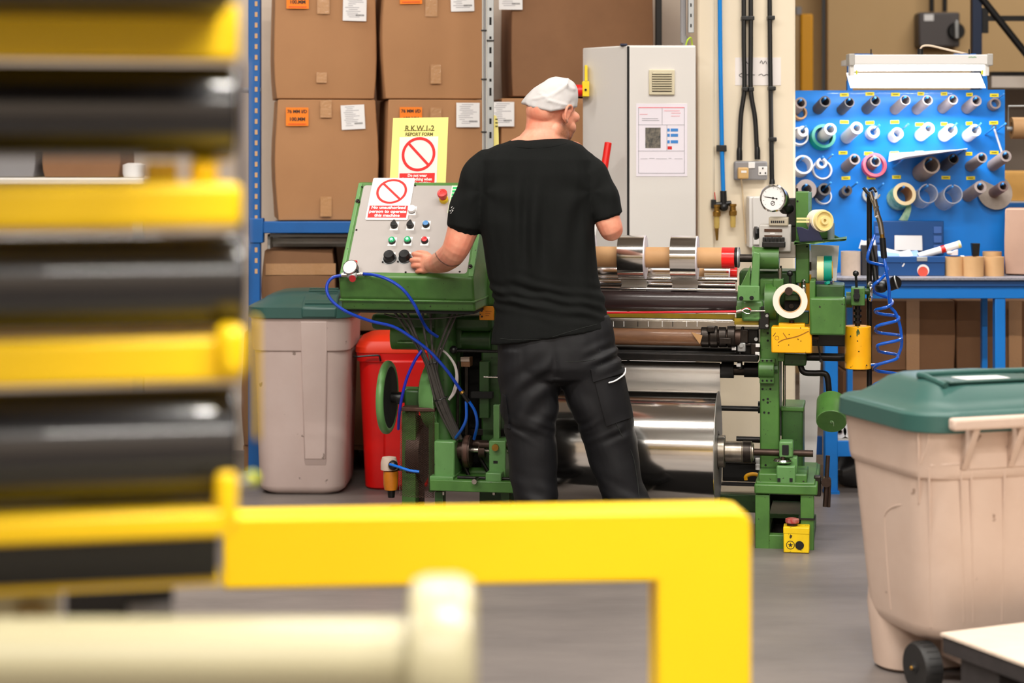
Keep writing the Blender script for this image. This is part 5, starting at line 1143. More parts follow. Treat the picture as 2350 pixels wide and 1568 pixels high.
MM().loft([[onf(927, 300.5, .0002), onf(997, 299.5, .0002), onf(997, 298.5, .0002), onf(927, 299.5, .0002)], [onf(927, 300.5, .0012), onf(997, 299.5, .0012), onf(997, 298.5, .0012), onf(927, 299.5, .0012)]]).obj('underline', M_olive, yf, smooth=0)
n2p = C('warning_notice', M_white, MM().loft([[onf(a_, b_, h) for (a_, b_) in ((913, 440), (1001, 440), (1006, 313), (917, 315))] for h in (.001, .0025)]), smooth=0); n2p['label'] = 'white notice reading Do not wear clothing when using this machine'
kk = 8.0 / F
prohibition(n2p, onf(960.5, 354, .0027), 40 * kk, n2, un, lean2)
MM().loft([[onf(a_, b_, h) for (a_, b_) in ((915, 440), (996, 440), (998, 397), (917, 398))] for h in (.0025, .0032)]).obj('red_field', M_signred2, n2p, smooth=0)
for k, (s_, yy) in enumerate((('Do not wear', 403), ('loose clothing when', 411.5), ('using this machine', 420))):
    text(s_, .0165, mw(onf(957.5, yy, .0038)), UW, VW, M_paper, 'lettering', n2p, bold=.0005, squash=.92)
C('form_stay', M_galv, MM().bx(q0.x + .05, q0.x + .08, q0.y + .002, q0.y + .012, zB + .1, q0.z + .05))
# cables gathered under the desk, running down to the machine base
cbn = [[(905, 716, -.1), (925, 745, -.09), (975, 830, -.08), (1003, 930, -.06), (1042, 1008, -.02)], [(918, 716, -.1), (942, 755, -.1), (982, 838, -.09), (1008, 925, -.07), (1046, 1010, -.02)],
       [(934, 716, -.12), (955, 770, -.11), (988, 845, -.09), (1012, 925, -.07), (1050, 1010, -.02)], [(970, 716, -.1), (975, 770, -.1), (992, 842, -.1), (1018, 925, -.07), (1053, 1008, -.02)],
       [(988, 716, -.08), (990, 770, -.09), (998, 842, -.09), (1022, 925, -.07), (1056, 1008, -.02)], [(1040, 716, -.1), (1020, 765, -.1), (1003, 815, -.09), (1000, 850, -.08), (1024, 930, -.06), (1058, 1008, -.02)], [(1050, 716, -.08), (1028, 768, -.09), (1006, 826, -.08), (1004, 860, -.07), (1026, 930, -.05), (1060, 1008, -.0)]]
for c_ in cbn: C('cable', M_cable, MM().wire(c_, .0052, 8, 6))
C('sagging_cable', M_cable, MM().wire([(882, 721, -.15), (920, 730, -.16), (980, 732, -.16), (1040, 727, -.16), (1086, 719, -.15)], .0032))
for (x, y, r) in ((998, 832, .026), (1012, 916, .028)): C('cable_tie', M_black, MM().torus(ML(x, y, -.08), (.35, 0, -1), r, .0025, 20, 6))
for k in range(2): C('pale_cable', M_cablew, MM().wire([(1010, 800, -.06), (1028, 815, -.07), (1044, 838 + 3 * k, -.07), (1050 - 3 * k, 870, -.07), (1044 - 4 * k, 900, -.06), (1030, 918, -.06)], .0046))
# air regulator and blue hoses on the desk corner
rg_ = C('air_regulator', M_galv, MM().sphere(PN(808, 632, .03), (.022, .018, .018))); c = PN(804, 614, .05)
rg_['label'] = 'small air regulator with round gauge'
gdir = Vector((-.15, -.85, .5)).normalized()
C('gauge_body', M_black, MM().lathe([(0, -.02), (.028, -.02), (.03, 0), (.03, .004)], c, gdir, 26), rg_); C('gauge_face', mat('gauge_silver', (214, 212, 210), .35), MM().lathe([(.0275, .004), (.0275, .0055), (0, .0055)], c, gdir, 26), rg_); C('gauge_rim', M_chrome, MM().torus(c + gdir * .004, gdir, .029, .0022, 28, 6), rg_)
C('red_knob', mat('reg_red', (150, 16, 22), .4), MM().cyl(PN(809, 640, .045), PN(806, 636, .01), .013), rg_); C('red_cap', M_red, MM().lathe([(0, 0), (.009, 0), (.009, .014), (.005, .018)], PN(815, 608, .035), (0, 0, 1)), rg_)
C('fitting', M_steel, MM().cyl(PN(784, 631, .03), PN(800, 631, .03), .009, n=10), rg_); C('fitting', M_steel, MM().cyl(PN(816, 630, .03), PN(833, 629, .03), .0085, n=10), rg_); C('lever', M_black, MM().cyl(PN(822, 626, .03), PN(812, 604, .05), .005), rg_)
dd = -.3
C('air_hose', M_hose2, MM().wire([(834, 629, -.29), (862, 632, -.31), (895, 644, -.32), (925, 665, -.33), (948, 695, -.32), (962, 722, -.3), (972, 742, -.22), (985, 760, -.18), (1004, 773, -.14)], .0062, 10))
C('air_hose', M_hose2, MM().wire([(786, 632, -.29), (764, 637, -.3), (751, 653, -.31), (752, 675, -.32), (768, 697, -.32), (800, 718, -.31), (850, 737, -.26), (905, 751, -.22), (950, 779, -.2), (985, 806, -.18), (1025, 850, -.15), (1058, 897, -.12)], .0062, 10))
hc_ = C('hose_coupling', M_black, MM().wire([(1058, 897, -.12), (1075, 922, -.11)], .0085, 10, 0)); C('brass_ring', M_brass, MM().wire([(1059, 899, -.12), (1062, 903, -.12)], .0092, 10, 0), hc_)
C('air_hose', M_hose, MM().wire([(1074, 918, -.11), (1090, 945, -.1), (1095, 975, -.08), (1088, 1008, -.03)], .0062, 10)); C('air_hose', M_hose, MM().wire([(1070, 921, -.11), (1070, 960, -.1), (1060, 985, -.08), (1046, 1005, -.03)], .0062, 10))
C('air_hose', mat('violet_hose', (36, 40, 176), .3), MM().wire([(968, 804, -.1), (952, 828, -.11), (935, 865, -.11), (924, 905, -.1), (917, 945, -.07), (914, 985, .0)], .006, 10))
# ---------------------------------------------------------------- rolls and loose things on the machine
xl_, xr_ = ML(1204, 1037, 0).x, ML(1647, 1037, 0).x; c = ML(1647, 1037, 0); c.z = ML(1620, 1033, 0).z; Rf = 136 * PXM
fr = thing('foil_roll', 'large shiny aluminium foil roll on the unwind shaft behind the worker\'s legs', 'foil roll', mw((c.x - .4, 0, c.z)))
MM().lathe([(.066, 0), (Rf - .001, 0), (Rf, .001), (Rf, xr_ - xl_ - .001), (Rf - .001, xr_ - xl_), (.066, xr_ - xl_)], (xl_, 0, c.z), (1, 0, 0), 96).obj('wound_foil', M_foil, fr, smooth=30)
MM().ring((c.x + .001, 0, c.z), (1, 0, 0), Rf - .002, .067, .003, 64).obj('end_face', mat('wound_edge', (158, 155, 152), .42, metal=.7, var=.3, vscale=3), fr)
MM().ring((c.x - .003, 0, c.z), (1, 0, 0), .075, .066, .014, 40).obj('core_ring', M_oily, fr)
def dd(y): return .15
wbm = MM(); pts = [ML(1640, 905, .16), ML(1640, 868, .165)]
xa, xb = ML(1210, 860, .16).x, ML(1654, 860, .16).x
zr = ML(MM().mid(1180, 1684), 849, .14).z
prf = [(.1, c.z - .215), (.19, c.z - .15), (Rf + .004, c.z - .04), (Rf + .006, c.z + .02), (.222, c.z + .08), (.16, zr - .14), (.1106, zr - .012), (.1108, zr + .008), (.121, zr + .026), (.14, zr + .0325), (.155, zr + .0285)]
wbm.loft([[Vector((x, d, z)) for d, z in prf] + [Vector((x, d + .0012, z - .0004)) for d, z in reversed(prf)] for x in (xa, xb)])
wbm.obj('unwound_web', M_foil2, fr, smooth=50)
# cardboard tube and narrow reels on the winding shaft
tt = thing('winding_tube', 'brown cardboard tube with a red end on the upper winding shaft', 'tube', mw(ML(1500, 591, .04)))
cz = ML(1540, 591, .04).z
def X_(px): return ML(px, 591, .04).x
MM().ring(((X_(1200) + X_(1658)) / 2, .04, cz), (1, 0, 0), 24 * PXM, 9.2 * PXM, X_(1658) - X_(1200), 36).obj('tube', M_kraft, tt)
MM().ring(((X_(1657) + X_(1686)) / 2, .04, cz), (1, 0, 0), 24.6 * PXM, 9.2 * PXM, X_(1686) - X_(1657), 36).obj('red_sleeve', mat('red_tape', (240, 12, 10), .3, coat=.3), tt)
def reel(px0, px1, label, d=.04, py=591, R=51, g='narrow foil reels'):
    a, b = ML(px0, py, d).x, ML(px1, py, d).x; z = ML(1540, py, d).z
    t = thing('foil_reel', label, 'reel', mw(((a + b) / 2, d, z)), g)
    MM().ring(((a + b) / 2, d, z), (1, 0, 0), R * PXM, 24.3 * PXM, b - a, 56).obj('wound_foil', M_foil, t, smooth=30)
    MM().ring((b + .002, d, z), (1, 0, 0), R * PXM * .985, 24.5 * PXM, .006, 48).obj('side_face', mat('reel_side', (222, 216, 226), .4, metal=.3), t)
reel(1421, 1480, 'narrow foil reel on the cardboard tube, nearer the worker'); reel(1541, 1599, 'narrow foil reel on the cardboard tube, nearer the red end')
reel(1303, 1362, 'narrow foil reel half hidden behind the worker\'s right side')
t2 = thing('winding_tube', 'second lower winding tube behind, its red end just showing', 'tube', mw(ML(1500, 626, .22)))
MM().hx(1200, 1672, 628, 13, .22).obj('tube', M_kraft, t2); MM().hx(1672, 1692, 626, 14, .22).obj('red_sleeve', mat('red_tape', (240, 12, 10)), t2)
for k, (a, b) in enumerate(((1365, 1424), (1490, 1542), (1618, 1674))):
    reel(a, b, ('rear foil reel beside the worker\'s back', 'rear foil reel between the two front reels', 'rear foil reel under the red end')[k], .22, 628, 26.5, 'rear foil reels')
for k, (a, b) in enumerate(((1428, 1487), (1544, 1603))):
    s = thing('foil_strip', ('foil strip running over the roller from the reel nearer the worker', 'foil strip running over the roller from the reel nearer the red end')[k], 'foil', mw(ML((a + b) / 2, 655, .13)), 'foil strips')
    x0_, x1_ = ML(a, 650, .12).x, ML(b, 650, .12).x
    pr_ = [(.06, ML(a, 642, .06).z), (.092, ML(a, 645, .1).z), (.105, ML(a, 653, .1).z), (.075, ML(a, 661, .075).z), (.03, ML(a, 667, .03).z)]
    MM().loft([[Vector((x, d, z)) for d, z in pr_] + [Vector((x, d + .001, z - .0006)) for d, z in reversed(pr_)] for x in (x0_, x1_)]).obj('strip', M_foil2, s, smooth=40)
# tapes
tr1 = thing('masking_tape', 'ring of white masking tape hung on the right of the machine', 'tape', mw(ML(1813, 691, -.05)), None)
MM().ring(ML(1813, 691, -.05), (.06, -1, .05), 39 * PXM, 26 * PXM, .03, 48).obj('tape', M_tapew, tr1); MM().ring(ML(1813, 691, -.05), (.06, -1, .05), 26.1 * PXM, 24 * PXM, .0305, 40).obj('core', M_tan, tr1)
td = thing('tape_dispenser', 'navy tape dispenser on the green tray, with a cream tape', 'dispenser', mw(ML(1858, 556, .03)))
for d_ in (-.005, .055): MM().prism([(-26 * PXM, 0), (30 * PXM, 0), (22 * PXM, 14 * PXM), (8 * PXM, 48 * PXM), (-2 * PXM, 48 * PXM), (-8 * PXM, 30 * PXM), (-22 * PXM, 36 * PXM), (-34 * PXM, 36 * PXM)], ML(1862, 557.5, d_), (1, 0, 0), (0, 0, 1), (0, .008, 0)).obj('side_plate', M_navy, td, bevel=.002)
MM().pb(1836, 552, 1892, 557.5, -.005, .065).obj('base', M_navy, td, bevel=.002)
for (y0, y1) in ((500, 504), (506.5, 511)): MM().pb(1828, y0, 1857, y1, -.012, .0).obj('tape_strip', M_tapey, td)
ctp = thing('cream_tape', 'cream tape on the navy dispenser above the green tray', 'tape', mw(ML(1884, 508, .02)))
ta = Vector((.5, -.85, .05)).normalized(); tc_ = ML(1880, 507, .025)
MM().ring(tc_, ta, 26 * PXM, 20 * PXM, .048, 36).obj('tape', M_tapew, ctp)
MM().lathe([(0, 0), (.044, 0), (.044, .006), (.04, .007), (.04, .03), (.034, .03), (.032, .02), (.016, .02), (.015, .034), (.007, .034), (.007, .02), (0, .02)], tc_ + ta * .012, ta, 36).obj('hub', M_tapey, ctp)
MM().cyl(tc_ - ta * .03, tc_ - ta * .0 + Vector((-.02, .0, -.01)), .006).obj('hub_pin', M_navy, ctp)
tt2 = thing('teal_tape', 'teal and cream tape roll standing on the right gearbox', 'tape', mw(ML(1890, 618, .08)))
a_ = ML(1876, 619, .08)
MM().ring((a_.x + .012, .08, a_.z), (1, 0, 0), 31 * PXM, 18 * PXM, .026, 36).obj('cream_half', mat('cream_half', (232, 222, 168), .5), tt2); MM().ring((a_.x + .041, .08, a_.z), (1, 0, 0), 32.5 * PXM, 18 * PXM, .03, 36).obj('teal_half', M_teal, tt2)
MM().wire([(1905, 640, .06), (1908, 655, .06)], .006, 8, 0).obj('loose_end', M_teal, tt2); MM().wire([(1898, 646, .02), (1900, 652, .02)], .012, 5, 0).obj('torn_flap', M_teal, tt2)
MM().ring((a_.x + .057, .08, a_.z), (1, 0, 0), 20 * PXM, 14 * PXM, .004, 30).obj('yellow_hub', M_yellow2, tt2)
tcr = thing('tape_cradle', 'dark cradle holding the teal tape on top of the gearbox', 'cradle', mw(ML(1890, 652, .08))); MM().pb(1871, 645, 1910, 655.5, .03, .13).obj('cradle', M_navy, tcr, bevel=.003)
MM().wire([(1905, 655, .04), (1909, 648, .04)], .007, 8, 0).obj('screw', M_galv, tcr)
ppr = thing('papers', 'white papers clipped behind the upper green post', 'paper', mw(ML(1885, 600, .19)))
for k, (p_, r_) in enumerate((((1858, 645, 1912, 562), .02), ((1868, 645, 1920, 566), .05))):
    MM().prism([(0, 0), (.088, 0), (.094 + r_ * .1, .14), (.004, .145)], ML(p_[0], p_[1], .19 + .004 * k), (1, 0, r_ * .3), (0, 0, 1), (0, .002, 0)).obj('sheet', M_paper, ppr, smooth=0)
btl = thing('spray_bottle', 'small labelled bottle between the green post and the papers', 'bottle', mw(ML(1853, 645, .19)))
bz_ = ML(1853, 650, .17); MM().lathe([(0, 0), (.014, 0), (.015, .01), (.015, .12), (.009, .135), (.009, .15), (0, .15)], bz_, (0, 0, 1)).obj('bottle', M_corew, btl); MM().lathe([(.0153, .05), (.0153, .085)], bz_, (0, 0, 1), cap=False).obj('label_band', M_rusty, btl); MM().lathe([(.0153, .0), (.0153, .035)], bz_, (0, 0, 1), cap=False).obj('yellow_band', M_yellow2, btl)
# emergency stop box on the floor
eb = thing('stop_box', 'chipped yellow emergency stop box on the pedestal\'s foot', 'control box', mw(ML(1828, 1264, -.15)) * Vector((1, 1, 0)))
dB_ = -.17; a0 = ML(1798, 1268, dB_); a1 = ML(1857, 1212, dB_)
M_ychip = mat('chipped_yellow', (246, 206, 10), .42, var=.2, vscale=12, chips=((60, 48, 18), 52, .66))
MM().bx(a0.x, a1.x, dB_, dB_ + .075, .001, a1.z - .012).obj('case', M_ychip, eb, bevel=.004); MM().bx(a0.x - .001, a1.x + .001, dB_ - .001, dB_ + .076, a1.z - .026, a1.z).obj('lid', M_ychip, eb, bevel=.003)
cb_ = ML(1818, 1212, dB_ + .03)
MM().lathe([(.02, 0), (.02, .016), (0, .016)], (cb_.x, dB_ + .035, a1.z), (0, 0, 1)).obj('button_stem', M_rusty, eb); MM().lathe([(0, .012), (.026, .012), (.027, .018), (.026, .026), (.02, .028), (0, .0285)], (cb_.x, dB_ + .035, a1.z), (0, 0, 1)).obj('red_button', mat('worn_red', (168, 40, 30), .45, var=.5, vscale=40, vcol=(200, 180, 170)), eb)
zc = ML(1834, 1252, dB_); MM().lathe([(.0165, 0), (.0165, .002), (0, .002)], (ML(1835, 1252, dB_).x, dB_, zc.z), (0, -1, 0), 24).obj('black_disc', M_black, eb)
MM().torus((ML(1814, 1252, dB_).x, dB_, zc.z), (0, -1, 0), .015, .0013, 26, 6).obj('ring_mark', M_ink, eb)
st = []
for i in range(10): st.append(((.0105 if i % 2 == 0 else .004) * sin(i * pi / 5), (.0105 if i % 2 == 0 else .004) * cos(i * pi / 5)))
MM().prism(st, (ML(1814, 1252, dB_).x, dB_ - .001, zc.z), (1, 0, 0), (0, 0, 1), (0, .0015, 0)).obj('star_mark', M_ink, eb, smooth=0)
# hose stand, air gun and coiled hose
hs_ = MM().vz(1995, 440, 900, 6, .09).obj('hose_rod', M_blackm, mc_); MM().hx(1930, 1998, 820, 8, .095).obj('rod_bracket', M_blackm, hs_)
MM().wire([(1995, 436, .09), (2004, 432, .07), (2010, 440, .05)], .005).obj('hook', M_oily, hs_); MM().wire([(1995, 548, .09), (2005, 600, .08), (2012, 655, .07)], .011, 10, 3).obj('strap', M_black, hs_)
ag = thing('air_gun', 'silver and black air gun hanging from the rod by the pegboard', 'air gun', mw(ML(2015, 480, .04)))
MM().wire([(1981, 431, .04), (1990, 442, .04), (2002, 455, .04)], .006, 8, 3).obj('nozzle', M_black, ag); MM().wire([(1997, 440, .04), (2004, 462, .04), (2014, 478, .04)], .008, 10, 3).obj('lever', M_steel, ag)
MM().wire([(2006, 458, .04), (2013, 490, .04), (2020, 512, .04), (2024, 538, .04)], .0105, 12, 4).obj('body', M_steel, ag); MM().wire([(2012, 474, .03), (2009, 495, .03), (2016, 498, .03)], .005, 8, 3).obj('trigger', M_chrome, ag)
MM().wire([(2018, 452, .04), (2019, 446, .04), (2014, 456, .04)], .003).obj('hook', M_galv, ag); MM().wire([(2024, 538, .04), (2025, 546, .04)], .009, 10, 0).obj('brass_joint', M_brass, ag); MM().wire([(2025, 546, .04), (2029, 592, .04)], .012, 12, 2).obj('grip', M_black, ag)
ho = thing('coiled_hose', 'bright blue coiled air hose hanging beside the yellow weight', 'hose', mw(ML(2035, 860, .05)))
pts = [(2029, 592, .04), (2034, 620, .03), (2040, 660, .05), (2042, 700, .07)]
MM().wire(pts + [(2056, 720, .08), (2066, 752, .08), (2069, 790, .08), (2062, 815, .08)], .0062, 10).obj('return_line', M_hose, ho)
co = [(2007, 540, .06), (2000, 560, .04), (1992, 585, .03), (1993, 600, .04), (2012, 606, .06), (2034, 612, .08), (2034, 626, .06), (2020, 642, .02), (2005, 655, .02), (2008, 672, .06), (2040, 685, .1), (2048, 695, .08), (2035, 705, .0)]
y = 712; k = 0
while y < 1000:
    w = 27 + 4 * sin(k * 2.1); cx_ = 2036 + 3 * sin(k * 1.3)
    for (fx, fy, fd) in ((-1, 0, .01), (-.7, .18, .08), (.7, .3, .1), (1.0, .42, .05), (.7, .58, -.02), (-.7, .8, -.03)):
        co.append((cx_ + w * fx, y + 44 * fy, .05 + (fd - .035) * .8))
    y += 44; k += 1
MM().wire(co, .0062, 10, 5).obj('coil', M_hose, ho)
MM().wire([(1998, 838, .05), (2012, 837, .06), (2024, 834, .06)], .0055, 8, 4).obj('feed_line', M_hose, ho)
cl2 = thing('clamp_lamp', 'black clip lamp at the edge of the blue bench', 'lamp', W(2025, 655, 8.4)); MB().sphere(W(2022, 658, 8.5), (.03, .03, .027)).obj('body', M_black, cl2); MB().cyl(W(2040, 655, 8.5), W(2056, 648, 8.45), .026, .028).obj('shade', M_blackm, cl2); MB().torus(W(2057, 648, 8.45), (1, -.3, .3), .027, .003).obj('rim', M_galv, cl2)
MB().tube([W(2018, 658, 8.5), W(2016, 662, 8.7), W(2010, 664, 8.836)], .012, 10, 3).obj('clamp', M_black, cl2); MB().cyl(W(2022, 647, 8.5), W(2022, 640, 8.5), .005).obj('brass_screw', M_brass, cl2)
# ---------------------------------------------------------------- bins
def rr_ring(w, d, r, z, T, n=6, cy=0.0, cx=0.0):
    out = []
    for (sx, sy, a0) in ((1, 1, 0), (-1, 1, 90), (-1, -1, 180), (1, -1, 270)):
        for i in range(n + 1):
            a = radians(a0 + 90 * i / n)
            out.append(T @ Vector((cx + sx * (w / 2 - r) + r * cos(a), cy + sy * (d / 2 - r) + r * sin(a), z)))
    return out
# right hand bin, its wheeled back turned to the camera
yb_ = radians(18.5); T = Matrix.Translation((1.340, 5.88, 0)) @ Matrix.Rotation(yb_, 4, 'Z')
rb = thing('wheeled_bin', 'beige wheeled bin with a dark green lid in the right foreground', 'bin', (1.340, 5.88, 0))
def bz_(z):   # width, depth at height z
    f = z / .78; return .455 + .125 * f, .40 + .12 * f
rings = []
for z, ex in ((.15, -.03), (.165, -.006), (.19, 0), (.35, 0), (.5, 0), (.615, 0), (.622, .014), (.64, .018), (.76, .018), (.775, .03), (.79, .03), (.79, .0), (.77, .0)):
    w, d = bz_(z); rings.append(rr_ring(w + ex, d + ex, .105, z, T))
body = MB().loft(rings).obj('body', M_bin, rb, smooth=40)
# lower front part that stands on the floor, in front of the wheel arches
rings = []
for z, ex in ((.0, -.03), (.012, 0), (.1, 0), (.19, 0), (.24, -.012)):
    w, d = bz_(z); rings.append(rr_ring(w + ex - .002, d * .44 + ex, .08, z, T, cy=d * .28))
MB().loft(rings).obj('foot', M_bin, body, smooth=40)
ax_ = MB(T); ax_.bx(-.10, .17, -.145, -.02, .06, .16); ax_.obj('axle_housing', M_bin, body, bevel=.01)
for x in (-.105, -.02, .03, .1): MB(T).bx(x - .004, x + .004, -.175, -.12, .08, .17).obj('rib', M_bin, body, bevel=.002)
for sx in (-1, 1):
    wl = T @ Vector((sx * .236, -.15, .072)); axw = T.to_3x3() @ Vector((-1, 0, 0))
    if sx > 0: axw = -axw
    wh = MB().lathe([(.05, .02), (.066, .022), (.0715, .014), (.0715, -.03), (.06, -.032), (.0, -.032), (.0, -.026), (.05, -.024)], wl, axw, 40).obj('wheel', M_rubber, rb, smooth=40)
    u_, v_, w_ = frame_of(axw)
    for k in range(5):
        a = 2 * pi * k / 5 + .3; dv = u_ * cos(a) + v_ * sin(a); pv = w_.cross(dv)
        MB().loft([[wl + w_ * .012 + dv * .012 - pv * .012, wl + w_ * .012 + dv * .012 + pv * .012, wl + dv * .012 + pv * .012 - w_ * .022, wl + dv * .012 - pv * .012 - w_ * .022],
                   [wl + w_ * .02 + dv * .052 - pv * .008, wl + w_ * .02 + dv * .052 + pv * .008, wl + dv * .052 + pv * .008 - w_ * .022, wl + dv * .052 - pv * .008 - w_ * .022]]).obj('spoke', M_rubber, wh)
    MB().lathe([(.018, -.005), (.016, .022), (.009, .024), (.0075, .03), (0, .032)], wl, axw, 18).obj('hub', M_rubber, wh); MB().sphere(wl + w_ * .03, .0065, 10, 8).obj('axle_cap', M_brass, wh)
    for k in range(22):
        a = 2 * pi * k / 22; dv = u_ * cos(a) + v_ * sin(a)
        if k == 0: tg = MB()
        tg.box(wl + dv * .0716 - w_ * .008, (.001, .001, .001)); 
        tg.v[-8:] = [wl + dv * (.0712 + .0018 * i) - w_ * (.008 + sgn * .018) + w_.cross(dv) * tt_ * .0012 for i in (0, 1) for (sgn, tt_) in ((-1, -1), (1, -1), (1, 1), (-1, 1))]
    tg.obj('tread', M_rubber, wh, kind='stuff', smooth=0)
# raised outlines, ribs and handle on the back
def onback(x, z, off=0.0):
    w, d = bz_(z); return T @ Vector((x, -d / 2 - (.009 if z > .62 else 0) - off, z))
from mathutils.bvhtree import BVHTree
def bvh(o):
    off = WLOC[o]; return BVHTree.FromPolygons([v.co + off for v in o.data.vertices], [tuple(p.vertices) for p in o.data.polygons])
def onto(tree, px, py, lift=.0015, dflt=7.4):
    c_ = Vector((0, 0, HC)); dr = (W(px, py, 8) - c_).normalized(); h = tree.ray_cast(c_, dr)
    return (h[0] + h[1] * (lift if h[1].dot(dr) < 0 else -lift)) if h[0] is not None else W(px, py, dflt)
tbn = bvh(body)
for pts in ([(2108, 1156), (2062, 1160), (2042, 1168), (2032, 1180), (2030, 1200), (2036, 1300), (2044, 1400)], [(2106, 965), (2108, 1060), (2109, 1156)], [(2132, 1075), (2134, 1250), (2136, 1440)],
            [(2229, 1070), (2231, 1250), (2234, 1430)], [(2206, 1080), (2209, 1250), (2212, 1430)], [(2306, 1075), (2303, 1250), (2300, 1428)], [(2135, 1069), (2180, 1066), (2226, 1064)], [(2130, 970), (2128, 1020), (2112, 1064)]):
    MB().tube([onto(tbn, x, y, -.0016) for x, y in pts], .0036, 8, 5).obj('moulding', M_bin, body)
hd = MB(T); hd.bx(-.245, .30, -.342, -.308, .768, .803); hb_ = hd.obj('handle', M_bin, rb, bevel=.009, seg=3)
for x in (-.165, -.015, .1, .2):
    MB(T).prism([(-.338, .776), (-.24, .776), (-.238, .655), (-.262, .645)], (x - .011, 0, 0), (0, 1, 0), (0, 0, 1), (.022, 0, 0)).obj('bracket', M_bin, hb_, bevel=.004)
MB(T).bx(-.15, .25, -.262, -.252, .645, .78).obj('handle_recess', M_bin, hb_, bevel=.004)
# lid
L_ = []
for z, ex, rr in ((.752, .045, .12), (.756, .055, .125), (.80, .05, .125), (.808, .03, .12), (.81, -.03, .10), (.835, -.10, .10), (.868, -.17, .10), (.878, -.22, .09), (.882, -.30, .07), (.884, -.40, .05)):
    L_.append(rr_ring(.58 + ex, .52 + ex + (.0 if z < .81 else 0), rr, z, T, 8, cy=.0))
ld_ = MB().loft(L_).obj('lid', M_lid, rb, smooth=32)
MB(T).bx(-.155, .16, -.17, -.05, .8745, .8835).obj('lid_recess', mat('recess_green', (40, 74, 66), .4), ld_, bevel=.004)
MB(T).tube([(-.165, -.165, .872), (-.17, -.06, .886), (-.15, -.03, .888), (.16, -.03, .888), (.18, -.06, .886), (.175, -.165, .872)], .009, 10, 4).obj('lid_ridge', M_lid, ld_)
MB(T).prism([(-.09, -.155), (.05, -.158), (.045, -.095), (-.10, -.085)], (0, 0, .884), (1, 0, 0), (0, 1, 0), (0, 0, .0012)).obj('paper_label', M_paper, ld_, smooth=0)
MB(T).bx(-.06, .0, -.122, -.118, .8853, .8858).obj('printed_line', M_greyink, ld_, smooth=0)
# left bin by the rack
DL_ = 8.78; xc = xx(691, DL_); T2 = Matrix.Translation((xc, DL_ + .26, 0)) @ Matrix.Rotation(radians(-2), 4, 'Z')
lbn = thing('wheeled_bin', 'pinkish beige bin with a green lid standing left of the red bin', 'bin', (xc, DL_ + .26, 0))
rings = []
for z, ex in ((.0, -.06), (.02, -.01), (.04, 0), (.35, 0), (.638, 0), (.644, .016), (.65, .018), (.775, .018), (.79, .028), (.80, .028), (.80, 0), (.77, 0)):
    f = z / .78; rings.append(rr_ring(.385 + .045 * f + ex, .44 + .06 * f + ex, .085, z, T2))
b2 = MB().loft(rings).obj('body', M_binp, lbn, smooth=40)
def onf2(x, z, off): f = z / .78; return T2 @ Vector((x, -(.44 + .06 * f) / 2 - off, z))
fp_ = [(.0, .775), (.12, .775), (.11, .16), (.015, .16)]
MB().loft([[onf2(x + .005, z, -.01) for x, z in fp_], [onf2(x + .005, z, .014) for x, z in fp_]]).obj('front_panel', M_binp, b2, bevel=.006)
MB().loft([[onf2(x, z, -.01) for x, z in ((.02, .162), (.115, .162), (.113, .134), (.024, .134))], [onf2(x, z, o_) for x, z, o_ in ((.02, .162, .012), (.115, .162, .012), (.113, .134, .001), (.024, .134, .001))]]).obj('panel_foot', M_binp, b2)
L_ = []
for z, ex, rr in ((.785, .04, .10), (.79, .05, .10), (.835, .046, .10), (.842, .02, .10), (.85, -.04, .09), (.875, -.10, .09), (.892, -.20, .08), (.897, -.30, .05)):
    L_.append(rr_ring(.43 + ex, .50 + ex, rr, z, T2, 8))
l2 = MB().loft(L_).obj('lid', M_lid, lbn, smooth=32)
MB(T2).prism([(-.28, .79), (-.28, .835), (-.20, .88), (-.05, .9), (-.05, .79)], (.012, 0, 0), (0, 1, 0), (0, 0, 1), (.155, 0, 0)).obj('lid_tongue', M_lid, l2, bevel=.008)
for k in range(7): MB(T2).box((.09, -.255 + k * .026, .853 + k * .009), (.13, .006, .004), Matrix.Rotation(.5, 3, 'X')).obj('grip_rib', M_lid, l2)
# red bin
DRb = 8.9; xc = xx(905, DRb); T3 = Matrix.Translation((xc, DRb + .22, 0))
rbn = thing('red_bin', 'bright red plastic bin with an orange-red lid behind the green hand wheel', 'bin', (xc, DRb + .22, 0))
rings = []
for z, ex in ((.0, -.02), (.01, 0), (.3, 0), (.575, 0), (.58, .02), (.62, .022), (.62, .005), (.60, .0)):
    f = z / .6; rings.append(rr_ring(.275 + .055 * f + ex, .34 + .05 * f + ex, .07, z, T3))
b3 = MB().loft(rings).obj('body', M_redbin, rbn, smooth=40)
MB(T3).bx(-.05, .15, -.212, -.17, .02, .59).obj('front_panel', M_redbin, b3, bevel=.012)
L_ = [rr_ring(.33 + ex, .39 + ex, .07, z, T3, 8) for z, ex in ((.615, .02), (.62, .03), (.645, .028), (.67, .0), (.69, -.08), (.695, -.18))]
MB().loft(L_).obj('lid', M_redlid, rbn, smooth=32)
hk = MB(T3); hk.tube([(-.185, -.215, .605), (-.16, -.225, .606), (-.075, -.225, .612), (-.065, -.222, .60), (-.062, -.215, .585)], .0045, 8, 3); hk.obj('black_handle', M_black, rbn)
# black pallet with a pale board, lower right corner
pa = thing('plastic_pallet', 'black pallet topped with a pale board in the lower right corner', 'pallet', (xx(2300, 5.0), 5.0, 0))
c0 = W(2158, 1456, 5.4); zt_ = c0.z
aa = Vector((1, .06, 0)).normalized(); 
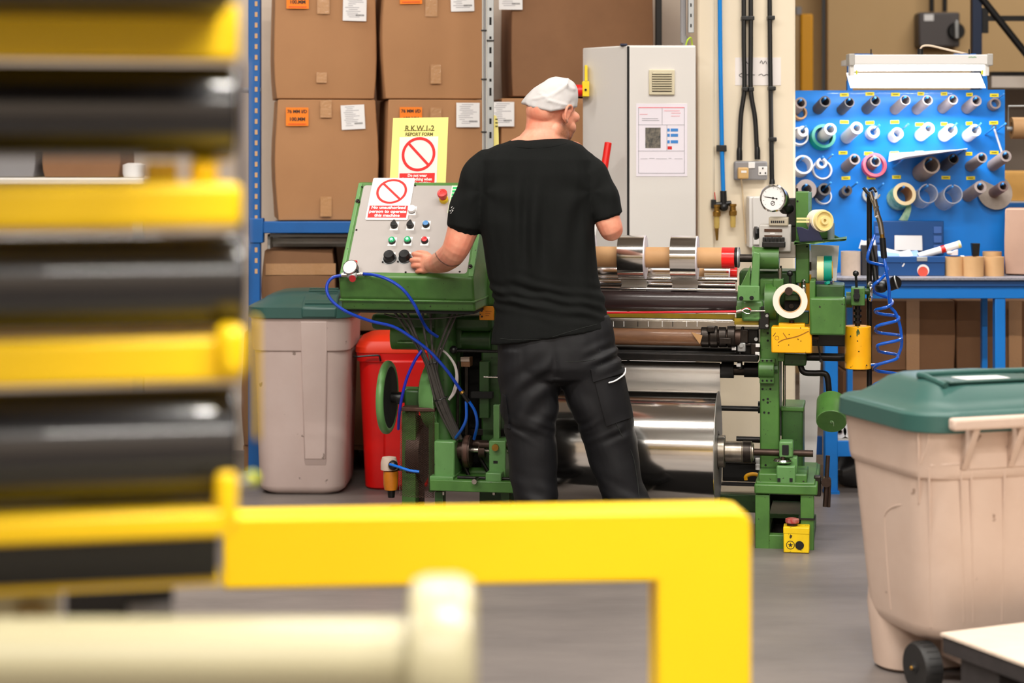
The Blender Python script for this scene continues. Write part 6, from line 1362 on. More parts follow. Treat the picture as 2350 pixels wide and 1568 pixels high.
# side edge runs from the corner towards the camera and right
e_ = W(2350, 1525, 5.4); kz = (HC - zt_); Dq = kz * F / (1527 - HY); q_ = W(2350, 1527, Dq)
dv = (q_ - c0); dv.z = 0; L1 = 1.1; dv.normalize(); av = Vector((-dv.y, dv.x, 0)); av = av if av.x > 0 else -av
MB().prism([(0, 0), (1.0, 0), (1.0, L1), (0, L1)], c0 - Vector((0, 0, .004)), av, dv, Vector((0, 0, .008))).obj('top_board', M_pallet, pa, smooth=0)
MB().prism([(.004, .004), (.996, .004), (.996, L1 - .004), (.004, L1 - .004)], c0 - Vector((0, 0, .05)), av, dv, Vector((0, 0, .045))).obj('deck', M_palletd, pa, bevel=.004)
for i in range(3):
    for j in range(3):
        MB().prism([(0, 0), (.14, 0), (.14, .16), (0, .16)], Vector((c0.x, c0.y, 0)) + av * (.02 + i * .4) + dv * (.06 + j * .42), av, dv, Vector((0, 0, zt_ - .05))).obj('pallet_foot', M_palletd, pa, bevel=.006)
# ---------------------------------------------------------------- blurred foreground: roller stand, rail, pipe
AF = radians(12); PF = Vector((xx(548, 2.42), 2.42, 0)); BF = Vector((-sin(AF), cos(AF), 0)); RF = Vector((cos(AF), sin(AF), 0))
FX = Matrix.Translation(PF) @ Matrix.Rotation(AF, 4, 'Z'); KF = PF.dot(BF)
class FM(MB):
    def __init__(s): MB.__init__(s, FX)
    def L(s, px, py, d):
        u = (px - CX) / F; D = (KF + d) / (BF.x * u + BF.y); p = W(px, py, D) - PF; return Vector((p.dot(RF), d, p.z))
    def pb(s, x1, y0, y1, d0, d1, x0=None):
        a = s.L(x1, y0, d0); b = s.L(x1, y1, d0); xa = -1.0 if x0 is None else s.L(x0, y0, d0).x
        return s.bx(xa, a.x, d0, d1, b.z, a.z)
    def roll(s, x1, yc, r, d):
        a = s.L(x1, yc, d); return s.cyl((-1.0, d, a.z), (a.x, d, a.z), r * (KF + d) / F, n=40)
rs = thing('roller_stand', 'out of focus yellow stand of black rollers filling the left foreground', 'roller stand', PF)
def R_(name, m, mm, **k): return mm.obj(name, m, rs, **k)
R_('yellow_beam', M_yellow, FM().pb(548, 8, 138, .0, .06), bevel=.006); R_('top_plate', M_blackm, FM().pb(540, -30, 2, -.3, .2))
R_('black_roller', M_roller, FM().roll(540, 256, 106, .06), bevel=.006); R_('yellow_tray', M_yellow, FM().pb(520, 285, 362, .1, .16))
R_('yellow_beam', M_yellow, FM().pb(556, 420, 523, -.03, .03), bevel=.01, seg=3)
R_('bracket', M_yellow, FM().pb(502, 362, 425, .03, .07, 436), bevel=.01); R_('bracket', M_yellow, FM().pb(410, 372, 425, .06, .09, 332), bevel=.004)
R_('bracket', M_yellow, FM().pb(535, 322, 372, .12, .16, 470), bevel=.008)
R_('black_roller', M_roller, FM().roll(558, 642, 108, .06), bevel=.006); R_('yellow_tray', M_yellow, FM().pb(520, 690, 765, .11, .16))
R_('yellow_beam', M_yellow, FM().pb(556, 776, 876, .0, .06), bevel=.006); R_('bracket', M_yellow, FM().pb(566, 748, 868, -.02, .04, 498), bevel=.012)
R_('black_roller', M_roller, FM().roll(540, 1010, 128, .06), bevel=.006)
R_('yellow_beam', M_yellow, FM().pb(530, 1172, 1232, -.01, .05), bevel=.006); R_('bracket', M_yellow, FM().pb(546, 1082, 1215, -.01, .04, 496), bevel=.008)
R_('black_beam', M_black, FM().pb(502, 1226, 1328, .02, .1), bevel=.003); R_('yellow_edge', M_yellow, FM().pb(510, 1326, 1341, .03, .1))
R_('dark_backing', M_dark, FM().pb(500, 1100, 1240, .18, .2)); R_('end_plate', mat('grey_end_plate', (120, 116, 124), .5), FM().pb(566, 140, 770, .12, .2, 556), bevel=.002)
R_('yellow_upright', mat('ochre_upright', (206, 168, 10), .5), FM().pb(596, 730, 1010, .1, .14, 582), bevel=.003)
R_('yellow_knob', mat('lime_knob', (214, 222, 10), .4), FM().sphere(FM().L(578, 1098, .16), .009)); R_('knob_stem', M_galv, FM().cyl(FM().L(575, 1098, .16), FM().L(545, 1110, .1), .004))
for a in (-.95, -.55): R_('stand_post', M_blackm, FM().bx(a, a + .07, .12, .19, 0, 1.75))
R_('stand_foot', M_black, FM().pb(398, 1350, 1418, .25, .4, 150)); R_('cream_motor', M_creamm, FM().pb(138, 1348, 1430, .15, .25), bevel=.01); R_('motor_dip', mat('olive_cap', (150, 130, 84), .5), FM().sphere(FM().L(72, 1400, .15), (.022, .01, .014)))
R_('grey_patch', M_grey, FM().pb(398, 1385, 1415, .24, .25, 295))
# yellow rail with its post, standing on the floor between camera and machine
AR_ = radians(5); PR = Vector((xx(1725, 3.42), 3.42, 0)); BR_ = Vector((-sin(AR_), cos(AR_), 0)); RR_ = Vector((cos(AR_), sin(AR_), 0)); RX = Matrix.Translation(PR) @ Matrix.Rotation(AR_, 4, 'Z'); KR = PR.dot(BR_)
def RL(px, py, d=0.0):
    u = (px - CX) / F; D = (KR + d) / (BR_.x * u + BR_.y); p = W(px, py, D) - PR; return Vector((p.dot(RR_), d, p.z))
gr = thing('guard_rail', 'out of focus bright yellow guard rail across the lower foreground', 'rail', PR)
zt_, zb_ = RL(1725, 1172).z, RL(1725, 1331).z; xp = RL(1508, 1400).x
rl_ = MB(RX); rl_.prism([(RL(512, 1200).x, zb_), (xp, zb_), (xp, 0.012), (0, 0.012), (0, zt_ - .03), (-.004, zt_ - .012), (-.014, zt_ - .003), (-.03, zt_), (RL(512, 1200).x, zt_)], (0, 0, 0), (1, 0, 0), (0, 0, 1), (0, .1, 0)); rl_.obj('rail', M_yellow, gr, bevel=.006, seg=3)
MB(RX).bx(xp - .05, .05, -.05, .15, 0, .012).obj('foot_plate', M_yellow, gr)
# cream pipe with flange, bottom left
pc = W(940, 1512, 2.2); cp = thing('cream_pipe', 'out of focus cream pipe with a flange at the bottom left', 'pipe', (pc.x - .4, pc.y, 0))
kp = 2.2 / F
MB().cyl((pc.x - 1.2, pc.y, pc.z), pc, 92 * kp, n=48).obj('pipe', M_creamm, cp)
MB().lathe([(0, 0), (150 * kp, 0), (178 * kp, 10 * kp), (190 * kp, 40 * kp), (190 * kp, 110 * kp), (176 * kp, 140 * kp), (140 * kp, 152 * kp), (0, 152 * kp)], pc, (1, 0, 0), 48).obj('flange', M_creamm, cp)
for a in (-.9, -.2): MB().bx(pc.x + a, pc.x + a + .06, pc.y - .03, pc.y + .03, 0, pc.z - 85 * kp).obj('stand_leg', M_creamm, cp)
# added mat, unseen behind the rail, darkens the foil roll's lower reflection
mt_ = thing('added_mat', 'black rubber mat on the floor under the worker\'s feet', 'mat', (xx(1340, 7.4), 7.4, 0))
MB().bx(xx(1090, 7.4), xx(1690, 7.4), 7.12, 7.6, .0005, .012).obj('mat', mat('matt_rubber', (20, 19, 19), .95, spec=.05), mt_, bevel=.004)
# ---------------------------------------------------------------- the worker
DM = 7.45
def Q(px, py, dy=0.0): return W(px, py, DM + dy)
KM = DM / F
def remesh(mb, voxel, it=6, fac=.5):
    me = bpy.data.meshes.new('tmp'); me.from_pydata(mb.v, [], mb.f)
    b = bmesh.new(); b.from_mesh(me); bmesh.ops.recalc_face_normals(b, faces=b.faces); b.to_mesh(me); b.free()
    o = bpy.data.objects.new('tmp', me); COL.objects.link(o)
    r = o.modifiers.new('r', 'REMESH'); r.mode = 'VOXEL'; r.voxel_size = voxel
    s = o.modifiers.new('s', 'SMOOTH'); s.factor = fac; s.iterations = it
    out = bpy.data.meshes.new_from_object(o.evaluated_get(bpy.context.evaluated_depsgraph_get()))
    bpy.data.objects.remove(o); return out
def finish(me, name, m, parent=None):
    n = len(me.vertices); co = [0.0] * (3 * n); me.vertices.foreach_get('co', co)
    lo = Vector([min(co[i::3]) for i in range(3)]); hi = Vector([max(co[i::3]) for i in range(3)]); c = (lo + hi) / 2
    for i in range(n):
        co[3 * i] -= c.x; co[3 * i + 1] -= c.y; co[3 * i + 2] -= c.z
    me.vertices.foreach_set('co', co); me.materials.clear(); me.materials.append(m); me.update()
    return place(me, name, c, parent, smooth=80)
def pix(p): return CX + p.x * F / p.y, HY - (p.z - HC) * F / p.y
def ell(px0, px1, py, b, dy=0.0, n=28, e=2.3, tilt=0.0, bf=None):
    """horizontal cross-section between two pixels; tilt raises the right end (px)"""
    D = DM + dy; x0, x1 = xx(px0, D), xx(px1, D); cx_, a = (x0 + x1) / 2, (x1 - x0) / 2; out = []
    for j in range(n):
        t = 2 * pi * j / n; c_, s_ = cos(t), sin(t)
        x = abs(c_) ** (2 / e) * (1 if c_ > 0 else -1); y = abs(s_) ** (2 / e) * (1 if s_ > 0 else -1)
        bb_ = b if y < 0 else (bf or b)
        out.append(Vector((cx_ + a * x, D + bb_ * y, zz(py - tilt * x, D))))
    return out
def limb(mb, pts, n=16, k=5):
    """tapered limb through (point, radius) pairs"""
    P_ = catmull([p for p, r in pts], k); R0 = [r for p, r in pts]; rings = []; u = None; N = len(P_)
    for i, p in enumerate(P_):
        t = (P_[min(i + 1, N - 1)] - P_[max(i - 1, 0)]).normalized()
        if u is None: u = frame_of(t)[0]
        u = (u - t * u.dot(t)).normalized(); v = t.cross(u); f = i / k; j = min(int(f), len(R0) - 2); r = R0[j] + (R0[j + 1] - R0[j]) * (f - j)
        rings.append([p + (u * cos(2 * pi * q / n) + v * sin(2 * pi * q / n)) * r for q in range(n)])
    mb.loft(rings)
    mb.sphere(P_[0], R0[0] * .98, 12, 8); mb.sphere(P_[-1], R0[-1] * .98, 12, 8)
# --- body: head, neck, arms, hands, trunk and legs as one surface
sk_ = MB()
yaw, pit = radians(45), radians(24); HSC = 1.06
f0 = Vector((sin(yaw), cos(yaw), 0)); hf = (f0 * cos(pit) - Vector((0, 0, 1)) * sin(pit)).normalized(); hs2 = Vector((cos(yaw), -sin(yaw), 0)); hu = hs2.cross(hf).normalized()
if hu.z < 0: hu = -hu
HCN = W(1266, 256, DM + .03); HR = Matrix((hf, hs2, hu)).transposed()
def H(a, b, c): return HCN + (hf * a + hs2 * b + hu * c) * HSC
def he(a, b, c, ra, rb_, rc): sk_.sphere(H(a, b, c), (ra * HSC, rb_ * HSC, rc * HSC), 20, 14, HR)
he(-.006, 0, .02, .09, .075, .082); he(.035, 0, -.03, .062, .066, .078); he(.04, 0, -.085, .05, .052, .042); he(.076, 0, -.112, .022, .026, .02)
he(.085, 0, .012, .018, .052, .013); he(.093, 0, -.008, .011, .009, .022); he(.1, 0, -.034, .014, .014, .012); he(.082, 0, -.07, .013, .024, .011)
he(-.045, 0, -.02, .055, .06, .05); he(.055, 0, -.045, .042, .05, .062); he(.066, .036, -.055, .024, .026, .034); he(.066, -.036, -.055, .024, .026, .034)
for s_ in (1, -1):
    he(.064, .044 * s_, -.034, .026, .024, .026); he(.064, .046 * s_, .008, .026, .024, .02); he(.022, .052 * s_, -.072, .044, .017, .036)
    R2 = HR @ Matrix.Rotation(.35 * s_, 3, 'Z')
    sk_.sphere(H(-.004, .08 * s_, -.014), (.018, .008, .027), 14, 10, R2)
    c_ = H(-.006, .09 * s_, -.01)
    sk_.tube([c_ + HR @ (Vector(q) * .86) for q in ((.016, -.004 * s_, .012), (.012, .002 * s_, .027), (-.004, .004 * s_, .034), (-.02, .006 * s_, .024), (-.023, .006 * s_, .004), (-.017, .003 * s_, -.016), (-.006, 0, -.030), (.006, -.004 * s_, -.034))], .0062, 8, 4)
    he(.004, .083 * s_, -.036, .009, .006, .010)
# neck and trapezius
sk_.loft([ell(1208, 1290, 258, .066, .02), ell(1208, 1288, 280, .063, .015), ell(1205, 1286, 298, .064, .01), ell(1192, 1292, 312, .07, .005), ell(1168, 1304, 324, .078, .0), ell(1140, 1332, 340, .09, .0), ell(1122, 1345, 362, .10, 0), ell(1112, 1350, 430, .11, 0), ell(1122, 1350, 560, .105, 0), ell(1142, 1366, 680, .105, 0), ell(1150, 1392, 760, .10, 0), ell(1170, 1395, 810, .09, 0)])
for (pts) in ([(1218, 840), (1216, 960), (1222, 1060), (1230, 1180), (1236, 1262)], [(1352, 830), (1378, 940), (1402, 1050), (1428, 1160), (1448, 1262)]):
    limb(sk_, [(Q(x, y), r) for (x, y), r in zip(pts, (.055, .06, .055, .05, .04))])
# left arm reaching for the knob
EL = Q(1043, 576, .02); WR_ = Q(992, 606, .235)
limb(sk_, [(Q(1106, 388, .02), .062), (Q(1080, 462, .01), .060), (Q(1062, 528, .005), .0585), (EL, .050), (Q(1022, 596, .12), .047), (Q(1004, 604, .19), .039), (WR_, .034)])
sk_.sphere(Q(1048, 576, .0), (.036, .03, .036))
# right arm folded up, hand at the chin
limb(sk_, [(Q(1342, 392, .0), .05), (Q(1374, 455, -.01), .05), (Q(1396, 510, -.02), .048), (Q(1403, 528, -.01), .043), (Q(1392, 500, .06), .046), (Q(1370, 440, .13), .042), (Q(1346, 386, .19), .031), (Q(1336, 374, .2), .029)])
sk_.sphere(Q(1405, 530, -.015), (.032, .032, .03))
def finger(mb, pts, r0=.0098, r1=.0078):
    limb(mb, [(p, r0 + (r1 - r0) * i / (len(pts) - 1)) for i, p in enumerate(pts)], 10, 3)
# left hand: palm, four curled fingers, thumb
mb_p = MB()
pl_ = [(Q(994, 606, .23), .030, .024), (Q(984, 604, .25), .036, .022), (Q(974, 604, .262), .042, .019), (Q(967, 604, .27), .041, .015)]
rings = []
for c_, hh, tk in pl_:
    t = Vector((-.8, .6, 0)); nrm = Vector((.6, .8, 0)) * -1
    rings.append([c_ + Vector((0, 0, 1)) * hh * sin(2 * pi * j / 16) + Vector((-.75, -.66, 0)) * tk * cos(2 * pi * j / 16) for j in range(16)])
sk_.loft(rings)
for i, (mx, my, px_, py_) in enumerate(((970, 585, 949, 583), (966, 597, 944, 597), (967, 609, 947, 610), (971, 621, 956, 623))):
    L_f = (1, 1.05, 1, .85)[i]
    finger(sk_, [Q(mx + 6, my + 1, .262), Q(mx - 5, my, .258), Q(px_ + 2, py_, .272), Q(px_ + 1, py_ + 1, .295), Q(px_ + 7, py_ + 2, .312), Q(px_ + 11, py_ + 2, .318)], .0108 if i < 3 else .0095, .0085)
finger(sk_, [Q(990, 594, .245), Q(978, 583, .275), Q(962, 580, .298), Q(952, 583, .315)], .013, .0095)
# right hand at the mouth
rings = []
for (x, y, dy, hh, tk) in ((1336, 378, .2, .028, .022), (1330, 365, .21, .036, .018), (1324, 354, .215, .038, .015)):
    c_ = Q(x, y, dy); rings.append([c_ + Vector((.62, .3, .45)) * hh * sin(2 * pi * j / 16) + Vector((.1, -1, .1)) * tk * cos(2 * pi * j / 16) for j in range(16)])
sk_.loft(rings)
for i, (a, b, c_, d_) in enumerate(((1340, 351, 1328, 333), (1333, 353, 1320, 332), (1327, 356, 1313, 333), (1320, 359, 1307, 338))):
    finger(sk_, [Q(a + 2, b + 6, .205), Q((a + c_) / 2 + 2, (b + d_) / 2, .19), Q(c_, d_, .188), Q(c_ - 9, d_ - 4, .195), Q(c_ - 14, d_ - 5, .205)], .0096, .008)
finger(sk_, [Q(1326, 368, .2), Q(1308, 355, .185), Q(1299, 343, .185), Q(1294, 333, .19)], .012, .0092)
me = remesh(sk_, .0032, 7, .5)
n = len(me.vertices)
tat = me.attributes.new('tattoo', 'FLOAT', 'POINT'); brd = me.attributes.new('beard', 'FLOAT', 'POINT'); hr_ = me.attributes.new('hair', 'FLOAT', 'POINT')
line = catmull([Vector((998, 578, 0)), Vector((1003, 590, 0)), Vector((1014, 602, 0)), Vector((1030, 610, 0)), Vector((1046, 610, 0)), Vector((1062, 604, 0)), Vector((1076, 592, 0))], 8)
def cl01(v): return 0.0 if v < 0 else 1.0 if v > 1 else v
tv, bv, hv = [0.0] * n, [0.0] * n, [0.0] * n
HRt = HR.transposed(); hair2 = me.attributes.new('armhair', 'FLOAT', 'POINT'); av_ = [0.0] * n
for i, vtx in enumerate(me.vertices):
    p = vtx.co; x, y = pix(p)
    if 990 < x < 1085 and 570 < y < 640 and p.y < DM + .24:
        d_ = min((Vector((x, y, 0)) - q).length for q in line); tv[i] = cl01(1.9 - d_)
        nd = min(line, key=lambda q: (Vector((x, y, 0)) - q).length)
        if y > nd.y + 1 and x < 1060: av_[i] = cl01(1.0 - abs(x - 1022) / 45) * .8
    if y < 345 and x > 1190:
        q = HRt @ (p - HCN)
        if q.z < -.02 and q.x > -.015: bv[i] = cl01((-.022 - q.z) / .03) * cl01((q.x + .015) / .03) * (1 if q.x < .085 else .6)
        if q.z > -.055 and q.x < .03: hv[i] = cl01((q.z + .055) / .06) * .5
tat.data.foreach_set('value', tv); brd.data.foreach_set('value', bv); hr_.data.foreach_set('value', hv); hair2.data.foreach_set('value', av_)
M_skin = mat('skin', (228, 160, 132), .48, var=.65, vscale=13, vcol=(216, 112, 86), sss=.12, bump=.05, bscale=160, attr=[('hair', (150, 104, 82), .45), ('beard', (116, 76, 48), .95), ('armhair', (130, 96, 66), .5), ('tattoo', (34, 30, 34), .95)])
man = finish(me, 'person', M_skin)
tag(man, 'person from behind in black t-shirt, dark trousers and white cap turning a knob', 'person')
# eyes
for s_ in (1, -1):
    MB().sphere(H(.078, .031 * s_, -.012), .0105, 12, 8).obj('eye', mat('eye_white', (230, 226, 220), .2), man)
    MB().sphere(H(.087, .033 * s_, .009), (.012, .013, .004), 10, 6, HR).obj('eyebrow', mat('brown_hair', (122, 84, 52), .7), man)
# --- t-shirt
ts = MB()
ts.loft([ell(1183, 1296, 319, .082, .005, e=2.1, tilt=2), ell(1168, 1312, 323, .09, .003, e=2.1, tilt=1), ell(1140, 1336, 332, .099, .0), ell(1118, 1350, 344, .105, 0), ell(1098, 1364, 366, .118, 0), ell(1092, 1368, 400, .128, 0), ell(1093, 1366, 450, .134, 0), ell(1098, 1362, 510, .134, 0), ell(1109, 1366, 570, .128, 0),
         ell(1119, 1372, 630, .122, 0, tilt=2), ell(1131, 1380, 675, .122, 0, tilt=4), ell(1137, 1389, 705, .126, 0, tilt=8), ell(1131, 1396, 738, .132, 0, tilt=13), ell(1126, 1401, 764, .136, 0, tilt=19), ell(1125, 1403, 770, .136, 0, tilt=20)], cap=True)
limb(ts, [(Q(1118, 378, .0), .06), (Q(1102, 400, .0), .07), (Q(1086, 448, .0), .071), (Q(1073, 494, .0), .0695), (Q(1068, 512, .0), .068)], 20)
ts.loft([[c_ + (u_ * cos(2 * pi * j / 24) + v_ * sin(2 * pi * j / 24)) * r for j in range(24)] for (c_, r) in ((Q(1073, 494), .0695), (Q(1066, 523), .0675)) for (u_, v_) in [(Vector((.985, 0, -.17)), Vector((0, 1, 0)))]])
limb(ts, [(Q(1338, 378, .0), .06), (Q(1352, 400, -.0), .070), (Q(1375, 446, -.008), .068), (Q(1389, 482, -.012), .063)], 20)
ts.loft([[c_ + (u_ * cos(2 * pi * j / 24) + v_ * sin(2 * pi * j / 24)) * r for j in range(24)] for (c_, r) in ((Q(1385, 472, -.012), .064), (Q(1396, 499, -.016), .0595)) for (u_, v_) in [(Vector((.95, 0, .31)), Vector((0, 1, 0)))]])
me = remesh(ts, .005, 9, .5)
def displace(me, fn):
    nn = [v.normal.copy() for v in me.vertices]
    for v, q in zip(me.vertices, nn): v.co += q * fn(v.co, *pix(v.co))
    me.update()
def shirt(p, x, y):
    d_ = .0065 * noise.noise(Vector((p.x * 16, p.y * 10, p.z * 3.2)))
    # vertical drape below the shoulder blades
    m_ = cl01((y - 360) / 120) * cl01((700 - y) / 120)
    d_ += .009 * m_ * sin(p.x * 74 + 5 * noise.noise(Vector((p.x * 5, 0, p.z * 2.4)))) * (.5 + noise.noise(Vector((p.x * 9, 1, p.z * 3))))
    # bunching over the hips
    w_ = math.exp(-((y - 690 - 12 * sin(x * .02)) / 34) ** 2)
    d_ += w_ * (.010 * noise.noise(Vector((p.x * 6, p.y * 6, p.z * 34 + p.x * 12))) + .0045 * sin(p.z * 150 + p.x * 28 + 3 * noise.noise(p * 9)))
    # folds fanning out of the armpits
    for (ax_x, ay) in ((1106, 440), (1358, 440)):
        r_ = sqrt((x - ax_x) ** 2 + (y - ay) ** 2); a_ = atan2(y - ay, x - ax_x)
        d_ += .003 * math.exp(-((r_ - 60) / 40) ** 2) * sin(a_ * 5 + 1)
    d_ -= .0035 * math.exp(-((x - 1250) / 16) ** 2) * cl01((y - 380) / 80) * cl01((640 - y) / 100)
    return d_
displace(me, shirt)
M_tee = mat('black_jersey', (13, 15, 14), .85, var=.5, vscale=60, vcol=(9, 11, 10), bump=.12, bscale=420, spec=.2)
tee = finish(me, 't_shirt', M_tee, man)
tb_ = bvh(tee)
M_seam = mat('dark_seam', (34, 37, 34), .9)
MB().tube([onto(tb_, x, y, .0003) for x, y in ((1166, 334), (1190, 338), (1220, 340), (1250, 339), (1280, 334), (1300, 329))], .0012, 6, 4).obj('collar_seam', M_tee, tee)
MB().tube([onto(tb_, 1130 + k * 20, 776 + 4 * sin(k * .4) - max(0, k - 6) * 4.6, .0003) for k in range(13)], .0008, 6, 3).obj('hem_stitch', M_seam, tee)
lg = MB()
for k, (x, y) in enumerate(((1036, 478), (1040, 479), (1033, 484), (1038, 486), (1034, 490), (1037, 482))): lg.tube([onto(tb_, x, y), onto(tb_, x + 2.5, y - 3.5 + (k % 3) * 2)], .0012, 5, 0)
lg.obj('sleeve_print', M_paper, tee, kind='stuff')
# --- trousers
tr2 = MB()
tr2.loft([ell(1144, 1398, 728, .112, 0, tilt=6), ell(1141, 1408, 760, .124, 0, tilt=6), ell(1141, 1414, 800, .132, 0), ell(1143, 1424, 840, .134, 0), ell(1146, 1430, 866, .115, 0), ell(1175, 1405, 880, .06, 0)])
tr2.loft([ell(1142, 1276, 800, .115, 0), ell(1143, 1281, 850, .115, 0), ell(1146, 1285, 900, .112, 0), ell(1154, 1279, 955, .105, 0), ell(1162, 1276, 1000, .098, .0), ell(1167, 1280, 1060, .094, .0), ell(1174, 1279, 1120, .094, .0), ell(1184, 1281, 1165, .1, .0), ell(1186, 1286, 1215, .105, .005), ell(1190, 1290, 1252, .108, .01)])
tr2.loft([ell(1274, 1415, 800, .115, 0), ell(1284, 1430, 850, .115, 0), ell(1290, 1438, 890, .112, 0), ell(1303, 1447, 930, .108, 0), ell(1315, 1456, 965, .104, 0), ell(1334, 1459, 1005, .098, 0), ell(1348, 1466, 1050, .095, 0), ell(1365, 1474, 1100, .094, 0), ell(1380, 1486, 1140, .096, 0), ell(1391, 1500, 1170, .1, 0), ell(1398, 1508, 1215, .105, .005), ell(1402, 1512, 1252, .108, .01)])
me = remesh(tr2, .006, 7, .5)
def trous(p, x, y):
    lft = x < 1284 if y > 880 else x < 1270
    d_ = .004 * noise.noise(p * 11)
    if lft:
        s_ = p.z * 1.0 - p.x * 1.1          # diagonal pulls, crotch down to the outer knee
        m_ = cl01((y - 800) / 60) * cl01((1010 - y) / 60)
        d_ += m_ * .0075 * sin(s_ * 52 + 4 * noise.noise(p * 5)) * (.6 + .6 * noise.noise(p * 4 + Vector((3, 1, 2))))
        d_ += math.exp(-((y - 985) / 26) ** 2) * .008 * noise.noise(Vector((p.x * 8, p.y * 8, p.z * 40 + p.x * 22)))
    else:
        m_ = cl01((y - 880) / 60) * cl01((1120 - y) / 60)
        d_ += m_ * .006 * sin((p.z + p.x * 1.2) * 46 + 4 * noise.noise(p * 5)) * (.6 + .6 * noise.noise(p * 4))
        d_ += math.exp(-((y - 990) / 26) ** 2) * .008 * noise.noise(Vector((p.x * 8, p.y * 8, p.z * 38 - p.x * 20)))
        d_ += math.exp(-((y - 820) / 30) ** 2) * cl01((x - 1330) / 60) * .006 * sin(p.z * 130 - p.x * 50)
    d_ += cl01((y - 1070) / 80) * .009 * noise.noise(Vector((p.x * 9, p.y * 9, p.z * 24 + p.x * 10)))
    if y < 870: d_ -= .006 * math.exp(-((x - 1279 + (880 - y) * .12) / 9) ** 2) * cl01((y - 780) / 60)
    return d_
displace(me, trous)
M_trou = mat('charcoal_twill', (13, 13, 17), .62, var=.4, vscale=50, vcol=(9, 9, 12), bump=.1, bscale=500, spec=.35)
trz = finish(me, 'trousers', M_trou, man); tz = bvh(trz)
def patch(poly, name, m, par, off=.004, step=4.0):
    """a cloth piece laid on the trousers: grid of pixels inside a quad, lifted off the surface"""
    (a, b, c_, d_) = [Vector((q[0], q[1], 0)) for q in poly]; nu, nv = 12, 12; fr_, bk2 = [], []
    for i in range(nv + 1):
        for j in range(nu + 1):
            q = (a.lerp(b, j / nu)).lerp(d_.lerp(c_, j / nu), i / nv); fr_.append(onto(tz, q.x, q.y, off)); bk2.append(onto(tz, q.x, q.y, -.003))
    mb = MB(); N_ = len(fr_); w_ = nu + 1; fs = []
    for i in range(nv):
        for j in range(nu):
            k = i * w_ + j; fs.append((k, k + 1, k + w_ + 1, k + w_)); fs.append((N_ + k + w_, N_ + k + w_ + 1, N_ + k + 1, N_ + k))
    rim = [j for j in range(w_)] + [i * w_ + nu for i in range(1, nv + 1)] + [nv * w_ + j for j in range(nu - 1, -1, -1)] + [i * w_ for i in range(nv - 1, 0, -1)]
    for q in range(len(rim)):
        k, l_ = rim[q], rim[(q + 1) % len(rim)]; fs.append((l_, k, N_ + k, N_ + l_))
    mb.add(fr_ + bk2, fs); return mb.obj(name, m, par, smooth=40)
patch([(1364, 872), (1430, 862), (1450, 958), (1392, 978)], 'cargo_pocket', M_trou, trz, .007)
fl = patch([(1354, 848), (1424, 834), (1428, 856), (1362, 876)], 'pocket_flap', M_trou, trz, .013)
tz2 = bvh(fl)
MB().tube([onto(tz, x, y, .014) for x, y in ((1394, 878), (1406, 874), (1418, 866), (1426, 858), (1428, 850))], .0028, 8, 4).obj('white_piping', M_paper, trz)
patch([(1156, 905), (1162, 910), (1172, 985), (1162, 982)], 'cargo_pocket', M_trou, trz, .006)
MB().tube([onto(tz, x, y, .0005) for x, y in ((1276, 828), (1310, 830), (1350, 828), (1366, 824))], .001, 6, 3).obj('pocket_seam', M_seam, trz)
MB().tube([onto(tz, x, y, .0005) for x, y in ((1376, 800), (1390, 900), (1420, 985), (1450, 1040), (1462, 1100), (1468, 1160))], .0012, 6, 5).obj('side_seam', M_seam, trz)
# --- shoes on the floor
for (x, y) in ((1240, 1286), (1456, 1286)):
    c_ = Vector((xx(x, DM), DM, 0)); sm = MB()
    s2_ = []
    for (d_, w_, h_) in ((-.105, .024, .05), (-.095, .036, .075), (-.03, .040, .085), (.06, .044, .07), (.13, .048, .05), (.175, .04, .035), (.195, .02, .02)):
        s2_.append([c_ + Vector((w_ * cos(pi * j / 10), d_, .022 + h_ * sin(pi * j / 10))) for j in range(11)])
    sm.loft(s2_); so_ = sm.obj('shoe', M_black, man)
    MB().loft([[c_ + Vector((w_ * q, d_, z)) for q in (-1, 1) for z in ((.001, .028) if q < 0 else (.028, .001))] for (d_, w_) in ((-.11, .03), (-.095, .04), (.06, .047), (.14, .05), (.19, .034), (.2, .015))]).obj('sole', mat('grey_sole', (120, 112, 106), .6), so_, bevel=.004)
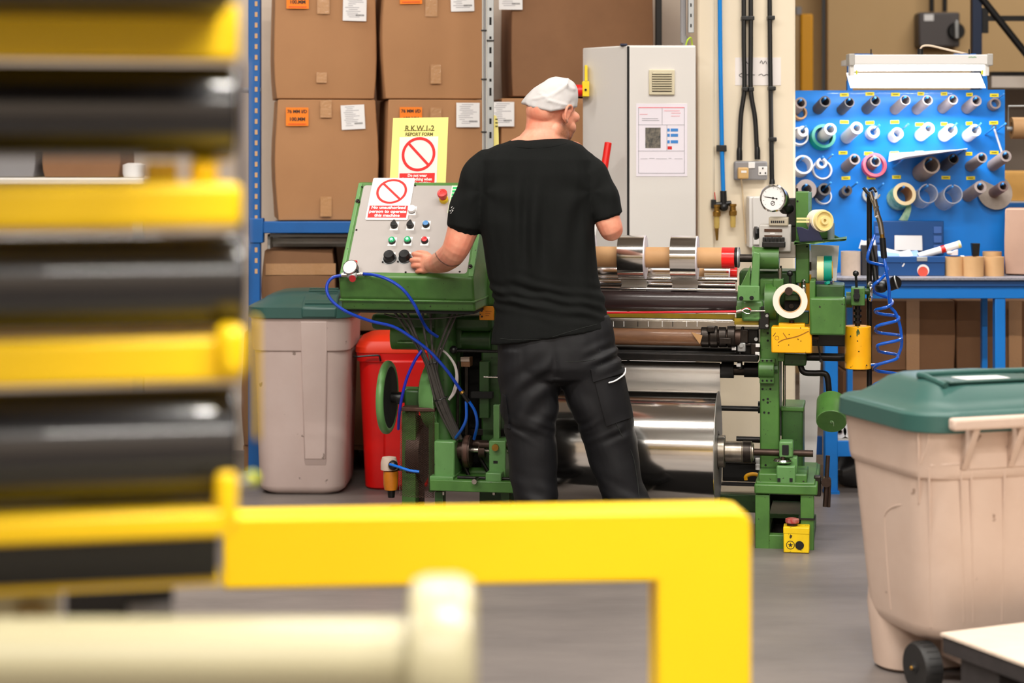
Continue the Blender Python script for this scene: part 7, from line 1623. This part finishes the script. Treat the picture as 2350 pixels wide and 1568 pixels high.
# --- white mob cap
CC = W(1263, 243, DM + .03); cp_ = MB(); rings = []; NV, NU = 30, 64
ridges = [((1262, 222), (1298, 199), .0035), ((1298, 199), (1318, 206), .003), ((1298, 199), (1306, 232), .003), ((1288, 191), (1299, 199), .003), ((1240, 214), (1262, 232), .0025), ((1262, 232), (1300, 242), .003), ((1225, 228), (1250, 222), .0025), ((1300, 199), (1303, 180), .003)]
def seg(x, y, a, b):
    ax_x, ay = a; bx_, by = b; t = ((x - ax_x) * (bx_ - ax_x) + (y - ay) * (by - ay)) / ((bx_ - ax_x) ** 2 + (by - ay) ** 2); t = cl01(t)
    return sqrt((x - ax_x - t * (bx_ - ax_x)) ** 2 + (y - ay - t * (by - ay)) ** 2)
for i in range(NV + 1):
    f = i / NV; ring = []
    for j in range(NU):
        t = 2 * pi * j / NU; c_, s_ = cos(t), sin(t)
        ex = 2.7 if c_ > 0 else 2.7 - 1.25 * (-c_) ** 1.5
        hgt_ = f * .108; rad = max(0.0, 1 - min(f, .9999) ** ex) ** (1 / ex)
        a = (.101 if c_ > 0 else .108); xo = .021 * f
        bot = .0
        base = (-.012 * (1 - abs(c_)) - .004 + (.006 if c_ < -.8 else 0)) * (1 - f) + (.006 * c_ if c_ > 0 else 0.012 * -c_) * (1 - f)
        p = CC + Vector((a * c_ * rad + xo, .104 * s_ * rad, hgt_ + base))
        x, y = pix(p); dn = Vector((c_ * rad, s_ * rad, f)).normalized(); dsp = (.002 * noise.noise(p * 40) + .004 * noise.noise(p * 18)) * (.15 + .85 * cl01(f / .2))
        if s_ < 0:
            for (q0_, q1_, am) in ridges: dsp += 1.6 * am * math.exp(-(seg(x, y, q0_, q1_) / 2.8) ** 2)
        dsp += .0022 * sin(t * 19) * cl01(1 - f / .16)
        ring.append(p + dn * dsp)
    rings.append(ring)
low = [[CC + (p - CC) * .93 + Vector((0, 0, -.008)) for p in rings[0]], [CC + (p - CC) * .98 + Vector((0, 0, -.007)) for p in rings[0]]]
cp_.loft(low + rings).obj('mob_cap', mat('white_nonwoven', (198, 194, 193), .85, sss=.05, bump=.06, bscale=300), man, smooth=70)
